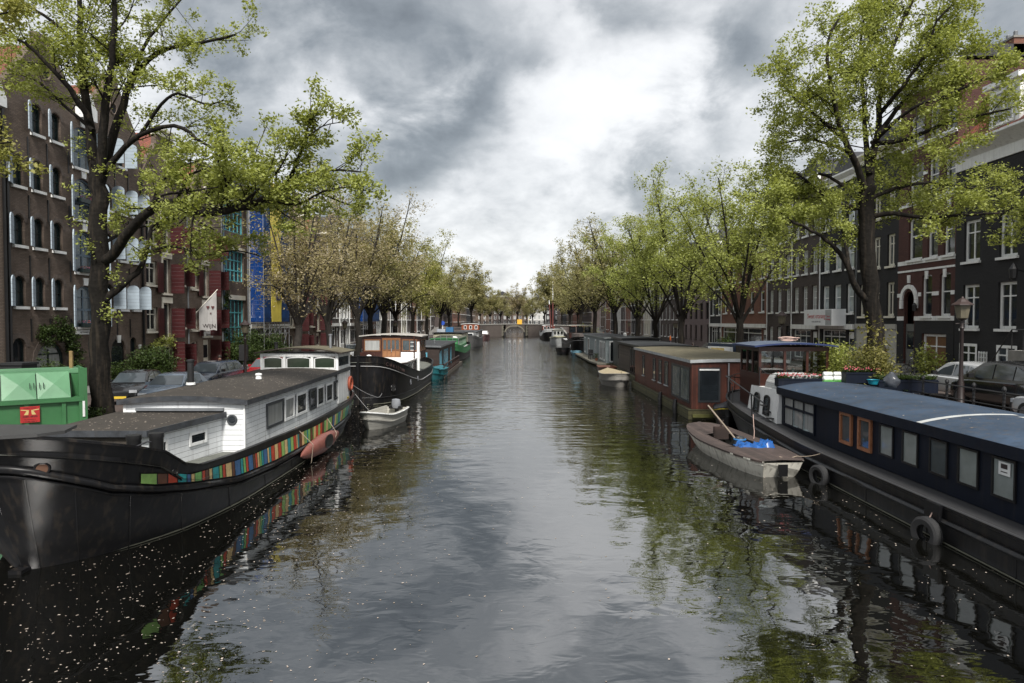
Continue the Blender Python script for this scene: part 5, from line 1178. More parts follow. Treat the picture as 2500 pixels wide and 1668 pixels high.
H1.panel(o, 'striped_panel', STR, lambda y: strk(y) + .045, IN((1.5, 1.80), (3.2, 1.44), (5.6, 1.27), (7, 1.2), (13, 1.08), (18, 1.18), (22.7, 1.5)), ta, tb, NS, 1, .02, pick=lambda i: seq[i])
# thin black seams between the stripes
mb = MB()
for i in range(1, NS):
    if seq[i] != seq[i - 1]:
        t = ta + (tb - ta) * i / NS; y = herm(H1.k[0], H1.k[2], t); z0, z1 = strk(y) + .03, IN((1.5, 1.80), (3.2, 1.44), (5.6, 1.27), (7, 1.2), (13, 1.08), (18, 1.18), (22.7, 1.5))(y); dt = .0006
        mb.quad(H1.P(t - dt, z0, 1, .024), H1.P(t + dt, z0, 1, .024), H1.P(t + dt, z1, 1, .024), H1.P(t - dt, z1, 1, .024))
mb.build('stripe_seams', HULLD, o)
# stem post, heel, foredeck plate and bow details
mb = MB(); mb.tube([(0, -.05, 2.9), (0, .25, 2.2), (0, .62, 1.3), (0, 1.0, .45), (0, 1.2, -.1), (0, 1.3, -.4)], [.09, .09, .08, .08, .08, .08], 6); mb.box(-.13, .13, .85, 1.45, -.1, .07); mb.build('stem_post', HULLB, o)
mb = MB(); mb.prism([(-1.25, .55), (-1.0, .15), (-.4, -.12), (.4, -.12), (1.0, .15), (1.25, .55), (1.0, 1.3), (-1.0, 1.3)], 2.84, 2.9, 'z'); mb.build('foredeck_plate', mat('grey_painted_steel', (.045, .045, .045), .5, stain=.4), o)
for t in (.045, .17):
    p = H1.P(t, 2.2 if t < .1 else 1.62, 1, .02); q = H1.P(t + .01, 2.2 if t < .1 else 1.62, 1, .02); d = (q - p).normalized(); mb = MB(); mb.T = Matrix.Translation(p) @ Matrix.Rotation(math.atan2(d.y, d.x), 4, 'Z'); mb.torus((0, 0, 0), .12 if t < .1 else .07, .025, 'y', 16, 6, 0); mb.lathe([(.1 if t < .1 else .06, -.01), (.1 if t < .1 else .06, .0)], 12, c=(0, 0, 0), axis='y', mi=1); mb.build('hawse_hole', [HULLB, mat('rust', (.10, .05, .03), .9) if t < .1 else INNER_SHADE], o)
mb = MB(); [mb.lathe([(.15, 1.6), (.15, 2.3), (.165, 2.32), (.165, 2.42), (.02, 2.43)], 12, c=(x, y, 0)) for x, y in ((1.25, 2.9), (1.6, 3.2))]; mb.build('bollard', IRON, o, smooth=40)
mb = MB(); mb.tube([(1.1, 2.9, 2.0), (.95, 2.8, 1.95), (1.0, 2.75, 2.2), (1.3, 2.7, 2.15), (1.5, 3.0, 2.25), (1.62, 3.2, 2.2)], .02, 5); mb.build('mooring_line', mat('black_rope', (.03, .03, .035), .9), o)
# cabins (local coordinates: x+ is the canal side)
CY0, CY1 = 8.0, 20.6; cx0, cx1 = -1.9, 1.72
mb = MB(); mb.add([(cx0, CY0, 1.0), (cx1, CY0, 1.0), (cx1, CY1, 1.0), (cx0, CY1, 1.0), (cx0, CY0, 2.58), (cx1, CY0, 2.58), (cx1 - .1, CY1, 2.72), (cx0, CY1, 2.72), ((cx0 + cx1) / 2, CY0, 2.70), ((cx0 + cx1) / 2, CY1, 2.84)], [(0, 1, 5, 8, 4), (1, 2, 6, 5), (2, 3, 7, 9, 6), (3, 0, 4, 7), (4, 8, 9, 7), (8, 5, 6, 9)]); cab = mb.build('cabin', SIDING, o)
mb = MB(); nn = 12; yy = [CY0 - .14 + (CY1 - CY0 + .2) * i / 14 for i in range(15)]
def rf(x, y): return 2.62 + .12 * (1 - ((x - (cx0 + cx1) / 2) / 1.95) ** 2) + .14 * max(0, (y - CY0) / (CY1 - CY0)) ** 1.6
xs_ = [cx0 - .15 + (cx1 - cx0 + .3) * i / nn for i in range(nn + 1)]
for a, b in zip(xs_, xs_[1:]):
    for c, d in zip(yy, yy[1:]): mb.quad((a, c, rf(a, c)), (b, c, rf(b, c)), (b, d, rf(b, d)), (a, d, rf(a, d)), 0)
    for yv in (yy[0], yy[-1]): mb.quad((a, yv, rf(a, yv) - .14), (b, yv, rf(b, yv) - .14), (b, yv, rf(b, yv) + .012), (a, yv, rf(a, yv) + .012), 1)
    for c, d in zip(yy, yy[1:]): mb.quad((a, c, rf(a, c) - .14), (a, d, rf(a, d) - .14), (b, d, rf(b, d) - .14), (b, c, rf(b, c) - .14), 1)
for xv in (xs_[0], xs_[-1]):
    for c, d in zip(yy, yy[1:]): mb.quad((xv, c, rf(xv, c) - .14), (xv, d, rf(xv, d) - .14), (xv, d, rf(xv, d) + .012), (xv, c, rf(xv, c) + .012), 1)
fixn(mb.build('roof', [FELT, FASC], o))
mb = MB(); mb.box(cx1 - .02, cx1 + .02, CY0 - .02, CY0 + .06, 1.0, 2.6); mb.build('corner_trim', WHITE, o); mb = MB(); mb.box(cx0 - .02, cx0 + .06, CY0 - .02, CY0 + .02, 1.0, 2.6); mb.build('corner_trim', WHITE, o)
for a, b in ((9.8, 11.4), (11.55, 12.6), (12.85, 14.1), (14.5, 15.35), (15.5, 16.5), (16.8, 17.9), (18.1, 19.2)): bwin(o, 'x+', a, b, 1.44, 2.28, cx1 + .002, WHITE if a not in (9.8, 14.5, 18.1) else mat('dark_grey_frame', (.05, .055, .06), .5), GL_CURT if a in (9.8, 11.55) else GL_DARK, .09)
mb = MB(); mb.torus((1.35, CY0 - .01, 2.02), .13, .035, 'y', 18, 6, 0); mb.lathe([(.12, -.02), (.12, 0)], 14, c=(1.35, CY0 - .005, 2.02), axis='y', mi=1); mb.build('porthole', [mat('dark_grey_frame', (.05, .055, .06)), GL_DARK], o)
mb = MB(); mb.box(-1.5, 1.12, CY0 - .12, CY0 - .003, 2.30, 2.38, 0); mb.box(-1.5, 1.10, CY0 - .08, CY0 - .004, 2.2, 2.298, 1); mb.build('hatch_rail', [LEADG, INNER_SHADE], o)
# low fore cabin
mb = MB(); mb.add([(-2.0, 4.8, .9), (.55, 4.8, .9), (1.05, 7.98, .9), (-2.0, 7.98, .9), (-2.0, 4.8, 2.1), (.55, 4.8, 2.1), (1.05, 7.98, 2.12), (-2.0, 7.98, 2.12)], [(0, 1, 5, 4), (1, 2, 6, 5), (2, 3, 7, 6), (3, 0, 4, 7), (4, 5, 6, 7)]); mb.build('fore_cabin', SIDING, o)
mb = MB(); mb.add([(-2.15, 4.6, 2.12), (.62, 4.6, 2.12), (1.14, 7.97, 2.15), (-2.15, 7.97, 2.15), (-2.15, 4.6, 2.22), (.62, 4.6, 2.22), (1.14, 7.97, 2.25), (-2.15, 7.97, 2.25)], [(0, 3, 2, 1), (4, 5, 6, 7), (0, 1, 5, 4), (1, 2, 6, 5), (3, 0, 4, 7)]); fixn(mb.build('fore_roof', [FELT], o))
mb = MB(); mb.box(-2.16, .63, 4.57, 4.6, 2.08, 2.24); mb.add([(.60, 4.58, 2.08), (1.17, 7.96, 2.1), (1.17, 7.96, 2.27), (.60, 4.58, 2.24), (.64, 4.58, 2.08), (1.2, 7.96, 2.1), (1.2, 7.96, 2.27), (.64, 4.58, 2.24)], [(0, 1, 2, 3), (4, 5, 6, 7), (3, 2, 6, 7), (0, 1, 5, 4)]); mb.build('fore_fascia', FASC, o)
for i in range(4): mb = MB(); mb.box(-2.1, .28 - i * .02, 4.62 + .02 * i, 4.79, 1.02 + i * .265, 1.26 + i * .265); mb.build('front_plank', mat('weathered_black_plank', (.04, .033, .026), .85, var=.5, vs=6), o)
def slantwin(y0, y1, z0, z1):
    c = (y0 + y1) / 2; x = .55 + .5 * (c - 4.8) / 3.18; q = bwin(o, 'x+', -(y1 - y0) / 2, (y1 - y0) / 2, z0, z1, 0, WHITE, GL_DARK, .08); q.location = (x + .01, c, z0); q.rotation_euler = (0, 0, PI / 2 - math.atan2(.5, 3.18))
slantwin(6.4, 7.2, 1.5, 1.88); slantwin(4.95, 5.5, 1.35, 1.9)
# wheelhouse
mb = MB(); wy0, wy1, wx0, wx1 = 18.6, 20.9, -1.75, 1.78
for x in (wx0, -.72, .55, wx1 - .1): mb.add([(x, wy0, 2.7), (x + .12, wy0, 2.7), (x + .12, wy0 + .1, 2.7), (x, wy0 + .1, 2.7), (x - .02, wy0 + .02, 3.45), (x + .1, wy0 + .02, 3.45), (x + .1, wy0 + .12, 3.45), (x - .02, wy0 + .12, 3.45)], [(0, 1, 5, 4), (1, 2, 6, 5), (2, 3, 7, 6), (3, 0, 4, 7)])
mb.box(wx0, wx1, wy0, wy0 + .1, 2.62, 2.80); mb.box(wx0, wx1, wy0, wy0 + .1, 3.36, 3.5)
for xv in (wx0, wx1 - .08): mb.box(xv, xv + .08, wy0 + .1, wy1, 1.2, 2.86); mb.box(xv, xv + .08, wy0 + .1, wy1, 3.36, 3.5); mb.box(xv, xv + .08, wy1 - .12, wy1, 2.86, 3.36)
mb.box(wx0 + .08, wx1 - .08, wy1 - .08, wy1, 1.2, 2.86); mb.box(wx0 + .08, wx1 - .08, wy1 - .08, wy1, 3.36, 3.5); wh = mb.build('wheelhouse', WHITE, o)
for a, b in ((wx0 + .12, -.74), (-.58, .53), (.69, wx1 - .12)): bwin(wh, 'y', a, b, 2.81, 3.35, wy0 + .04, WHITE, glass('wheelhouse_glass', (.02, .03, .02)), .05, .1)
bwin(wh, 'x+', wy0 + .12, wy1 - .14, 2.87, 3.35, wx1 - .04, WHITE, GL_DARK, .03)
roof_slab(o, wx0, wx1, wy0, wy1, 3.5, .22, .22, .06, FELTG, mat('dark_wood_edge', (.03, .022, .015), .7), 'wheelhouse_roof')
mb = MB(); mb.torus((wx1 + .06, wy1 - .2, 1.95), .3, .07, 'x', 22, 8); mb.build('lifebuoy', mat('orange_buoy', (.36, .08, .04), .5, stain=.3), o, smooth=60)
mb = MB(); mb.lathe([(.11, 2.75), (.11, 3.55), (.14, 3.56), (.14, 3.62), (.02, 3.64)], 12, c=(-1.6, 11.6, 0)); mb.lathe([(.16, 2.74), (.15, 2.82)], 12, c=(-1.6, 11.6, 0), mi=1); mb.build('stove_pipe', [IRON, WHITE], o, smooth=40)
mb = MB(); mb.lathe([(.12, 2.76), (.1, 2.9), (.13, 2.92), (.12, 2.98), (.02, 3.0)], 12, c=(.05, 13.6, 0)); mb.build('roof_vent', WHITE, o, smooth=40)
mb = MB(); mb.lathe([(.07, 3.66), (.07, 4.3), (.1, 4.3), (.1, 4.36), (.02, 4.37)], 10, c=(1.1, 19.9, 0)); mb.build('roof_flue', STEEL, o, smooth=40)
mb = MB(); mb.lathe([(.09, 3.6), (.09, 3.95), (.12, 3.95), (.12, 4.0)], 10, c=(-1.3, 19.4, 0)); mb.build('stove_pipe', IRON, o, smooth=40)
bollard(o, 1.5, 21.2, 1.3, .45, .08)
mb = MB(); mb.box(1.1, 1.5, 20.95, 21.3, 1.3, 1.7); mb.build('plant_tub', WHITE, o)
shrub('trailing green and yellow plant in a white tub on the stern of the striped barge', (BX + 1.3, BY0 + 21.1, 1.65), .28, .28, .9, LF_YEL, 500, .07, 'potted_plant', 'plant', 4, stems=5)
mb = MB(); mb.lathe([(.01, -2.5), (.12, -2.2), (.26, -1.3), (.33, 0), (.26, 1.3), (.12, 2.2), (.01, 2.5)], 12, axis='y')
ky = thing('kayak', 'faded red kayak hanging on its side along the striped barge', 'kayak', (-7.22, 25.3, .42)); k_ = mb.build('body', mat('faded_red_hull', (.19, .065, .05), .5, var=.25, vs=2, stain=.35), ky, smooth=60); k_.scale = (.72, 1, 1.1)
mb = MB(); mb.lathe([(.05, .0), (.30, .0), (.32, .04), (.24, .05)], 16, axis='x'); c_ = mb.build('cockpit', BLACKP, ky); c_.scale = (1, 1.7, .8); c_.location = (.2, .2, .06)
rope('thin rope holding the red kayak at its near end', [(-7.55, 23.3, 1.35), (-7.0, 23.5, .7), (-7.1, 23.6, .05)]); rope('thin rope holding the red kayak at its far end', [(-7.55, 26.9, 1.3), (-7.0, 26.6, .6), (-7.1, 26.5, .15)])

# ==== 2 grey dinghy with outboard
def smallboat(name, label, loc, rz, L_, B_, zr, m, inside, cat='boat', transom=True, bowz=.2):
    o = thing(name, label, cat, loc, rz); b = B_ / 2
    if transom: K = [(0, .25, 0, 0, 0), (.05, .35, .08, .18 * b, .3 * b), (.2, L_ * .22, L_ * .17, .55 * b, .78 * b), (.45, L_ * .46, L_ * .45, .78 * b, b), (.75, L_ * .75, L_ * .76, .75 * b, .95 * b), (1, L_ * .97, L_, .62 * b, .78 * b)]
    else: K = [(0, .3, 0, 0, 0), (.06, .45, .15, .2 * b, .4 * b), (.2, L_ * .22, L_ * .17, .6 * b, .8 * b), (.5, L_ * .5, L_ * .5, .85 * b, b), (.8, L_ * .78, L_ * .83, .6 * b, .8 * b), (.95, L_ * .9, L_ * .96, .2 * b, .35 * b), (1, L_ - .3, L_, 0, 0)]
    h = Hull(K, [(0, zr + bowz), (L_ * .4, zr), (L_, zr + bowz * .3)], .7); h.shell(o, m, inner=.05, deckm=inside, deckdrop=zr * .55)
    if transom: mb = MB(); e = [h.P(1, z, 1) for z in (-.4, 0, zr * .5, h.zt(1))]; mb.add([tuple(p) for p in e] + [(-p.x, p.y, p.z) for p in reversed(e)], [tuple(range(8))]); mb.build('transom', m, o)
    return o, h
GH = mat('grey_white_hull', (.40, .39, .35), .5, var=.1, stain=.25, lines=('z', .11, .1, .35))
o, h = smallboat('dinghy', 'grey-white clinker dinghy with covered outboard between striped and black barges', (-6.75, 30.9, .02), R(-14), 3.4, 1.5, .58, GH, mat('dinghy_inside', (.45, .44, .40), .6), bowz=.22)
h.band(o, 'gunwale', WHITE, lambda y, t: h.zt(t), .035)
mb = MB(); [mb.box(-.62, .62, y, y + .25, .38, .42) for y in (1.3, 2.4)]; mb.build('thwart', mat('dinghy_seat', (.42, .40, .36)), o)
mb = MB(); mb.lathe([(.02, 1.2), (.22, 1.16), (.25, 1.0), (.25, .8), (.2, .68)], 6, c=(0, 0, 0)); q = mb.build('outboard_cover', mat('grey_canvas', (.20, .21, .23), .7), o, smooth=60); q.scale = (1.0, .75, .9); q.location = (0, 3.22, 0)
mb = MB(); mb.box(-.08, .08, 3.25, 3.5, -.3, .72); mb.box(-.35, .35, 3.12, 3.28, .58, .72); mb.build('outboard_leg', BLACKP, o)
rope('thin mooring line from striped barge stern to the black barge bow', [(-8.3, 33.9, 1.95), (-7.2, 35.5, 1.0), (-8.0, 41.0, .7)], .012, mat('pale_line', (.3, .3, .3)), .1)
rope('mooring line from the striped barge stern bollard to the dinghy', [(-8.3, 33.6, 1.9), (-6.6, 31.2, .75)], .01, mat('pale_line', (.3, .3, .3)), .05)

# ==== 3 black barge with wooden wheelhouse
def bigkeys(L_, b, bluff=1.0):
    return [(0, .5, 0, 0, 0), (.02, .6, .04, .3 * b, .38 * b), (.06, 1.2, .6, .58 * b, .68 * b), (.12, 2.4, 1.8, .8 * b, .88 * b), (.22, L_ * .22, L_ * .2, .93 * b, .98 * b), (.4, L_ * .4, L_ * .4, b, b), (.7, L_ * .7, L_ * .71, b, b), (.86, L_ * .85, L_ * .88, .8 * b, .92 * b), (.96, L_ * .94, L_ * .975, .35 * b, .6 * b), (1, L_ * .96, L_, 0, 0)]
o = thing('barge', 'black high-bowed barge named on the bow, with varnished wheelhouse', 'houseboat', (-9.15, 39.6, 0))
h = Hull(bigkeys(20.5, 2.4), [(0, 2.9), (2, 2.35), (6, 1.7), (10, 1.32), (15, 1.35), (20.5, 1.8)], .85); h.shell(o, HULLB, deckm=DECK)
h.band(o, 'white_line', mat('white_line_paint', (.4, .4, .4), .5), lambda y, t: h.zt(t) - .55, .018, .003, .98); h.band(o, 'waterline', mat('pale_waterline_scum', (.12, .12, .09), .8), lambda y, t: .06, .025, .01, .97, off=.0)
h.band(o, 'lower_line', IRON, lambda y, t: .45, .02, .003, .98)
mb = MB(); mb.box(-.06, .06, -.06, .1, .1, 2.98); mb.build('stem_post', HULLB, o)
NM = mat('name_lettering', (.085, .05, .045), .5)
for i, ch in enumerate('CHRISTINA'):
    t = h.t_at(.55 + i * .27); z = h.zt(t) - .33; p = h.P(t, z, 1, .02); q = h.P(t + .01, z, 1, .02); d = q - p; text('lettering', ch, .3, NM, o, tuple(p), (PI / 2, 0, math.atan2(d.y, d.x)), .004)
for t in (h.t_at(1.1), h.t_at(4.6), h.t_at(7.5)):
    p = h.P(t, 1.0 if t > .1 else .95, 1, .02); q = h.P(t + .01, 1.0, 1, .02); d = q - p; mb = MB(); mb.T = Matrix.Translation(p) @ Matrix.Rotation(math.atan2(d.y, d.x), 4, 'Z'); R0 = .22 if t < .1 else .16; mb.torus((0, 0, 0), R0, .025, 'y', 18, 6, 0); mb.lathe([(R0 - .02, -.01), (R0 - .02, 0)], 12, axis='y', mi=1); mb.build('porthole', [HULLB if t < .1 else STEEL, INNER_SHADE], o)
LG = mat('light_grey_paint', (.40, .41, .40), .5, stain=.15)
mb = MB(); prof = [(-2.0, 10.5), (-2.0, 4.9), (-1.7, 4.0), (-.9, 3.5), (.9, 3.5), (1.7, 4.0), (2.0, 4.9), (2.0, 10.5)]; mb.prism(prof, 1.2, 2.25, 'z'); mb.build('coachroof', LG, o)
mb = MB(); mb.prism([(x * 1.04, y - .08) for x, y in prof], 2.255, 2.31, 'z'); mb.build('coachroof_top', WHITE, o)
mb = MB(); mb.tube([(x * 1.05, y - .1, 2.25) for x, y in prof], .035, 5); mb.build('coachroof_rim', MAHOG, o)
for a in (6.0, 7.4, 8.8): bwin(o, 'x+', a, a + .7, 1.5, 2.12, 2.002, MAHOG, GL_DARK, .05, .2)
for x in (-.7, .9): mb = MB(); mb.torus((x, 3.49, 1.75), .14, .03, 'y', 14, 6); mb.lathe([(.12, -.01), (.12, 0)], 12, c=(x, 3.49, 1.75), axis='y', mi=1); mb.build('porthole', [STEEL, INNER_SHADE], o)
wx0, wx1, wy0, wy1 = -2.1, 2.15, 10.5, 13.6
mb = MB(); mb.box(wx0, wx1, wy0, wy1, 2.2, 3.82); wh = mb.build('wheelhouse', MAHOG, o)
bwin(wh, 'y', -1.95, -.75, 2.75, 3.62, wy0 - .002, VARN, GL_CURT, .07); bwin(wh, 'y', .82, 1.95, 2.75, 3.62, wy0 - .002, VARN, GL_MID, .07, mull=1)
mb = MB(); mb.box(-.62, .72, wy0 - .05, wy0 - .003, 2.25, 3.72); dr = mb.build('doors', VARN, wh)
for i in range(4): bwin(dr, 'y', -.56 + i * .31, -.29 + i * .31, 2.85, 3.6, wy0 - .055, VARN, GL_MID, .03)
mb = MB(); [mb.box(-.55 + i * .31, -.3 + i * .31, wy0 - .058, wy0 - .051, 2.35, 2.75) for i in range(4)]; mb.build('door_panel', mat('pale_varnish', (.24, .11, .045), .35), dr); mb = MB(); mb.box(.05, .09, wy0 - .12, wy0 - .051, 2.7, 2.95); mb.build('handle', STEEL, dr)
mb = MB(); mb.box(.75, wx1 + .01, wy0 - .03, wy0 - .002, 2.2, 2.68); mb.build('white_panel', WHITE, wh)
for a in (10.9, 12.2): bwin(wh, 'x+', a, a + 1.0, 2.75, 3.6, wx1 + .002, VARN, GL_MID, .06)
roof_slab(o, wx0, wx1, wy0, wy1, 3.82, .14, .2, .08, mat('pale_roof', (.33, .31, .28), .7), mat('light_edge', (.4, .38, .35), .6), 'wheelhouse_roof')
mb = MB(); mb.lathe([(.11, 1.0), (.11, 3.2), (.09, 3.5)], 10, c=(2.25, 8.9, 0), mi=0); mb.lathe([(.05, 1.0), (.05, 3.9)], 8, c=(2.0, 8.6, 0), mi=1); [mb.box(1.75, 1.98, 8.55, 8.58, 1.5 + i * .28, 1.53 + i * .28, 0) for i in range(8)]; mb.build('mast_foot', [WHITE, MAHOG], o)
mb = MB(); mb.lathe([(.1, 2.3), (.1, 2.55), (.17, 2.58), (.16, 2.66), (.02, 2.7)], 12, c=(-.75, 6.5, 0)); mb.build('mushroom_vent', WHITE, o, smooth=40)
mb = MB(); mb.box(-1.9, -.9, 8.4, 8.9, 2.32, 2.5); mb.box(-1.9, -.9, 8.9, 8.96, 2.5, 2.75); mb.box(-2.1, -1.2, 7.2, 7.5, 2.32, 2.5); mb.build('bench', MAHOG, o); bollard(o, .35, 2.0, 2.1, .5)

# ==== 4 brown houseboat with light-blue windows
LBLUE = mat('light_blue_frame', (.11, .34, .45), .4, var=.08)
def boxboat(label, x0, x1, y0, y1, z1, wallm, floatm, roofm, edge, fz=.35, over=.18, deck=(0, 0, .5, .1), name='houseboat'):
    o = thing(name, label, 'houseboat', ((x0 + x1) / 2, y0, 0)); c = (x0 + x1) / 2; a, b = x0 - c, x1 - c; Ly = y1 - y0
    mb = MB(); mb.box(a - deck[0], b + deck[1], -deck[2], Ly + deck[3], -.4, fz); mb.build('float', floatm, o)
    mb = MB(); mb.box(a, b, 0, Ly, fz + .003, z1); mb.build('cabin', wallm, o)
    roof_slab(o, a, b, 0, Ly, z1 + .003, .06, over, .16, roofm, edge); return o, a, b, Ly
o, a, b, Ly = boxboat('dark brown wooden houseboat with light-blue window frames', -12.4, -6.9, 62, 78, 2.55, WOODB, WOODP, FELTK, LEADG, deck=(.2, .8, 3, .5))
bwin(o, 'y', b - 2.5, b - 1.1, .6, 2.1, -.002, LBLUE, GL_DARK, .12); bwin(o, 'y', a + .6, a + 2.2, .9, 2.1, -.002, LBLUE, GL_DARK, .12)
for u0, u1, z0 in ((.3, 1.9, .6), (3.8, 7.5, .4), (10.5, 11.3, .4)): bwin(o, 'x+', u0, u1, z0, 2.2, b + .002, LBLUE, GL_MID, .16, mull=2 if u1 - u0 > 2 else 1)
mb = MB(); 
for i in range(14): y = -2.9 + i * 1.2; mb.box(b + .68, b + .75, y - .04, y + .04, .36, 1.15)
mb.box(b + .66, b + .77, -3, Ly * .8, 1.15, 1.21); mb.box(b + .69, b + .74, -3, Ly * .8, .75, .8); mb.box(b + .69, b + .74, -3, Ly * .8, .5, .62); mb.box(a, b + .75, -3, -2.93, 1.15, 1.21); mb.box(a, b + .75, -3, -2.95, .5, .9); mb.build('railing', MAHOG, o)
for x in (.4, 1.6): mb = MB(); mb.lathe([(.08, 2.7), (.08, 3.0), (.13, 3.02), (.02, 3.1)], 10, c=(x, 6, 0)); mb.build('roof_vent', LEADG, o)
o, h = smallboat('dinghy', 'small turquoise and white dinghy moored before the brown and light-blue houseboat', (-7.1, 57.3, .03), R(-10), 3.4, 1.5, .75, mat('turquoise_hull', (.012, .10, .115), .4), mat('turquoise_cover', (.015, .12, .15), .6))
mb = MB(); mb.add([(x * .7, y, .8 + (.25 if x == 0 else 0)) for y in (.4, 3.2) for x in (-1, 0, 1)], [(0, 1, 4, 3), (1, 2, 5, 4)]); mb.build('cover', mat('turquoise_cover', (.015, .12, .15), .6), o)
# ==== 5 green-bowed barge and boats further up the left side
GRN = mat('green_hull_band', (.045, .20, .075), .45, var=.3, stain=.3)
o = thing('barge', 'long black barge with a green bow band and green cabin', 'houseboat', (-9.1, 82.5, 0)); h = Hull(bigkeys(24, 2.5), [(0, 2.2), (3, 1.8), (8, 1.5), (24, 1.7)], .85); h.shell(o, HULLD, deckm=mat('pale_deck', (.33, .35, .33), .7))
h.panel(o, 'green_band', [GRN], lambda y: herm(h.rail[0], h.rail[1], y) - .75, lambda y: herm(h.rail[0], h.rail[1], y) + .02, .0, .95, 50, 1, .03); h.panel(o, 'green_band', [GRN], lambda y: herm(h.rail[0], h.rail[1], y) - .75, lambda y: herm(h.rail[0], h.rail[1], y) + .02, .0, .95, 50, -1, .03)
mb = MB(); mb.box(-1.9, 1.6, 6, 22, 1.3, 2.55); mb.build('cabin', GRN, o); roof_slab(o, -1.9, 1.6, 6, 22, 2.553, .12, .1, .1, mat('olive_roof', (.09, .09, .07), .8), GRN)
for i in range(9): bwin(o, 'x+', 6.6 + i * 1.65, 7.7 + i * 1.65, 1.65, 2.35, 1.602, mat('pale_green_frame', (.25, .42, .28)), GL_DARK, .08)
mb = MB(); [mb.tube([(-1.8 + i * .75, 3.5, 1.5), (-1.8 + i * .75, 3.5, 3.1)], .04, 5) for i in range(6)]; mb.build('stanchions', STEEL, o); mb = MB(); mb.prism([(-1.2, 3.0), (.4, 3.0), (1.1, 2.5), (-1.9, 2.5)], 8, 12, 'y'); mb.build('hatch_cover', mat('olive_canvas', (.06, .065, .05), .9), o)
mb = MB(); mb.lathe([(.01, 2.75), (.9, 2.85), (1.1, 2.7)], 12, c=(.2, 10, 0)); mb.build('upturned_boat', WHITE, o)
o, a, b, Ly = boxboat('cream houseboat with dark flat roof behind the green barge', -13.2, -8.6, 110, 124, 2.9, mat('cream_wall', (.48, .45, .33), .6), MOSS, FELTK, BLACKP); bwin(o, 'y', -.9, 1.2, 1.8, 2.3, -.002, BLACKP, GL_DARK, .05); bwin(o, 'x+', 1, 2.5, 1.3, 2.3, b + .002, WHITE, GL_DARK, .1)
mb = MB(); mb.box(-.6, .6, 3, 4.6, 3.1, 3.9); mb.build('roof_box', mat('blue_box', (.03, .13, .28)), o); mb = MB(); mb.box(-2.1, -.7, 3, 4.6, 3.1, 3.6); mb.build('roof_box', mat('pale_box', (.35, .38, .42)), o)
o = thing('barge', 'weathered grey open-bowed barge moored in front of the red-brown cabin boat', 'houseboat', (-8.8, 128, 0)); h = Hull(bigkeys(20, 2.0), [(0, 2.2), (4, 1.6), (20, 1.7)], .85); h.shell(o, mat('grey_hull', (.07, .07, .07), .5, stain=.3), deckm=DECK)
mb = MB(); mb.box(-1.3, 1.2, 5, 14, 1.3, 2.8); mb.build('cabin', mat('grey_cabin', (.16, .165, .17), .6), o); roof_slab(o, -1.3, 1.2, 5, 14, 2.803, .1, .15, .1, FELTK, LEADG); [bwin(o, 'x+', 5.6 + i * 2, 6.8 + i * 2, 1.7, 2.5, 1.202, WHITE, GL_DARK, .1) for i in range(4)]; bwin(o, 'y', -.9, .6, 1.6, 2.6, 4.998, WHITE, GL_DARK, .12)
o, a, b, Ly = boxboat('two-storey houseboat with red-brown upper cabin and three white arched windows', -12.0, -8.0, 151, 166, 2.7, mat('grey_brown_wall', (.12, .11, .10), .6), MOSS, FELTK, LEADG)
mb = MB(); mb.box(a + .1, b - .1, .3, 6, 2.93, 4.15); mb.build('upper_cabin', mat('red_brown_cabin', (.24, .065, .025), .5), o); roof_slab(o, a + .1, b - .1, .3, 6, 4.153, .15, .15, .1, FELTK, WHITE, 'upper_roof'); [bwin(o, 'y', a + .6 + i * 1.2, a + 1.2 + i * 1.2, 3.1, 3.95, .298, WHITE, GL_DARK, .1, .15) for i in range(3)]; bwin(o, 'y', .5, 1.7, .5, 2.4, -.002, GREYSTONE, mat('teal_glass', (.05, .12, .13), .1), .15)
o = thing('cabin_boat', 'small white-decked boat last on the left before the bridge', 'boat', (-8.3, 172, 0)); h = Hull(bigkeys(11, 1.6), [(0, 1.6), (4, 1.2), (11, 1.3)], .8); h.shell(o, mat('dark_red_boot', (.08, .04, .04), .5), deckm=WHITE)
mb = MB(); mb.box(-1.1, 1.2, 2.5, 8, 1.1, 2.3, top=(.85, .9)); mb.build('cabin', WHITE, o); [bwin(o, 'x+', 3 + i * 1.6, 4.1 + i * 1.6, 1.5, 2.0, 1.17, WHITE, GL_DARK, .06) for i in range(3)]

# ==== right side, far to near
o = thing('sailing_barge', 'black and white sailing barge with tall red-brown mast near the bridge', 'barge', (9.2, 176, 0)); h = Hull(bigkeys(24, 2.3), [(0, 2.9), (4, 2.0), (9, 1.6), (24, 2.1)], .85); h.shell(o, HULLB, deckm=DECK)
h.panel(o, 'white_band', [WHITE], lambda y: herm(h.rail[0], h.rail[1], y) - .8, lambda y: herm(h.rail[0], h.rail[1], y) - .02, 0, .96, 40, -1, .03); h.panel(o, 'white_band', [WHITE], lambda y: herm(h.rail[0], h.rail[1], y) - .8, lambda y: herm(h.rail[0], h.rail[1], y) - .02, 0, .3, 20, 1, .03)
mb = MB(); mb.lathe([(.22, 1.6), (.2, 10.5)], 10, c=(.9, 8, 0), mi=0); mb.lathe([(.17, 10.5), (.09, 15.5), (.02, 15.7)], 10, c=(.9, 8, 0), mi=1); mb.build('mast', [mat('red_brown_mast', (.11, .03, .025), .5), WHITE], o); mb = MB(); mb.tube([(.4, 8.1, 3.0), (.0, 8.6, 9.4)], .16, 8, 0); mb.tube([(0, 8.6, 9.4), (-.06, 8.7, 10.6)], .12, 8, 1); mb.build('spar', [mat('red_brown_mast', (.11, .03, .025)), WHITE], o)
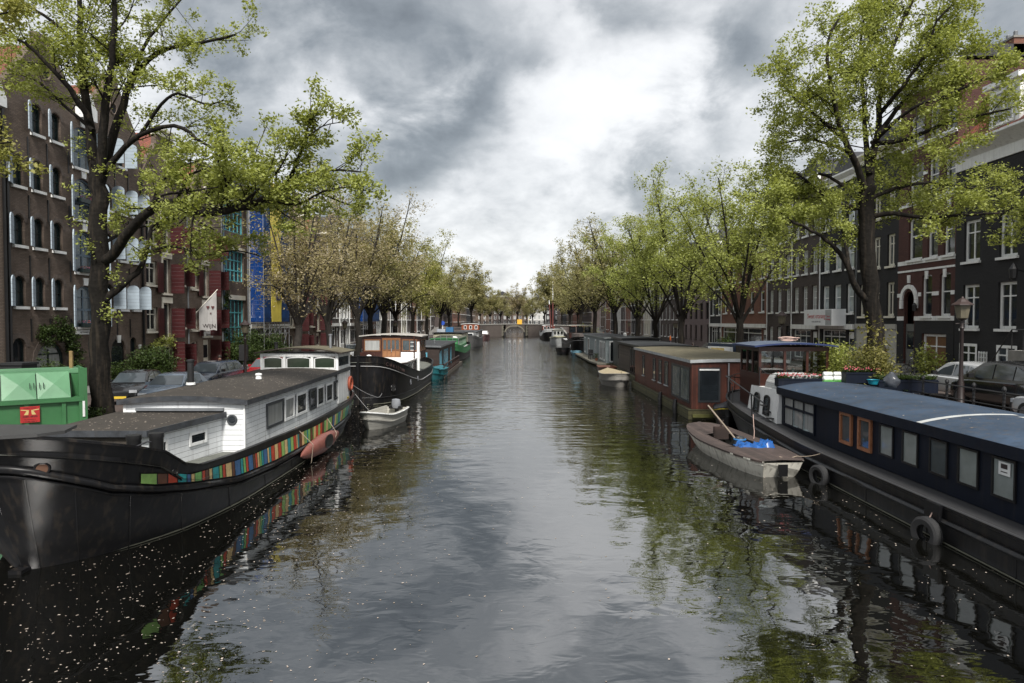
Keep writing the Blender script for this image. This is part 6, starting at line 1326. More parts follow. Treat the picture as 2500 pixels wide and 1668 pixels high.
mb = MB(); mb.box(-1.6, 1.6, 12, 18, 1.6, 3.6); mb.build('cabin', mat('red_cabin', (.16, .035, .02), .5), o); roof_slab(o, -1.6, 1.6, 12, 18, 3.603, .1, .1, .08, WHITE, WHITE); [bwin(o, 'y', -1.4 + i * 1, -.7 + i * 1, 2.6, 3.4, 11.998, WHITE, GL_DARK, .08) for i in range(3)]
o = thing('cabin_cruiser', 'small cream and white cruiser between the masted barge and black canopied barge', 'boat', (8.8, 136, 0)); h = Hull(bigkeys(12, 1.45), [(0, 1.9), (5, 1.5), (12, 1.5)], .8); h.shell(o, mat('pale_grey_hull', (.30, .31, .31), .5), deckm=mat('cream_deck', (.45, .43, .28), .6)); h.band(o, 'rubbing_strake', mat('cream_trim', (.45, .43, .28)), lambda y, t: h.zt(t) - .1, .08)
mb = MB(); mb.box(-1.1, 1.1, 3, 9, 1.5, 3.1, top=(.9, .95)); mb.build('cabin', WHITE, o); [bwin(o, 'y', -1.0 + i * .7, -.45 + i * .7, 2.1, 2.9, 3.0, WHITE, GL_DARK, .06) for i in range(3)]; roof_slab(o, -1.1, 1.1, 3, 9, 3.103, .1, .2, .08, WHITE, CREAM)
o = thing('barge', 'black barge with white bow deck and dark canopied wheelhouse', 'houseboat', (10.9, 104, 0)); h = Hull(bigkeys(27, 2.5), [(0, 2.5), (4, 2.1), (9, 1.7), (27, 1.8)], .85); h.shell(o, HULLD, deckm=WHITE, deckdrop=.2); h.band(o, 'rail_line', mat('grey_line', (.25, .25, .26)), lambda y, t: h.zt(t) - .5, .03)
mb = MB(); mb.prism([(-1.4, 4.5), (-.8, 3.6), (.8, 3.6), (1.4, 4.5), (1.5, 10), (-1.5, 10)], 2.0, 2.9, 'z'); mb.build('hatch_cover', mat('brown_grey_canvas', (.09, .075, .07), .8, streak=.3), o)
mb = MB(); [mb.box(x, x + .08, y, y + .08, 2, 4.1) for x in (-1.9, -.6, .6, 1.9) for y in (11, 15)]; mb.box(-1.9, 1.98, 11, 15.08, 1.8, 2.9); mb.build('wheelhouse', MAHOG, o); roof_slab(o, -1.9, 1.98, 11, 15.1, 4.1, .05, .25, .12, WHITE, CREAM); [bwin(o, 'y', -1.8 + i * 1.27, -.7 + i * 1.27, 2.95, 3.95, 11.02, MAHOG, GL_DARK, .04) for i in range(3)]
p = h.P(h.t_at(2.8), .95, -1, .03); mb = MB(); mb.torus(tuple(p), .28, .05, 'x', 16, 6); mb.build('porthole', WHITE, o)
o, h = smallboat('open_boat', 'low black open boat floating before the canopied black barge', (7.2, 101.5, .03), 0, 5.0, 2.2, .75, HULLD, MAHOG, bowz=.1)
o, h = smallboat('dinghy', 'tiny light-blue dinghy beside the low black open boat', (8.9, 98, .03), 0, 2.6, 1.6, .45, mat('light_blue_hull', (.20, .38, .48), .5), mat('light_blue_hull', (.2, .38, .48)))
GREYB = mat('grey_blue_boards', (.24, .28, .29), .6, var=.12, lines=('z', .16, .08, .6))
o, a, b, Ly = boxboat('pale grey houseboat with white-framed doors and a wooden side deck', 9.95, 13.9, 75, 99, 3.0, GREYB, MOSS, FELTK, mat('grey_fascia', (.25, .27, .27)), deck=(0, 0, .3, .2), fz=.3)
mb = MB(); mb.add([(a - .1, -1.2, .15), (a - 1.0, -.6, .15), (a - 1.3, 4, .15), (a - 1.4, Ly + 2, .15), (a - .01, Ly + 2, .15), (a - .01, -1.2, .15)] + [(a - .1, -1.2, .34), (a - 1.0, -.6, .34), (a - 1.3, 4, .34), (a - 1.4, Ly + 2, .34), (a - .01, Ly + 2, .34), (a - .01, -1.2, .34)], [(0, 1, 2, 3, 4, 5), (11, 10, 9, 8, 7, 6), (0, 6, 7, 1), (1, 7, 8, 2), (2, 8, 9, 3)]); mb.build('side_deck', mat('grey_deck_boards', (.15, .14, .11), .8, lines=('y', .14, .1, .5)), o)
bwin(o, 'y', a + .4, a + 1.4, .45, 2.75, -.002, WHITE, GL_DARK, .12)
for u0, u1 in ((.6, 2.0), (2.6, 4.0), (4.1, 5.5), (9.0, 10.2), (16.5, 18.5), (21.5, 23.2)): bwin(o, 'x-', u0, u1, .5, 2.7, a - .002, WHITE, GL_DARK, .2)
for x, y in ((1.0, 5), (1.5, 9)): mb = MB(); mb.lathe([(.12, 3.2), (.1, 3.4), (.17, 3.42), (.02, 3.55)], 10, c=(x, y, 0)); mb.build('roof_vent', WHITE, o)
c = thing('folding_chair', 'black garden chair on the side deck of the pale grey houseboat', 'chair', (9.25, 83.5, .34)); mb = MB(); mb.box(-.3, .3, -.3, .3, .42, .48); mb.build('seat', BLACKP, c); mb = MB(); mb.box(-.3, .3, .28, .34, .48, 1.1); mb.build('backrest', BLACKP, c)
lg = MB(); lg.box(-.025, .025, -.025, .025, 0, .42); lm_ = lg.mesh('leg', BLACKP); [link('leg', lm_, c, (x, y, 0)) for x in (-.26, .26) for y in (-.26, .26)]
tb_ = thing('deck_table', 'small black table beside the garden chair on the grey houseboat deck', 'table', (9.3, 81.9, .34)); mb = MB(); mb.box(-.35, .35, -.5, .5, .68, .73); mb.build('table_top', BLACKP, tb_); [link('leg', lm_, tb_, (x, y, 0)).__setattr__('scale', (1, 1, 1.6)) for x in (-.3, .3) for y in (-.42, .42)]
o, a, b, Ly = boxboat('flat black-roofed houseboat squeezed between the pale grey and plank-walled ones', 10.6, 14.2, 67.2, 74, 3.1, BLACKP, MOSS, FELTK, BLACKP); bwin(o, 'x-', 1, 3, 1, 2.6, a - .002, BLACKP, GL_DARK, .1)
o, a, b, Ly = boxboat('black-roofed houseboat with weathered plank wall and tall dark-framed windows', 10.05, 14.0, 53.6, 66.4, 2.85, WOODP, MOSS, FELTK, BLACKP, deck=(.25, 0, .4, .2), over=.3)
for u0, u1 in ((.3, 2.0), (2.3, 3.0), (3.3, 4.0), (4.4, 5.1), (5.4, 6.1)): bwin(o, 'x-', u0, u1, .5, 2.65, a - .002, BLACKP, GL_MID if u0 < 1 else GL_DARK, .09)
bwin(o, 'y', a + .5, a + 2.0, .8, 2.4, -.002, BLACKP, GL_MID, .08)
# red-brown houseboat
o, a, b, Ly = boxboat('red-brown board-clad houseboat with mossy flat roof and large corner window', 8.95, 13.8, 34.6, 51, 2.85, WOODV, MOSS, FELTG, mat('white_roof_edge', (.42, .44, .45), .4), deck=(.22, .1, .25, .2), fz=.5, over=.1)
DG = mat('anthracite_frame', (.03, .034, .038), .4)
for u0, u1 in ((12.6, 13.3), (8.9, 9.7), (7.1, 7.9), (5.3, 6.2)):
    q = bwin(o, 'x-', u0, u1, 1.2, 2.6, a - .002, DG, GL_DARK, .07); mb = MB(); mb.box(-(u1 - u0) / 2 - .03, (u1 - u0) / 2 + .03, -.09, .0, -.06, -.002); mb.build('sill', mat('pale_sill', (.4, .41, .42)), q)
bwin(o, 'x-', .35, 4.4, .75, 2.6, a - .002, DG, GL_MID, .12, mull=1)
q = bwin(o, 'y', a + .32, a + 1.45, .85, 2.62, -.002, DG, GL_DARK, .09); mb = MB(); mb.box(-.5, .5, -.045, -.02, 1.62, 1.70); mb.build('blind_rail', WHITE, q)
mb = MB(); mb.lathe([(.045, .5), (.045, 2.85)], 8, c=(a + 1.85, -.08, 0)); mb.build('drainpipe', STEEL, o)
mb = MB(); mb.box(a - .14, a - .02, 0, Ly, .12, .28); mb.box(a - .02, b, -.36, -.26, .12, .28); mb.build('float_beam', mat('mossy_beam', (.10, .10, .03), .9, var=.5), o)
for y in (2.2, 6.0): mb = MB(); mb.tube([(a - .3, y, .75), (a - .34, y, .3), (a - .3, y, -.15)], [.1, .14, .1], 8); mb.build('fender', IRON, o)
o, h = smallboat('covered_sloop', 'grey sloop under a tan canvas cover beside the red-brown houseboat', (7.9, 50.8, .02), R(4), 5.2, 2.2, .85, mat('grey_sloop_hull', (.22, .21, .19), .5, stain=.3), BLACKP, transom=False, bowz=.15)
TAN = mat('tan_canvas', (.30, .25, .16), .85, var=.2, stain=.3)
mb = MB(); mb.loft([[tuple(h.P(t, h.zt(t) + .02, 1, .03)), (.5 * h.P(t, 1, 1).x, h.P(t, h.zt(t), 1).y, h.zt(t) + .18), (0, h.P(t, h.zt(t), 1).y, h.zt(t) + .26), (-.5 * h.P(t, 1, 1).x, h.P(t, h.zt(t), 1).y, h.zt(t) + .18), tuple(h.P(t, h.zt(t) + .02, -1, .03))] for t in h.ts(20)]); mb.build('cover', TAN, o, smooth=70)
o, h = smallboat('rowing_boat', 'small brown rowing boat moored by the plank-walled houseboat', (8.6, 61.5, .02), 0, 4.6, 1.7, .62, mat('brown_varnished_hull', (.10, .04, .025), .45, stain=.3), MAHOG, bowz=.15)
# ==== the blue-roofed barge at the right edge
NAVY = mat('navy_black_cabin', (.0045, .0075, .016), .5, var=.3, vs=1.5, stain=.2, streak=.10, spec=.25)
BROOF = mat('blue_roof_paint', (.026, .046, .078), .7, var=.45, vs=.8, stain=.5, streak=.35)
OX, OY = 12.1, 4.0
o = thing('barge', 'long black barge with navy cabin and worn blue roof at the right edge', 'houseboat', (OX, OY, 0)); RB = o
H2 = Hull([(0, .3, 0, 0, 0), (.04, .6, .2, 1.6, 1.8), (.12, 3.5, 3.4, 2.4, 2.5), (.3, 9, 9, 2.5, 2.5), (.6, 17.5, 17.5, 2.5, 2.5), (.8, 24, 24.3, 2.42, 2.5), (.89, 26.5, 27.2, 2.05, 2.35), (.95, 27.8, 28.9, 1.3, 1.85), (.985, 28.4, 29.7, .5, 1.0), (1, 28.6, 30, 0, 0)],
          [(0, .85), (18, .80), (22, .95), (26, 1.2), (30, 1.6)], p=.8)
H2.shell(o, HULLD, deckm=mat('black_side_deck', (.03, .03, .032), .7, stain=.4), deckdrop=.02, inner=.02)
H2.band(o, 'rubbing_strake', HULLD, lambda y, t: H2.zt(t) - .30, .07, .02, .999, sides=(-1, 1)); H2.band(o, 'gunwale', mat('scuffed_black_steel', (.04, .04, .042), .4, stain=.4), lambda y, t: H2.zt(t) + .02, .05, .02, .999, off=-.02)
H2.band(o, 'waterline', mat('pale_waterline_scum', (.12, .12, .09)), lambda y, t: .03, .018, .05, .97, off=.0)
mb = MB(); [mb.box(-2.62, -2.48, y, y + .55, .5, .86) for y in (11.2,)]; mb.build('fender_plate', HULLD, o)
cy0, cy1, wx, ex = 1.0, 22.6, -1.7, 1.8
mb = MB(); mb.box(wx, ex, cy0, cy1, .82, 2.36); mb.build('cabin', NAVY, o)
mb = MB(); n = 14; xs_ = [wx - .16 + (ex - wx + .32) * i / n for i in range(n + 1)]; zf = lambda x: 2.40 + .22 * (1 - abs((x - .05) / 1.95) ** 2.2)
yy = [cy0 - .1 + (cy1 - cy0 + .2) * i / 40 for i in range(41)]
for a, b in zip(xs_, xs_[1:]):
    for c, d in zip(yy, yy[1:]): mb.quad((a, c, zf(a)), (b, c, zf(b)), (b, d, zf(b)), (a, d, zf(a)), 0)
    for yv in (yy[0], yy[-1]): mb.quad((a, yv, 2.38), (b, yv, 2.38), (b, yv, zf(b)), (a, yv, zf(a)), 1)
mb.build('roof', [BROOF, NAVY], o, smooth=40)
mb = MB(); mb.box(wx - .17, wx - .005, cy0 - .1, cy1 + .1, 2.14, zf(wx - .16) - .004); mb.box(ex + .02, ex + .17, cy0 - .1, cy1 + .1, 2.14, zf(ex + .16) - .004); mb.build('eaves', NAVY, o)
mb = MB(); yb = 13.2
for a, b in zip(xs_[:9], xs_[1:10]): mb.quad((a, yb, zf(a) + .006), (b, yb, zf(b) + .006), (b, yb + .22, zf(b) + .006), (a, yb + .22, zf(a) + .006))
a, b = xs_[8], xs_[9]
for c, d in zip(yy, yy[1:]):
    if d < yb + .22: mb.quad((a, c, zf(a) + .006), (a + .16, c, zf(a + .16) + .006), (a + .16, d, zf(a + .16) + .006), (a, d, zf(a) + .006))
mb.build('walkway_strip', mat('white_grit_strip', (.42, .43, .42), .9, stain=.3), o)
OR = mat('oiled_wood_frame', (.30, .125, .06), .5, var=.25, vs=6)
for yc in (17.35, 16.2): q = bwin(o, 'x-', yc - .38, yc + .38, 1.13, 2.12, wx - .004, OR, GL_MID, .09, proud=.07)
SG = glass('sage_blind_glass', (.17, .19, .185), .1)
for i, yc in enumerate((15.05, 13.9, 12.7, 11.6, 10.46, 9.3, 8.1, 6.9, 5.6)): bwin(o, 'x-', yc - .36, yc + .36, 1.2, 2.08, wx - .004, BLACKP, SG if i != 2 else GL_MID, .05, proud=.04)
mb = MB(); mb.box(wx - .04, wx - .034, 10.25, 10.6, 1.72, 2.0); p_ = mb.build('paper_note', WHITE, o)
mb = MB(); mb.box(wx - .046, wx - .041, 10.33, 10.52, 1.86, 1.96); mb.box(wx - .046, wx - .041, 10.33, 10.52, 1.78, 1.80); mb.build('note_print', BLT, o)
q = bwin(o, 'x-', 19.6, 22.3, 1.0, 2.12, wx - .004, NAVY, GL_CURT, .07, mull=2, proud=.05); mb = MB(); mb.box(-1.33, 1.33, -.055, -.01, .68, .76); mb.build('transom', NAVY, q); mb = MB(); mb.box(-.38, .38, -.006, .0, 0, 0) if 0 else None
for u in (-.45, .45): mb = MB(); mb.box(u - .03, u + .4, -.05, -.012, .06, .11); mb.box(u - .03, u + .03, -.05, -.012, .06, .66); mb.build('sash', mat('pale_blue_frame', (.30, .36, .37), .5), q)
# white deckhouse
mb = MB(); mb.add([(-1.9, 22.62, .85), (-1.9, 26.0, 1.0), (1.5, 26.0, 1.0), (1.5, 22.62, .85), (-1.78, 22.62, 2.28), (-1.78, 25.8, 2.2), (1.5, 25.8, 2.2), (1.5, 22.62, 2.28)], [(0, 1, 5, 4), (1, 2, 6, 5), (2, 3, 7, 6), (3, 0, 4, 7), (4, 5, 6, 7)]); fixn(mb.build('deckhouse', WHITE, o))
for yc in (24.9, 23.75): q = bwin(o, 'x-', yc - .3, yc + .3, 1.15, 1.98, -1.893, BLACKP, GL_MID, .07, .18, proud=.05); q.rotation_euler = (R(-4.9), 0, -PI / 2)
mb = MB(); [mb.box(-2.1, -1.87, 22.9 + i * .35, 23.15 + i * .35, 1.1 + i * .22, 1.14 + i * .22) for i in range(3)]; mb.build('step_bracket', IRON, o)
mb = MB(); mb.prism([(-1.75, 2.2), (-.2, 2.2), (-.2, 2.85), (-1.3, 2.85), (-1.55, 2.75), (-1.7, 2.5)], 22.75, 24.3, 'y'); mb.build('slatted_locker', mat('white_slats', (.5, .51, .5), .5, lines=('z', .07, .12, .7)), o)
# wheelhouse with glass
wy0, wy1, x0, x1 = 25.0, 27.4, -1.75, 1.2
mb = MB(); P_ = .1
for x in (x0, x0 + 1.05, x0 + 2.0, x1 - P_): mb.box(x, x + P_, wy0, wy0 + P_, 2.75, 3.7)
for x in (x0, x1 - P_):
    for y in (wy0 + .8, wy0 + 1.5, wy1 - P_): mb.box(x, x + P_, y, y + P_, 2.75, 3.7)
for x in (x0 + 1.4,): mb.box(x, x + P_, wy1 - P_, wy1, 2.75, 3.7)
mb.box(x0 - .02, x1 + .02, wy0 - .02, wy0 + .12, 3.7, 3.88); mb.box(x0 - .02, x1 + .02, wy1 - .12, wy1 + .02, 3.7, 3.88); mb.box(x0 - .02, x0 + .1, wy0 + .12, wy1 - .12, 3.7, 3.88); mb.box(x1 - .1, x1 + .02, wy0 + .12, wy1 - .12, 3.7, 3.88)
mb.box(x0, x1, wy0, wy0 + .08, 2.2, 2.75); mb.box(x0, x0 + .08, wy0 + .08, wy1, 1.2, 2.75); mb.box(x1 - .08, x1, wy0 + .08, wy1, 1.2, 2.75); mb.box(x0 + .08, x1 - .08, wy1 - .08, wy1, 1.2, 2.75); wh = mb.build('wheelhouse', MAHOG, o)
gm_ = bpy.data.materials.new('clear_glass'); gm_.use_nodes = True; gn = gm_.node_tree; gn.nodes.clear(); go = N(gn, 'ShaderNodeOutputMaterial'); mx = N(gn, 'ShaderNodeMixShader'); tr = N(gn, 'ShaderNodeBsdfTransparent'); gl_ = N(gn, 'ShaderNodeBsdfGlossy'); gl_.inputs['Roughness'].default_value = .03; tr.inputs[0].default_value = (.85, .88, .87, 1)
fr = N(gn, 'ShaderNodeFresnel', i_IOR=1.5); L(gn, mathn(gn, 'ADD', fr.outputs[0], .06), mx.inputs[0]); L(gn, tr.outputs[0], mx.inputs[1]); L(gn, gl_.outputs[0], mx.inputs[2]); L(gn, mx.outputs[0], go.inputs[0])
for a, b in ((x0 + .1, x0 + 1.05), (x0 + 1.15, x0 + 2.0), (x0 + 2.1, x1 - .1)): mb = MB(); mb.box(a, b, wy0 + .04, wy0 + .05, 2.75, 3.7); mb.build('window', gm_, wh)
for a, b in ((wy0 + .1, wy0 + .8), (wy0 + .9, wy0 + 1.5), (wy0 + 1.6, wy1 - .1)): mb = MB(); mb.box(x0 + .04, x0 + .05, a, b, 2.75, 3.7); mb.build('window', gm_, wh)
roof_slab(o, x0, x1, wy0, wy1, 3.88, .12, .28, .07, mat('faded_blue_canvas', (.07, .09, .13), .8, var=.4), mat('blue_canvas_edge', (.012, .025, .09), .6), 'wheelhouse_roof')
mb = MB(); mb.box(x0 + .3, x1 - .3, wy0 + .3, wy0 + .75, 2.2, 2.72); mb.build('helm_counter', mat('white_counter', (.4, .4, .38)), wh)
hb_ = MB(); hb_.lathe([(.07, 2.72), (.07, 2.98), (.02, 3.02), (.02, 3.08)], 10, c=(x0 + 1.3, wy0 + .5, 0)); hb_.lathe([(.06, 2.72), (.06, 2.9), (.02, 2.95)], 10, c=(x0 + 1.65, wy0 + .5, 0)); hb_.build('bottles', WHITE, wh)
mb = MB(); rr = random.Random(3)
for k in range(6): c = (.0 + rr.uniform(-.1, .1), 26.2 + rr.uniform(-.1, .1)); a0 = rr.uniform(0, 6); mb.tube([(c[0] + (.34 + .05 * math.sin(3 * t + a0)) * math.cos(t), c[1] + .3 * math.sin(t), 4.13 + .025 * k + .02 * math.sin(2 * t + a0)) for t in [a0 + j * .35 for j in range(19)]], .022, 5)
r_ = mb.build('rope_coil', mat('pinkish_rope', (.42, .30, .26), .9)); r_.location = (OX, OY, 0); tag(r_, 'coil of pinkish rope lying on the blue-edged wheelhouse roof', 'rope')
mb = MB(); mb.tube([(-2.35, 26.6, 1.15), (-2.35, 26.6, 2.05)], .03, 6); mb.tube([(-2.4, 27.4, 2.45), (-2.3, 22.9, 1.75)], .028, 6); mb.tube([(-2.3, 24.2, .95), (-2.34, 24.2, 1.95)], .03, 6); mb.tube([(-2.4, 27.4, 2.45), (-1.2, 27.6, 2.3)], .025, 6)
for t in (.90, .925, .95, .97, .985): p = H2.P(t, H2.zt(t), -1, -.12); mb.tube([p, p + Vector((0, 0, .85))], .022, 5)
mb.tube([H2.P(t, H2.zt(t), -1, -.12) + Vector((0, 0, .85)) for t in (.88, .90, .925, .95, .97, .985)], .022, 5); mb.build('railing', IRON, o)
tw = MB(); tw.tube([(-1.75, 24.9, 2.25), (-1.75, 24.9, 3.05)], .025, 5); tw.tube([(-1.78, 22.9, 2.2), (-1.78, 22.9, 2.9)], .025, 5); tw.tube([(-1.76, 24.9, 3.0), (-1.77, 24.0, 2.82), (-1.78, 22.9, 2.85)], .015, 5); tw.build('rope_rail', IRON, o)
def planter(label, loc, w, d, h, flowers, seed, m=NAVY, rz=0):
    p = thing('planter', label, 'planter', loc, rz); mb = MB(); mb.box(-w / 2, w / 2, -d / 2, d / 2, 0, h); mb.box(-w / 2 - .02, w / 2 + .02, -d / 2 - .02, d / 2 + .02, h * .82, h * .9); mb.build('box', m, p); rr = random.Random(seed)
    mb = MB()
    for _ in range(int(520 * w)):
        x, y, z = rr.uniform(-w / 2, w / 2), rr.uniform(-d / 2, d / 2), h + abs(rr.gauss(0, .07)); s = rr.uniform(.02, .05); a = rr.uniform(0, 6)
        mb.add([(x + s * math.cos(a), y + s * math.sin(a), z), (x - s * math.sin(a), y + s * math.cos(a), z + .02), (x - s * math.cos(a), y - s * math.sin(a), z - .01), (x + s * math.sin(a), y - s * math.cos(a), z + .03)], [(0, 1, 2, 3)])
    mb.build('foliage', LF_SHRUB, p)
    if flowers:
        mb = MB()
        for _ in range(int(70 * w)):
            x, y, z = rr.uniform(-w / 2, w / 2), rr.uniform(-d / 2 - .05, d / 2), h + .08 + abs(rr.gauss(0, .05)); s = rr.uniform(.015, .034); mb.add([(x - s, y, z), (x, y - s, z - .02), (x + s, y, z + .02), (x, y + s, z), (x, y, z + .03)], [(0, 1, 4), (1, 2, 4), (2, 3, 4), (3, 0, 4)])
        mb.build('flowers', mat('coral_petals', (.36, .06, .08), .6), p)
    return p
planter('dark box of coral-pink flowers at the front of the blue roof', (OX - .95, OY + 22.9, 2.42), 1.7, .4, .32, True, 5)
planter('dark planter with small pink flowers beside the bin bag', (OX + 1.25, OY + 22.4, 2.6), 1.3, .4, .42, True, 6)
planter('long dark planter box below the yellow bamboo', (OX + 2.5, OY + 21.6, 2.3), 2.2, .5, .5, False, 7)
b_ = thing('bin_bag', 'shiny grey plastic bin bag resting on the barge roof', 'bag', (OX + 1.45, OY + 20.6, 2.6)); mb = MB(); rr = random.Random(8); pr = []
for i in range(11):
    z = i / 10; r0 = .27 * math.sin(min(PI * .93, PI * (.25 + .72 * z))); pr.append([((r0 * (1 + .14 * math.sin(5 * t + i * 1.1) + rr.uniform(-.06, .06))) * math.cos(t), (r0 * (1 + .1 * math.cos(4 * t + i))) * math.sin(t), z * .56) for t in [2 * PI * j / 18 for j in range(18)]])
mb.loft(pr, closed=True, cap=True); mb.build('bag', mat('grey_plastic', (.045, .05, .06), .25, bump=.5, bs=9), b_, smooth=35)
t_ = thing('washing_bowl', 'turquoise plastic bowl beside the grey bin bag', 'bowl', (OX + .95, OY + 20.9, 2.68)); mb = MB(); mb.lathe([(.14, 0), (.2, .17), (.22, .17), (.2, .15), (.13, .03)], 16); mb.build('bowl', mat('turquoise_plastic', (.01, .20, .27), .35), t_, smooth=40)
t_ = thing('green_table', 'small lime-green folding table holding white containers', 'table', (OX + .55, OY + 23.2, 2.3)); mb = MB(); mb.box(-.4, .4, -.2, .2, .24, .29); mb.build('table_top', mat('lime_plastic', (.12, .55, .07), .5), t_)
lg = MB(); lg.box(-.02, .02, -.02, .02, 0, .24); lm_ = lg.mesh('leg', mat('lime_plastic', (.12, .55, .07))); [link('leg', lm_, t_, (x, y, 0)) for x in (-.35, .35) for y in (-.16, .16)]
for i, (x, w_) in enumerate(((-.2, .2), (.18, .17))): c_ = thing('container', ('white rolled cushion on the lime-green table, left one', 'white rolled cushion on the lime-green table, right one')[i], 'cushion', (OX + .55 + x, OY + 23.2, 2.59)); mb = MB(); mb.lathe([(.05, -w_), (.1, -w_ + .03), (.1, w_ - .03), (.05, w_)], 12, c=(0, 0, .1), axis='x'); mb.lathe([(.05, -w_ * .9), (.09, -w_ + .04), (.09, w_ - .04), (.05, w_ * .9)], 12, c=(0, .02, .28), axis='x'); mb.build('cushion', WHITE, c_, smooth=40)
def tyre(label, loc, rz, rr_=.34, tilt=0):
    o = thing('tyre_fender', label, 'tyre', loc, rz); mb = MB(); mb.lathe([(.20, -.09), (rr_ - .05, -.115), (rr_, -.085), (rr_ + .005, 0), (rr_, .085), (rr_ - .05, .115), (.20, .09), (.2, .06), (rr_ - .04, .05), (rr_ - .04, -.05), (.2, -.06), (.20, -.09)], 28, axis='y')
    t = MB()
    for i in range(4): t.torus((0, -.07 + i * .046, 0), rr_ + .002, .008, 'y', 28, 4)
    # open ring: rebuild without caps
    m2 = MB(); prof = [(.20, -.09), (rr_ - .05, -.115), (rr_, -.085), (rr_ + .005, 0), (rr_, .085), (rr_ - .05, .115), (.20, .09), (.2, .06), (rr_ - .04, .05), (rr_ - .04, -.05), (.2, -.06)]; n = 28; vs = []
    for r, h in prof:
        for j in range(n): a = 2 * PI * j / n; vs.append((r * math.cos(a), h, r * math.sin(a)))
    k = len(prof); m2.add(vs, [(i * n + j, i * n + (j + 1) % n, ((i + 1) % k) * n + (j + 1) % n, ((i + 1) % k) * n + j) for i in range(k) for j in range(n)]); fixn(m2.build('tyre', RUBBER, o, smooth=35)); t.build('tread', RUBBER, o); return o
tyre('old car tyre hanging on a rope at the waterline of the blue-roofed barge', (9.36, 15.45, .16), R(103), .37)
tyre('worn tyre fender half hidden behind the wooden skiff stern', (9.34, 20.9, .22), R(108), .34)
rope('short pink rope holding the nearer tyre fender', [(9.55, 15.45, .84), (9.5, 15.45, .66), (9.42, 15.45, .5)], .014, mat('pinkish_rope', (.42, .30, .26)))
rope('mooring rope from the skiff stern to the barge rail', [(8.5, 21.9, .62), (9.1, 22.0, .62), (9.62, 21.3, .86)], .014, ROPE, .05); rope('rope hanging in a loop from the barge rail to the skiff', [(9.5, 27.2, 1.25), (9.2, 26.2, .75), (8.9, 25.4, .6)], .014, mat('pinkish_rope', (.42, .3, .26)), .1)
# covered tender off the barge stern
o, h = smallboat('tender', 'small boat under black canvas laced with yellow rope off the barge stern', (9.9, 31.6, .03), R(-15), 2.6, 1.3, .7, HULLD, BLACKP, bowz=.2)
mb = MB(); mb.loft([[tuple(h.P(t, h.zt(t) + .02, 1, .03)), (0, h.P(t, h.zt(t), 1).y, h.zt(t) + .42 * math.sin(PI * min(1, .15 + t * .85))), tuple(h.P(t, h.zt(t) + .02, -1, .03))] for t in h.ts(16)]); mb.build('cover', mat('black_canvas', (.035, .036, .04), .8, var=.3), o); h.band(o, 'lacing', mat('yellow_rope', (.45, .36, .04), .8), lambda y, t: h.zt(t) - .02, .02)

# ==== wooden skiff
SKH = mat('rusty_white_hull', (.76, .73, .64), .6, var=.2, vs=1.6, stain=.3, streak=.6)
SKD = mat('weathered_deck_planks', (.065, .046, .04), .8, var=.4, vs=3, lines=('x', .16, .06, .7), stain=.25)
o = thing('skiff', 'white-hulled skiff with weathered brown deck beside the blue-roofed barge', 'boat', (7.75, 28.7, 0), PI + R(5.5))
h = Hull([(0, .5, 0, 0, 0), (.03, .62, .08, .2, .35), (.09, 1.0, .5, .42, .68), (.22, 1.9, 1.6, .72, .98), (.45, 3.4, 3.4, .92, 1.14), (.75, 5.4, 5.5, .86, 1.05), (.93, 6.7, 6.95, .66, .80), (1, 7.0, 7.3, .52, .64)], [(0, .66), (3, .5), (7.3, .52)], .7)
h.shell(o, SKH, inner=.02, deckdrop=.05)
mb = MB(); e = [h.P(1, z, 1) for z in (-.4, 0, .25, h.zt(1))]; mb.add([tuple(p) for p in e] + [(-p.x, p.y, p.z) for p in reversed(e)], [tuple(range(8))]); mb.box(-.15, .15, 7.26, 7.31, .08, .46, 1); mb.build('transom', [SKH, HULLD], o)
mb = MB(); T = [h.t_at(y) for y in (0.02, .15, .5, 1.0, 1.6, 2.2, 3, 3.8, 4.4, 4.8, 5.4, 6.2, 7.0, 7.28)]
for a, b in zip(T, T[1:]):
    ya = h.P(a, h.zt(a), 1).y; hole = 2.1 < ya < 4.75
    for s in (1, -1):
        pa, pb = h.P(a, h.zt(a), s, .04), h.P(b, h.zt(b), s, .04); ua, ub = Vector((s * .56 if hole else 0, pa.y, pa.z + .09)), Vector((s * .56 if hole else 0, pb.y, pb.z + .09)); ia, ib = pa + Vector((0, 0, .06)), pb + Vector((0, 0, .06))
        mb.quad(ia, ib, ub, ua); mb.quad(pa, pb, ib, ia)
        if hole: mb.quad(ua, ub, ub - Vector((0, 0, .14)), ua - Vector((0, 0, .14)))
mb.build('deck', SKD, o); mb = MB(); mb.box(-.75, .75, 1.9, 5.0, .1, .12); mb.build('cockpit_floor', INNER_SHADE, o)
mb = MB(); mb.box(-.3, .3, 2.3, 2.36, .4, .9); mb.tube([(.2, 2.3, .6), (-.1, 2.32, 1.15)], .03, 5); mb.tube([(-.2, 2.3, .6), (.12, 2.32, 1.2)], .03, 5); mb.build('oar_rest', WOODB, o)
oar = thing('oar', 'long weathered wooden oar leaning across the skiff cockpit', 'oar', (8.2, 24.9, .5)); mb = MB(); mb.tube([(0, 0, 0), (-.7, 1.6, 1.2)], .032, 8); mb.prism([(-.06, -.25), (.06, -.25), (.07, .25), (-.07, .25)], -.012, .012, 'y'); mb.build('shaft', mat('grey_oar_wood', (.22, .18, .14), .8), oar)
tp = thing('tarpaulin', 'crumpled bright blue tarpaulin on the skiff deck', 'tarpaulin', (8.35, 24.0, .56)); g_ = np.random.default_rng(4); mb = MB(); nx, ny = 16, 10
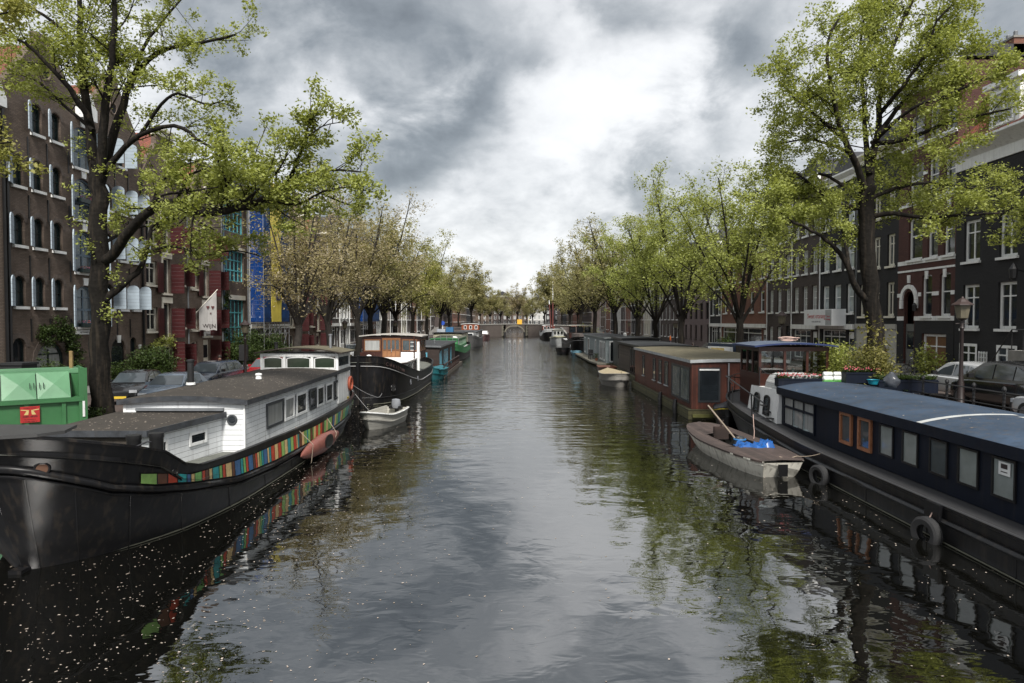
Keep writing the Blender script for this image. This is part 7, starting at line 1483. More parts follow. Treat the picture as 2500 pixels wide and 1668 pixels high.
pts = [[(-.55 + 1.25 * i / nx + g_.normal(0, .015), -.42 + .8 * j / ny + g_.normal(0, .015) + .1 * math.sin(i * .6), .07 + .06 * math.sin(i * 1.9 + j) * math.cos(j * 1.4) + g_.uniform(0, .05) + .1 * (i > 12)) for j in range(ny + 1)] for i in range(nx + 1)]
for r_ in (pts[0], pts[-1]): r_[:] = [(x, y, .0) for x, y, z in r_]
for r_ in pts: r_[0] = (*r_[0][:2], .0); r_[-1] = (*r_[-1][:2], .0)
mb.loft(pts); mb.build('sheet', mat('blue_tarp', (.008, .08, .29), .35, var=.2, vs=6), tp, smooth=30)
bk = thing('holdall', 'dark bag with blue trim in the skiff cockpit', 'bag', (8.25, 25.0, .2)); mb = MB(); mb.lathe([(.12, 0), (.22, .1), (.22, .42), (.12, .55), (.02, .58)], 14); mb.torus((0, 0, .44), .2, .035, 'z', 16, 6, 1); mb.build('bag', [mat('dark_bag', (.02, .025, .03)), mat('blue_trim', (.02, .14, .35))], bk, smooth=40)
mb = MB(); mb.tube([(0, 0, .5), (.1, -.3, .75), (.05, -.9, .62), (.2, -1.3, .68)], .018, 5); 

# ==== green waste container
GC = mat('green_container_paint', (.05, .17, .065), .42, var=.12, vs=1.2, stain=.25, streak=.1)
GL2 = mat('light_green_lid', (.13, .30, .16), .4, var=.12, vs=1.2, stain=.2)
o = thing('waste_container', 'bright green steel waste container with sloping lids at left edge', 'container', (-16.5, 22.7, gz(-17, 21)), R(38))
Lc = 7.0; xo = -5.2
mb = MB(); mb.box(xo, xo + Lc, 0, 2.2, .05, 1.1); mb.build('body', GC, o)
mb = MB(); [mb.box(xo + i * 1.05, xo + i * 1.05 + .12, -.07, -.002, .1, 1.0) for i in range(7)]; mb.box(xo, xo + Lc - .05, -.12, -.002, 1.0, 1.14); mb.box(xo, xo + Lc - .05, -.09, -.002, .02, .1); mb.build('ribs', GC, o)
mb = MB(); mb.prism([(0, .05), (2.2, .05), (2.2, 2.12), (-.05, 2.12), (-.05, .05)], xo + Lc - .06, xo + Lc + .03, 'x'); mb.box(xo + Lc - .2, xo + Lc + .05, -.1, 0, .05, 2.15); mb.build('end_frame', GC, o)
mb = MB(); mb.prism([(.55, 1.95), (2.2, 1.95), (2.2, 2.08), (.55, 2.08)], xo, xo + Lc - .07, 'x'); mb.build('top', GL2, o)
for i in range(6):
    x0 = xo + Lc - .4 - (i + 1) * .98; x1 = x0 + .95
    if i == 0: pass
    mb = MB(); A, B_, C, D_ = (x0, -.05, 1.15), (x1, -.05, 1.15), (x1, .56, 2.02), (x0, .56, 2.02); m_ = ((x0 + x1) / 2, .17, 1.64); m_ = (m_[0], m_[1] + .0, m_[2] + .0); pk = ((x0 + x1) / 2, .255 - .055, 1.585 + .045)
    mb.add([A, B_, C, D_, pk], [(0, 1, 4), (1, 2, 4), (2, 3, 4), (3, 0, 4)]); mb.add([A, B_, C, D_, (x0, 0, 1.12), (x1, 0, 1.12), (x1, .6, 1.98), (x0, .6, 1.98)], [(0, 1, 5, 4), (1, 2, 6, 5), (2, 3, 7, 6), (3, 0, 4, 7)]); l_ = mb.build('lid', GL2, o)
    hx = x1 - .12 if i % 2 else x0 + .12; mb = MB(); mb.tube([(hx - .05, .13, 1.5), (hx - .05, .07, 1.53), (hx - .05, .14, 1.68), (hx - .05, .2, 1.66)], .012, 5); mb.tube([(hx + .06, .13, 1.5), (hx + .06, .07, 1.53), (hx + .06, .14, 1.68), (hx + .06, .2, 1.66)], .012, 5); mb.build('handle', BLACKP, l_)
mb = MB(); x1 = xo + Lc - .4; mb.add([(x1, -.05, 1.15), (x1 + .02, .56, 2.02), (x1 + .02, .58, 1.15), (x1 + .33, .58, 1.15), (x1 + .33, .58, 2.05)], [(0, 1, 2), (1, 2, 3, 4)]); mb.box(x1, x1 + .33, 0, .57, 1.11, 1.14); mb.build('end_recess', GC, o)
RS = mat('red_sign', (.45, .03, .03), .45); YS = mat('cream_mark', (.65, .5, .2), .5)
sx = xo + Lc - 1.45; mb = MB(); mb.box(sx - .42, sx + .12, -.095, -.072, .38, .92); q = mb.build('placard', RS, o)
mb = MB(); y_ = -.1
for s in (1, -1):
    c = sx - .15; mb.add([(c + s * .03, y_, .80), (c + s * .08, y_, .80), (c + s * .17, y_, .64), (c + s * .05, y_, .64)], [(0, 1, 2, 3)]); mb.add([(c + s * .03, y_, .80), (c + s * .25, y_, .83), (c + s * .25, y_, .80), (c + s * .09, y_, .775)], [(0, 1, 2, 3)])
mb.build('emblem', YS, q); text('lettering', 'GEBR. BEIJER', .075, BLT, q, (sx - .15, -.1, .58), (PI / 2, 0, 0), .001); text('lettering', 'container service', .05, BLT, q, (sx - .15, -.1, .87), (PI / 2, 0, 0), .001); text('lettering', 'Tel. 020-6652117', .045, BLT, q, (sx - .15, -.1, .48), (PI / 2, 0, 0), .001); text('lettering', 'www.gebr-beijer.nl', .05, BLT, q, (sx - .15, -.1, .42), (PI / 2, 0, 0), .001)
mb = MB(); mb.box(sx - 1.75, sx - 1.2, -.095, -.072, .45, .8); q = mb.build('placard', WHITE, o); mb = MB(); [mb.box(sx - 1.7, sx - 1.25, -.1, -.096, .5 + i * .06, .515 + i * .06) for i in range(4)]; mb.build('print', RS, q)
mb = MB(); mb.box(xo + Lc - .1, xo + Lc - .03, -.13, -.102, .45, 1.0); mb.build('reflector', WHITE, o)
mb = MB(); mb.box(-.06, .06, -.03, .03, 0, 2.7); q = mb.build('timber_post', mat('raw_timber', (.28, .18, .08), .8, var=.3)); q.location = (-16.35, 25.0, 1.2); q.rotation_euler = (R(4), R(3), 0); tag(q, 'leaning raw timber post between green container and elm trunk', 'post')
q = thing('bin', 'dark slatted litter bin behind the green container', 'bin', (-22.6, 30.9, 1.25)); mb = MB(); mb.box(-.5, .5, -.5, .5, 0, 1.75); mb.box(-.55, .55, -.55, .55, 1.75, 1.85); mb.build('body', mat('dark_slats', (.02, .022, .024), .6, lines=('z', .2, .1, .6)), q)

# ==== cars
def car(label, paint, loc, rz, kind='hatch', L_=4.2, W_=1.76, H_=1.48, name='car', cat='car', group='cars parked along the quays'):
    o = thing(name, label, cat, loc, rz, group); hw = W_ / 2; zb = .28; belt = H_ * .60
    if kind == 'van': prof = [(0, .45), (.05, .80), (.35, 1.02), (.9, 1.12), (L_ - .05, belt + .15), (L_, .5)]; cab = [(.75, 1.08), (1.35, H_ - .08), (1.8, H_), (L_ - .12, H_), (L_ - .03, belt + .1)]
    elif kind == 'mpv': prof = [(0, .42), (.04, .66), (.3, .84), (.95, 1.0), (L_ - .08, belt + .08), (L_, .55)]; cab = [(.65, .98), (1.75, H_ - .04), (2.3, H_), (L_ - .55, H_ - .05), (L_ - .06, belt + .06)]
    elif kind == 'estate': prof = [(0, .42), (.04, .64), (.3, .78), (1.25, .92), (L_ - .06, belt + .05), (L_, .55)]; cab = [(1.15, .92), (1.9, H_ - .04), (2.4, H_), (L_ - .5, H_ - .04), (L_ - .08, belt + .05)]
    else: prof = [(0, .42), (.04, .62), (.3, .76), (1.05, .9), (L_ - .06, belt + .05), (L_, .55)]; cab = [(.95, .9), (1.7, H_ - .04), (2.2, H_), (L_ - .7, H_ - .06), (L_ - .08, belt + .04)]
    ys_ = sorted({0, .04, .15, .3, .6, .9, 1.2, 1.6, 2.2, 2.8, 3.4, L_ - .4, L_ - .1, L_}); px_, pz_ = zip(*prof); secs = []
    for y in ys_:
        zt = float(np.interp(y, px_, pz_)); e = min(1, .80 + .5 * min(y, L_ - y) / .6) * hw if y > .001 and y < L_ - .001 else hw * .74
        e = min(e, hw); secs.append([(-e * .9, y, zb), (-e, y, zb + .12), (-e, y, zt * .72), (-e * .97, y, zt * .93), (-e * .88, y, zt), (0, y, zt + .035), (e * .88, y, zt), (e * .97, y, zt * .93), (e, y, zt * .72), (e, y, zb + .12), (e * .9, y, zb)])
    mb = MB(); mb.loft(secs, closed=True, cap=True); fixn(mb.build('body', paint, o, smooth=38))
    cx_, cz_ = zip(*cab); ys2 = sorted({*cx_, *np.linspace(cab[0][0], cab[-1][0], 12)}); secs = []
    for y in ys2:
        z = float(np.interp(y, cx_, cz_)); zl = float(np.interp(y, px_, pz_)) - .06; z = max(z, zl + .02); tt = (z - zl) / (H_ - .9); a = hw * .93; b = hw * (.93 - .20 * min(1, tt)); secs.append([(-a, y, zl), (-b, y, z - .05 * min(1, tt)), (-b * .8, y, z), (0, y, z + .02), (b * .8, y, z), (b, y, z - .05 * min(1, tt)), (a, y, zl)])
    mb = MB(); mb.loft(secs, cap=True); fixn(mb.build('cabin', paint, o, smooth=38))
    G = mat('car_glass', (.05, .062, .07), .04, spec=1.0)  # base colour lifted to stand in for sky reflected in the panes
    def zr(y): return float(np.interp(y, cx_, cz_))
    def xw(y, z): zl = float(np.interp(y, px_, pz_)) - .06; tt = max(0, (z - zl) / (H_ - .9)); return hw * (.93 - .20 * min(1, tt))
    y0, y1 = cab[0][0], cab[1][0]; z0, z1 = cab[0][1] + .05, cab[1][1] - .06; yl = lambda z: y0 + (y1 - y0) * (z - cab[0][1]) / (cab[1][1] - cab[0][1])
    mb = MB(); mb.add([(-hw * .84, yl(z0) - .03, z0), (hw * .84, yl(z0) - .03, z0), (hw * .68, yl(z1) - .03, z1), (-hw * .68, yl(z1) - .03, z1), (0, yl(z0) - .06, z0), (0, yl(z1) - .05, z1)], [(0, 4, 5, 3), (4, 1, 2, 5)]); mb.build('windscreen', G, o)
    yb0, yb1 = cab[-2][0], cab[-1][0]; mb = MB(); f_ = lambda z: yb1 + (yb0 - yb1) * (z - cab[-1][1]) / (cab[-2][1] - cab[-1][1]) + .03; za, zc_ = cab[-1][1] + .06, cab[-2][1] - .07; mb.add([(-hw * .82, f_(za), za), (hw * .82, f_(za), za), (hw * .7, f_(zc_), zc_), (-hw * .7, f_(zc_), zc_)], [(0, 1, 2, 3)]); mb.build('rear_window', G, o)
    spans = {'van': [(1.15, 2.0)], 'mpv': [(1.55, 2.35), (2.42, 3.3), (3.36, L_ - .35)], 'estate': [(1.7, 2.45), (2.52, 3.3), (3.36, L_ - .35)], 'hatch': [(1.5, 2.3), (2.37, 3.2)]}[kind]
    for s in (-1, 1):
        for i, (a, b) in enumerate(spans):
            zlo = max(float(np.interp(a, px_, pz_)), float(np.interp(b, px_, pz_))) + .04; ta_, tb_ = min(zr(a), H_) - .09, min(zr(b), H_) - .09; a2 = a
            pts = [(a - .25 * (i == 0), zlo), (b, zlo), (b, tb_), (a + (.12 if i == 0 else 0), ta_)]
            mb = MB(); mb.add([(s * (xw(y, z) + .012), y, z) for y, z in pts], [(0, 1, 2, 3)]); mb.build('side_window', G, o)
        mb = MB(); mb.box(s * hw * .97, s * (hw + .16), spans[0][0] - .15, spans[0][0] - .02, belt + .06, belt + .2); mb.build('wing_mirror', paint if s < 0 else BLACKP, o)
        mb = MB(); mb.box(s * hw * .45, s * hw * .84, -.015, .12, .56, .68); mb.build('headlight', mat('headlight_lens', (.5, .52, .55), .1, spec=1.0), o)
        mb = MB(); mb.box(s * hw * .70, s * hw * .93, L_ - .1, L_ + .012, .62, .86); mb.build('tail_light', mat('red_lens', (.3, .01, .01), .15), o)
        for y in (.78, L_ - .8):
            mb = MB(); mb.lathe([(.1, -.1), (.30, -.105), (.325, -.07), (.325, .07), (.30, .105), (.1, .1)], 22, c=(s * (hw - .09), y, .325), axis='x'); w_ = mb.build('wheel', RUBBER, o, smooth=35)
            mb = MB(); mb.lathe([(.02, s * .108), (.20, s * .108), (.215, s * .09), (.2, s * .06)], 14, c=(s * (hw - .09), y, .325), axis='x'); mb.build('rim', mat('alloy_rim', (.3, .3, .32), .35, .8), w_)
    mb = MB(); mb.box(-hw * .4, hw * .4, -.02, .02, .36, .5); mb.build('grille', BLACKP, o); mb = MB(); mb.box(-.26, .26, -.03, -.021, .3, .41); mb.build('number_plate', mat('yellow_plate', (.6, .42, .04), .5), o)
    return o
def paint(n, c): return mat(n, c, .22, .0, var=.06, coat=.7, spec=.6)
PB, PS, PK, PR, PD = paint('dark_blue_car_paint', (.03, .04, .06)), paint('silver_car_paint', (.48, .49, .50)), paint('black_car_paint', (.010, .010, .011)), paint('red_car_paint', (.30, .02, .025)), paint('grey_blue_car_paint', (.11, .14, .18))
car('dark grey estate car facing the camera behind the striped barge roof', PB, (-17.3, 36.3, 1.2), R(-3), 'estate', 4.6, 1.8, 1.5)
car('grey-blue small car, nearest of the parked cars left of the striped barge', PD, (-15.5, 29.2, 1.2), R(4), 'hatch', 4.0, 1.7, 1.42)
car('black small car tucked beside the grey-blue one near the big elm', PK, (-17.7, 30.4, 1.2), R(10), 'hatch', 3.9, 1.68, 1.45)
car('bright red car behind the white wheelhouse of the striped barge', PR, (-15.6, 40.8, 1.2), R(-2), 'hatch', 4.0, 1.72, 1.5)
car('silver estate parked on the right quay behind the black people carrier', PS, (17.5, 28.6, gz(17, 26)), PI, 'estate', 4.5, 1.78, 1.48)
car('black people carrier on the right quay between two silver cars', PK, (16.9, 25.4, gz(17, 23)), PI, 'mpv', 4.4, 1.8, 1.68)
car('silver car whose nose just enters at the right edge', PS, (15.9, 20.9, gz(16, 19)), PI, 'hatch', 4.1, 1.75, 1.42)
VAN = paint('navy_van_paint', (.02, .035, .07)); v = car('navy van with white and yellow advertising panel behind the red-brown houseboat', VAN, (17.0, 46.0, gz(17, 47)), R(28), 'van', 4.9, 1.9, 1.95, 'van', 'van')
mb = MB(); mb.box(-.962, -.952, 2.2, 4.6, .8, 1.7, 0); mb.box(-.966, -.963, 3.0, 4.3, 1.4, 1.6, 1); mb.box(-.966, -.963, 2.5, 3.6, .9, 1.0, 2); mb.build('advert_panel', [WHITE, YS, RS], v)
for i, (x, y, p_, k, lb) in enumerate(((-16.2, 66, PS, 'hatch', 'silver car under the rusty tree by the brown houseboat'), (-16.2, 74, PK, 'estate', 'black estate parked behind the brown houseboat roof'), (-16.3, 92, PS, 'mpv', 'pale people carrier parked behind the green-bowed barge'), (-16.2, 106, PD, 'hatch', 'grey-blue car parked by the cream houseboat'), (-16.2, 49, PS, 'hatch', 'silver car on the quay behind the black bow barge'),
                                       (16.4, 70, PS, 'hatch', 'silver car parked behind the flat black-roofed houseboat'), (16.4, 82, WHITE and PK, 'estate', 'black estate parked behind the pale grey houseboat'), (16.4, 96, PS, 'van', 'small silver van parked far along the right quay'))): car(lb, p_, (x, y, gz(x, y)), R(2), k)

# ==== lamps, railings, bicycles
def lantern(label, x, y):
    o = thing('street_lamp', label, 'street lamp', (x, y, gz(x, y)), 0, 'cast iron street lamps'); mb = MB()
    mb.lathe([(.15, 0), (.15, .25), (.11, .3), (.10, .95), (.075, 1.05), (.06, 1.5), (.055, 2.75), (.08, 2.8), (.05, 2.86), (.05, 3.05), (.16, 3.1)], 12); mb.tube([(-.22, 0, 2.95), (.22, 0, 2.95)], .018, 6); mb.build('post', mat('maroon_lamp_iron', (.016, .009, .008), .5), o, smooth=40)
    mb = MB(); mb.lathe([(.13, 3.1), (.17, 3.14), (.235, 3.55), (.235, 3.57)], 8); mb.build('glass', mat('yellowed_lamp_glass', (.13, .115, .08), .3), o)
    mb = MB(); mb.lathe([(.34, 3.57), (.33, 3.60), (.2, 3.68), (.13, 3.76), (.05, 3.8), (.02, 3.86)], 8); mb.build('cap', mat('rusty_lamp_cap', (.032, .017, .015), .6), o); return o
lp = lantern('cast iron lantern behind the striped barge, in front of turquoise windows', -14.75, 37.2)
def cl(x, y, lb): return copy_thing(lp, (x, y, gz(x, y)), 0, lb)
cl(-14.75, 59, 'cast iron lantern right of the rusty budding trees, over the black bow'); cl(15.0, 23, 'cast iron lantern between the black house and the silver estate'); cl(15.0, 38.5, 'cast iron lantern behind the wheelhouse with the rope coil')
cl(-14.8, 84, 'small distant lantern behind the green-bowed barge'); cl(-14.8, 108, 'small distant lantern behind the cream houseboat'); cl(15, 64, 'lantern behind the black-roofed houseboats'); cl(15, 90, 'lantern behind the pale grey houseboat')
bl = copy_thing(lp, (-5.2, BY + .6, 3.9), 0, 'tall lantern standing on the far bridge left of the arch', None, 1.0); bl.scale = (1, 1, 1.25)
FX = 14.7; o = thing('quay_fence', 'black iron quay fence with twisted posts in front of the parked cars', 'fence', (FX, 0, 0))
for i in range(20):
    y = 15.1 + i * 1.36
    if y > 31: break
    z0 = gz(FX, y); mb = MB(); mb.lathe([(.06, 0), (.04, .06), (.045, .12), (.035, .16)] + [(.038 + .008 * (j % 2), .16 + j * .06) for j in range(12)] + [(.03, .9), (.055, .93), (.065, .98), (.05, 1.04), (.01, 1.07)], 8, c=(0, y, z0)); mb.build('post', IRON, o)
mb = MB(); mb.tube([(0, y, gz(FX, y) + .88) for y in np.linspace(13, 31, 14)], .025, 6); mb.tube([(0, y, gz(FX, y) + .45) for y in np.linspace(13, 31, 14)], .018, 6); mb.build('rail', IRON, o)
def bike(label, loc, rz, m, group='bicycles'):
    o = thing('bicycle', label, 'bicycle', loc, rz, group); 
    for y in (-.53, .53):
        mb = MB(); mb.torus((0, y, .34), .325, .018, 'x', 22, 6); 
        for k in range(8): a = PI * k / 8; mb.tube([(0, y + .32 * math.cos(a), .34 + .32 * math.sin(a)), (0, y - .32 * math.cos(a), .34 - .32 * math.sin(a))], .003, 3, 1)
        mb.build('wheel', [RUBBER, STEEL], o)
    mb = MB(); P = {'bb': (0, -.08, .32), 'st': (0, -.22, .82), 'hd': (0, .38, .82), 'hb': (0, .42, .62)}
    for a, b in (('bb', 'st'), ('st', 'hd'), ('bb', 'hb')): mb.tube([P[a], P[b]], .018, 6)
    mb.tube([P['bb'], (0, -.53, .34)], .012, 5); mb.tube([P['st'], (0, -.53, .34)], .012, 5); mb.tube([(0, .36, .98), P['hb'], (0, .53, .34)], .015, 6); mb.build('frame', m, o)
    mb = MB(); mb.tube([(-.28, .2, 1.08), (-.24, .32, 1.06), (0, .37, 1.0), (.24, .32, 1.06), (.28, .2, 1.08)], .013, 6); mb.build('handlebar', STEEL, o); mb = MB(); mb.lathe([(.02, -.14), (.08, -.08), (.05, .05), (.025, .14)], 8, c=(0, -.26, .93), axis='y'); mb.build('saddle', BLACKP, o)
    mb = MB(); mb.box(-.06, .06, -.78, -.4, .66, .68); mb.build('carrier', BLACKP, o); return o
BK = bike('black bicycle leaning by the steps of the arched entrance', (24.4, 43.6, gz(24, 43)), R(40), IRON)
def cb(x, y, z, rz, lb, g='bicycles'): return copy_thing(BK, (x, y, z), rz, lb, g)
cb(24.3, 41.4, gz(24, 41), R(60), 'black bicycle in front of the brown double door'); cb(24.6, 40.6, gz(24, 41), R(50), 'second black bicycle by the brown double door, nearer the lantern')
pk = bike('silver bicycle against the quay fence beside the silver estate', (15.3, 27.2, gz(15, 27)), R(20), STEEL); cb(15.3, 28.8, gz(15, 28), R(-15), 'black bicycle against the quay fence under the bamboo')
rng_ = random.Random(9)
for i in range(26):
    x = -13.5 + i * 1.05 + rng_.uniform(-.2, .2)
    if abs(x - 1.35) < .9: continue
    cb(x, BY + .75, zt_(x) if 0 else 3.35 + .45 * (1 - min(1, abs(x) / 15) ** 2) + .28, rng_.uniform(60, 110) * PI / 180, 'bicycle in the dense row parked along the far bridge railing', 'bicycles parked along the far bridge railing')
for i, y in enumerate((52, 57, 68, 78, 86, 99)): cb(-15.0, y, gz(-15, y), R(70 + i * 11), ['dark bicycle on the quay just beyond the red car', 'dark bicycle beside the lantern over the black bow', 'dark bicycle behind the brown houseboat', 'dark bicycle under the olive leaning tree', 'dark bicycle near the small distant lantern', 'farthest dark bicycle on the left quay'][i])
for i, (x, y) in enumerate(((20.5, 72), (20.3, 77), (15.6, 88), (15.6, 108))): cb(x, y, gz(x, y), R(60 + i * 13), ['bicycle outside the white shop front of the red brick house', 'second bicycle outside the red brick corner house', 'bicycle behind the pale grey houseboat', 'bicycle at the quay above the canopied barge'][i])
# motor scooter-ish bundle near the striped barge stern: two bicycles
cb(-14.9, 45.5, 1.2, R(80), 'bicycle at the quay edge behind the black bow barge')
# mooring pillar, parking post
q = thing('parking_meter', 'dark parking meter post in front of the maroon shutters', 'meter', (-17.0, 42.6, 1.2)); mb = MB(); mb.lathe([(.06, 0), (.06, 1.3)], 8); mb.box(-.25, .25, -.12, .12, 1.3, 2.3); mb.build('body', IRON, q)
for i, (x, y, lb) in enumerate(((-14.6, 33.6, 'black iron bollard on the quay behind the striped barge'), (-14.6, 52.5, 'grey quay post near the budding trees'), (-14.6, 95, 'blue-topped white post on the left quay'))):
    q = thing('bollard', lb, 'bollard', (x, y, gz(x, y))); mb = MB(); mb.lathe([(.09, 0), (.08, 1.0), (.11, 1.02), (.1, 1.12), (.02, 1.16)], 10); mb.build('post', [IRON, STEEL, WHITE][i], q, smooth=40)
q = thing('sign_pole', 'blue round sign on a pale pole far along the left quay', 'sign', (-14.9, 140, gz(-15, 140))); mb = MB(); mb.lathe([(.08, 0), (.08, 3.0)], 8); mb.build('pole', WHITE, q); mb = MB(); mb.lathe([(.45, -.03), (.45, .03)], 16, c=(0, -.1, 3.3), axis='y'); mb.build('disc', mat('blue_disc', (.02, .08, .45)), q)
# ==== plants
shrub('rounded dark green bush between the warehouse door and maroon shutters', (-23.2, 43.2, 1.25), 1.2, 1.4, 2.4, LF_SHRUB, 7500, .09, seed=2)
shrub('dark climbing shrub below the turquoise windows', (-23.0, 58.5, 1.25), 1.2, 2.6, 3.4, LF_SHRUB, 8000, .11, seed=3, stems=14)
shrub('dark bushy shrub at the foot of the blue netting scaffold', (-22.4, 62.5, 1.25), 1.0, 1.6, 3.0, LF_SHRUB, 4500, .11, seed=9)
shrub('leafy planting around the arched warehouse window', (-23.6, 34.2, 1.25), .7, .8, 1.7, LF_SHRUB, 3500, .08, seed=4)
shrub('low shrub beside the black arched warehouse door', (-23.3, 40.4, 1.25), .6, .6, 1.5, LF_SHRUB, 2200, .08, seed=5)
def climber(label, pts, r, leaf, n, size, seed, X=FL + .12):
    T = Tree(seed, 4); P = [Vector((0, y - pts[0][0], z - pts[0][1])) for y, z in pts]; T.wood.tube([P[0]] + P[1:], .03, 5)
    for a, b in zip(P, P[1:]):
        for k in range(40): T.lp.append(a.lerp(b, T.r.random()) + Vector((abs(T.r.gauss(0, .1)), T.r.gauss(0, r), T.r.gauss(0, r))))
    o = thing('climbing_plant', label, 'climbing plant', (X, pts[0][0], pts[0][1])); T.wood.build('stems', BARK2, o); me = T.crown(n, size, spread=.1); me.materials.append(leaf); link('foliage', me, o)
climber('climber arching over the wide warehouse window', [(37.2, 1.3), (37.3, 3.0), (36.9, 4.1), (35.8, 4.6), (34.7, 4.1)], .28, LF_SHRUB, 5200, .08, 1)
climber('thin climber over the cream door of the maroon-shuttered warehouse', [(45.2, 1.3), (45.4, 3.3), (46.6, 3.6), (48.0, 3.5)], .2, LF_GREEN, 1500, .08, 2); climber('green climber beside the turquoise windows', [(56.6, 1.3), (56.7, 4.0), (56.8, 6.6), (57.1, 7.2)], .25, LF_SHRUB, 2200, .09, 3)
shrub('green bamboo clump behind the wheelhouse', (13.9, 29.6, gz(14.5, 29)), .75, 1.0, 2.4, LF_GREEN, 5500, .085, 'bamboo', 'bamboo', 6, stems=16)
shrub('bushy yellow bamboo clump at the foot of the big right elm', (14.0, 27.0, gz(14.5, 27)), .6, .75, 2.4, LF_BAMBOO, 7500, .085, 'bamboo', 'bamboo', 7, stems=24)
shrub('upright pale bamboo shoots against the right elm trunk', (14.9, 28.2, gz(14.5, 27)), .2, .2, 3.4, LF_BAMBOO, 450, .11, 'bamboo', 'bamboo', 8, stems=6)
shrub('leggy climbing plant by the brown double door', (24.3, 39.9, gz(24, 40)), .6, .7, 2.4, LF_GREEN, 1300, .12, 'shrub', 'shrub', 10, stems=7)
shrub('low mixed planting along the fence right of the bamboo', (14.5, 25.6, gz(15, 25)), .3, .6, .45, LF_SHRUB, 1200, .07, 'shrub', 'shrub', 11)
shrub('purple-flowered planting at the foot of the left elm', (-15.6, 24.6, 1.2), .9, .7, .8, LF_SHRUB, 2500, .07, 'shrub', 'shrub', 12)
shrub('small dark tree in front of the red brick shop', (20.6, 66, gz(20, 66)), .8, .8, 2.6, LF_SHRUB, 3000, .1, 'shrub', 'shrub', 13)
shrub('round golden bush on the quay by the pale grey houseboat', (15.2, 93, 1.2), 1.2, 1.2, 2.0, LF_BAMBOO, 2500, .12, 'shrub', 'shrub', 14)
shrub('white-flowering shrub above the black canopied barge', (13.0, 120, 1.2), 1.6, 1.6, 3.4, LF_GREEN, 2500, .16, 'shrub', 'shrub', 15)
# ==== people
def person(label, loc, rz, top, legs, hair=(.03, .02, .015), seed=0, stride=.18, bag=None):
    o = thing('person', label, 'person', loc, rz); 
    V = [(0, 0, .92), (0, 0, 1.12), (0, .01, 1.35), (0, 0, 1.47), (0, -.01, 1.56), (0, -.02, 1.68), (.1, 0, .88), (.11, stride * .6, .5), (.11, stride * -.2 + .1, .09), (.11, stride * -.2 - .06, .04), (-.1, 0, .88), (-.11, -stride * .5, .5), (-.11, stride * .5, .09), (-.11, stride * .5 - .14, .04), (.18, .01, 1.42), (.24, .06, 1.15), (.2, -.1, .95), (.2, -.14, .88), (-.18, .01, 1.42), (-.24, 0, 1.15), (-.22, -.06, .92), (-.22, -.08, .85)]
    E = [(0, 1), (1, 2), (2, 3), (3, 4), (4, 5), (0, 6), (6, 7), (7, 8), (8, 9), (0, 10), (10, 11), (11, 12), (12, 13), (2, 14), (14, 15), (15, 16), (16, 17), (2, 18), (18, 19), (19, 20), (20, 21)]
    Rr = [.15, .135, .15, .07, .06, .1, .095, .065, .045, .04, .095, .065, .045, .04, .06, .045, .035, .04, .06, .045, .035, .04]
    me = bpy.data.meshes.new('body'); me.from_pydata(V, E, []); b = link('body', me, o); sk = b.modifiers.new('s', 'SKIN'); me.skin_vertices[0].data[0].use_root = True
    for i, r in enumerate(Rr): me.skin_vertices[0].data[i].radius = (r, r * .8 if i < 3 else r)
    b.modifiers.new('u', 'SUBSURF').levels = 1
    dg = bpy.context.evaluated_depsgraph_get(); m2 = bpy.data.meshes.new_from_object(b.evaluated_get(dg)); b.modifiers.clear(); b.data = m2
    for c in (top, legs, (.35, .2, .15)): m2.materials.append(mat('cloth_%d_%d_%d' % tuple(int(q * 500) for q in c), c, .8))
    for p in m2.polygons: c = p.center; p.use_smooth = True; p.material_index = 2 if c.z > 1.5 or (abs(c.x) > .17 and c.z < .93) else 0 if c.z > .93 else 1
    mb = MB(); mb.lathe([(.05, 1.60), (.112, 1.66), (.108, 1.74), (.05, 1.80), (.01, 1.81)], 10, c=(0, .01, 0)); mb.build('hair', mat('hair_%d' % int(hair[0] * 999), hair), o, smooth=60); return o
person('person in white clothes walking on the right quay before the mauve house', (16.1, 62, gz(16, 62)), R(200), (.6, .6, .62), (.6, .6, .62))
person('person in a red top by the red car', (-17.2, 39.6, 1.2), R(30), (.4, .05, .04), (.03, .03, .05))
person('person in pink walking far along the right quay', (16.5, 128, gz(16, 128)), R(180), (.5, .04, .12), (.03, .03, .04)); person('person in blue beside the one in pink', (17.6, 126, gz(16, 126)), R(170), (.06, .1, .3), (.02, .02, .03))
person('person in dark clothes on the quay by the white-flowering shrub', (15.5, 104, 1.2), R(20), (.02, .02, .03), (.02, .02, .03)); person('person in orange jacket outside the mauve house', (22.0, 97, 1.3), R(90), (.5, .12, .02), (.02, .02, .05))
person('person in a pale top crossing the far bridge', (-9.5, BY + 3, 3.85), R(90), (.5, .5, .5), (.03, .04, .08)); person('person in yellow crossing the far bridge right of the sign', (4.5, BY + 3, 4.0), R(-90), (.5, .45, .05), (.02, .02, .03))

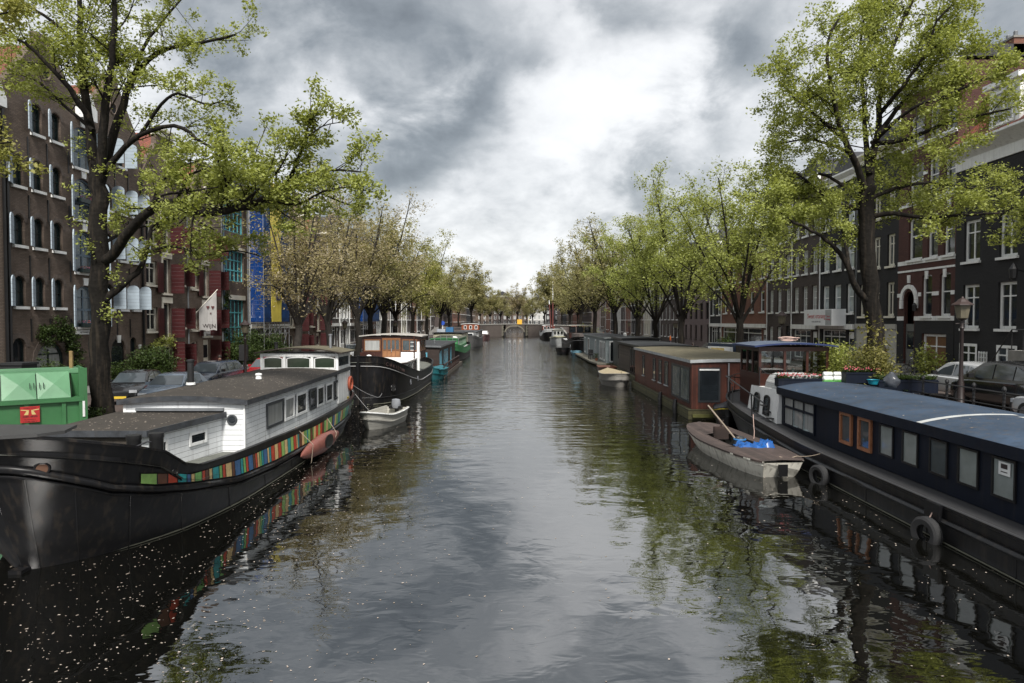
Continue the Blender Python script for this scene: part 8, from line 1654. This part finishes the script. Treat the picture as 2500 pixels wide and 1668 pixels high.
# ---- petals and bits that have fallen on the boat roofs (nobody could count them)
def litter(name, label, n, f, seed, s0=.016, s1=.04):
    rr = random.Random(seed); mb = MB()
    for _ in range(n):
        p, nx = f(rr); s = rr.uniform(s0, s1); a = rr.uniform(0, 6.28); c, d = s * math.cos(a), s * math.sin(a)
        q = lambda u, v: (p[0] + u, p[1] + v, nx(p[0] + u, p[1] + v) + .006)
        mb.add([q(c, d), q(-d * .7, c * .7), q(-c, -d), q(d * .7, -c * .7)], [(0, 1, 2, 3)])
    o = mb.build(name, pm); o['label'] = label; return struct(o, 'stuff')
def f1(rr):
    x, y = rr.uniform(-2.0, 1.8), rr.uniform(CY0, CY1 - 2.2); return (BX + x, BY0 + y), (lambda X, Y: rf(X - BX, Y - BY0))
litter('petals', 'pale petals scattered on the brown roof of the striped barge', 420, f1, 1)
def f2(rr):
    y = rr.uniform(4.7, 7.9); x = rr.uniform(-2.0, .55 + .5 * (y - 4.8) / 3.2); return (BX + x, BY0 + y), (lambda X, Y: 2.225 + .03 * (Y - BY0 - 4.6) / 3.37)
litter('petals', 'pale petals on the low fore roof of the striped barge', 130, f2, 2)
def f3(rr):
    x, y = rr.uniform(-1.75, 1.85), rr.uniform(1.5, 22.3); return (OX + x, OY + y), (lambda X, Y: 2.40 + .22 * (1 - abs((X - OX - .05) / 1.95) ** 2.2))
litter('petals', 'pale petals on the blue barge roof', 150, f3, 3, .014, .045)
# ---- hull plate seams on the striped barge and blue-roofed barge
for H_, par, T_, sd in ((H1, SB, [.03, .07, .12, .18, .26, .35, .45, .55, .65, .75], 1), (H2, RB, [.3, .4, .5, .6, .7, .8, .88], -1)):
    for t in T_:
        mb = MB(); zz = [-.1 + (strk(herm(H_.k[0], H_.k[2], t)) - .12 + .1) * j / 8 if sd > 0 else -.1 + .6 * j / 8 for j in range(9)]
        secs = [[H_.P(t - .0007, z, sd, .004), H_.P(t - .0004, z, sd, .011), H_.P(t + .0004, z, sd, .011), H_.P(t + .0007, z, sd, .004)] for z in zz]; mb.loft(secs); mb.build('plate_seam', HULLD, par)
# ---- cables, ladders and gear that clutter the decks
rope('thin cable looped along the deck edge of the striped barge', [(BX + 2.1, BY0 + 5.2, 1.35), (BX + 2.15, BY0 + 8.0, 1.16), (BX + 2.12, BY0 + 12, 1.06)], .012, mat('black_rope', (.03, .03, .035)), .02)
def hose(par, cx, cy, z, m, n=4, r=.3):
    mb = MB(); rr = random.Random(n); 
    for k in range(n): mb.tube([(cx + (r + rr.uniform(-.03, .03)) * math.cos(t), cy + (r + rr.uniform(-.03, .03)) * math.sin(t), z + .025 * k) for t in [j * .45 for j in range(15)]], .016, 5)
    return mb.build('garden_hose', m)
q = hose(None, BX + 1.5, BY0 + 20.4, 1.25, mat('yellow_hose', (.5, .38, .05), .5)); tag(q, 'yellow garden hose coiled on the stern of the striped barge', 'hose')
q = thing('gas_bottle', 'grey gas bottle on the foredeck of the black high-bowed barge', 'gas bottle', (-9.9, 43.2, 2.0)); mb = MB(); mb.lathe([(.14, 0), (.15, .05), (.15, .5), (.08, .6), (.08, .68), (.03, .7)], 12); mb.build('bottle', STEEL, q, smooth=40)
for i, (x, y, z, lb) in enumerate(((-8.4, 60.2, .38, 'terracotta pot plant on the front deck of the brown houseboat'), (9.4, 79.0, .36, 'pot plant near the door of the pale grey houseboat'), (11.2, 34.1, .55, 'pot plant in front of the corner window of the red-brown houseboat'), (13.0, 27.9, 2.0, 'pot plant inside the quay rail by the wheelhouse'))):
    q = thing('pot_plant', lb, 'pot plant', (x, y, z)); mb = MB(); mb.lathe([(.11, 0), (.16, .28), (.17, .3), (.14, .3)], 12); mb.build('pot', mat('terracotta', (.25, .09, .045), .8), q)
    T = Tree(50 + i, 4); [T.wood.tube([(0, 0, .28), (T.r.gauss(0, .1), T.r.gauss(0, .1), .75)], .01, 4) for _ in range(5)]; T.lp = [Vector((T.r.gauss(0, .13), T.r.gauss(0, .13), T.r.uniform(.35, .85))) for _ in range(40)]; T.wood.build('stems', BARK2, q); me = T.crown(260, .06, spread=.04); me.materials.append(LF_SHRUB); link('foliage', me, q)
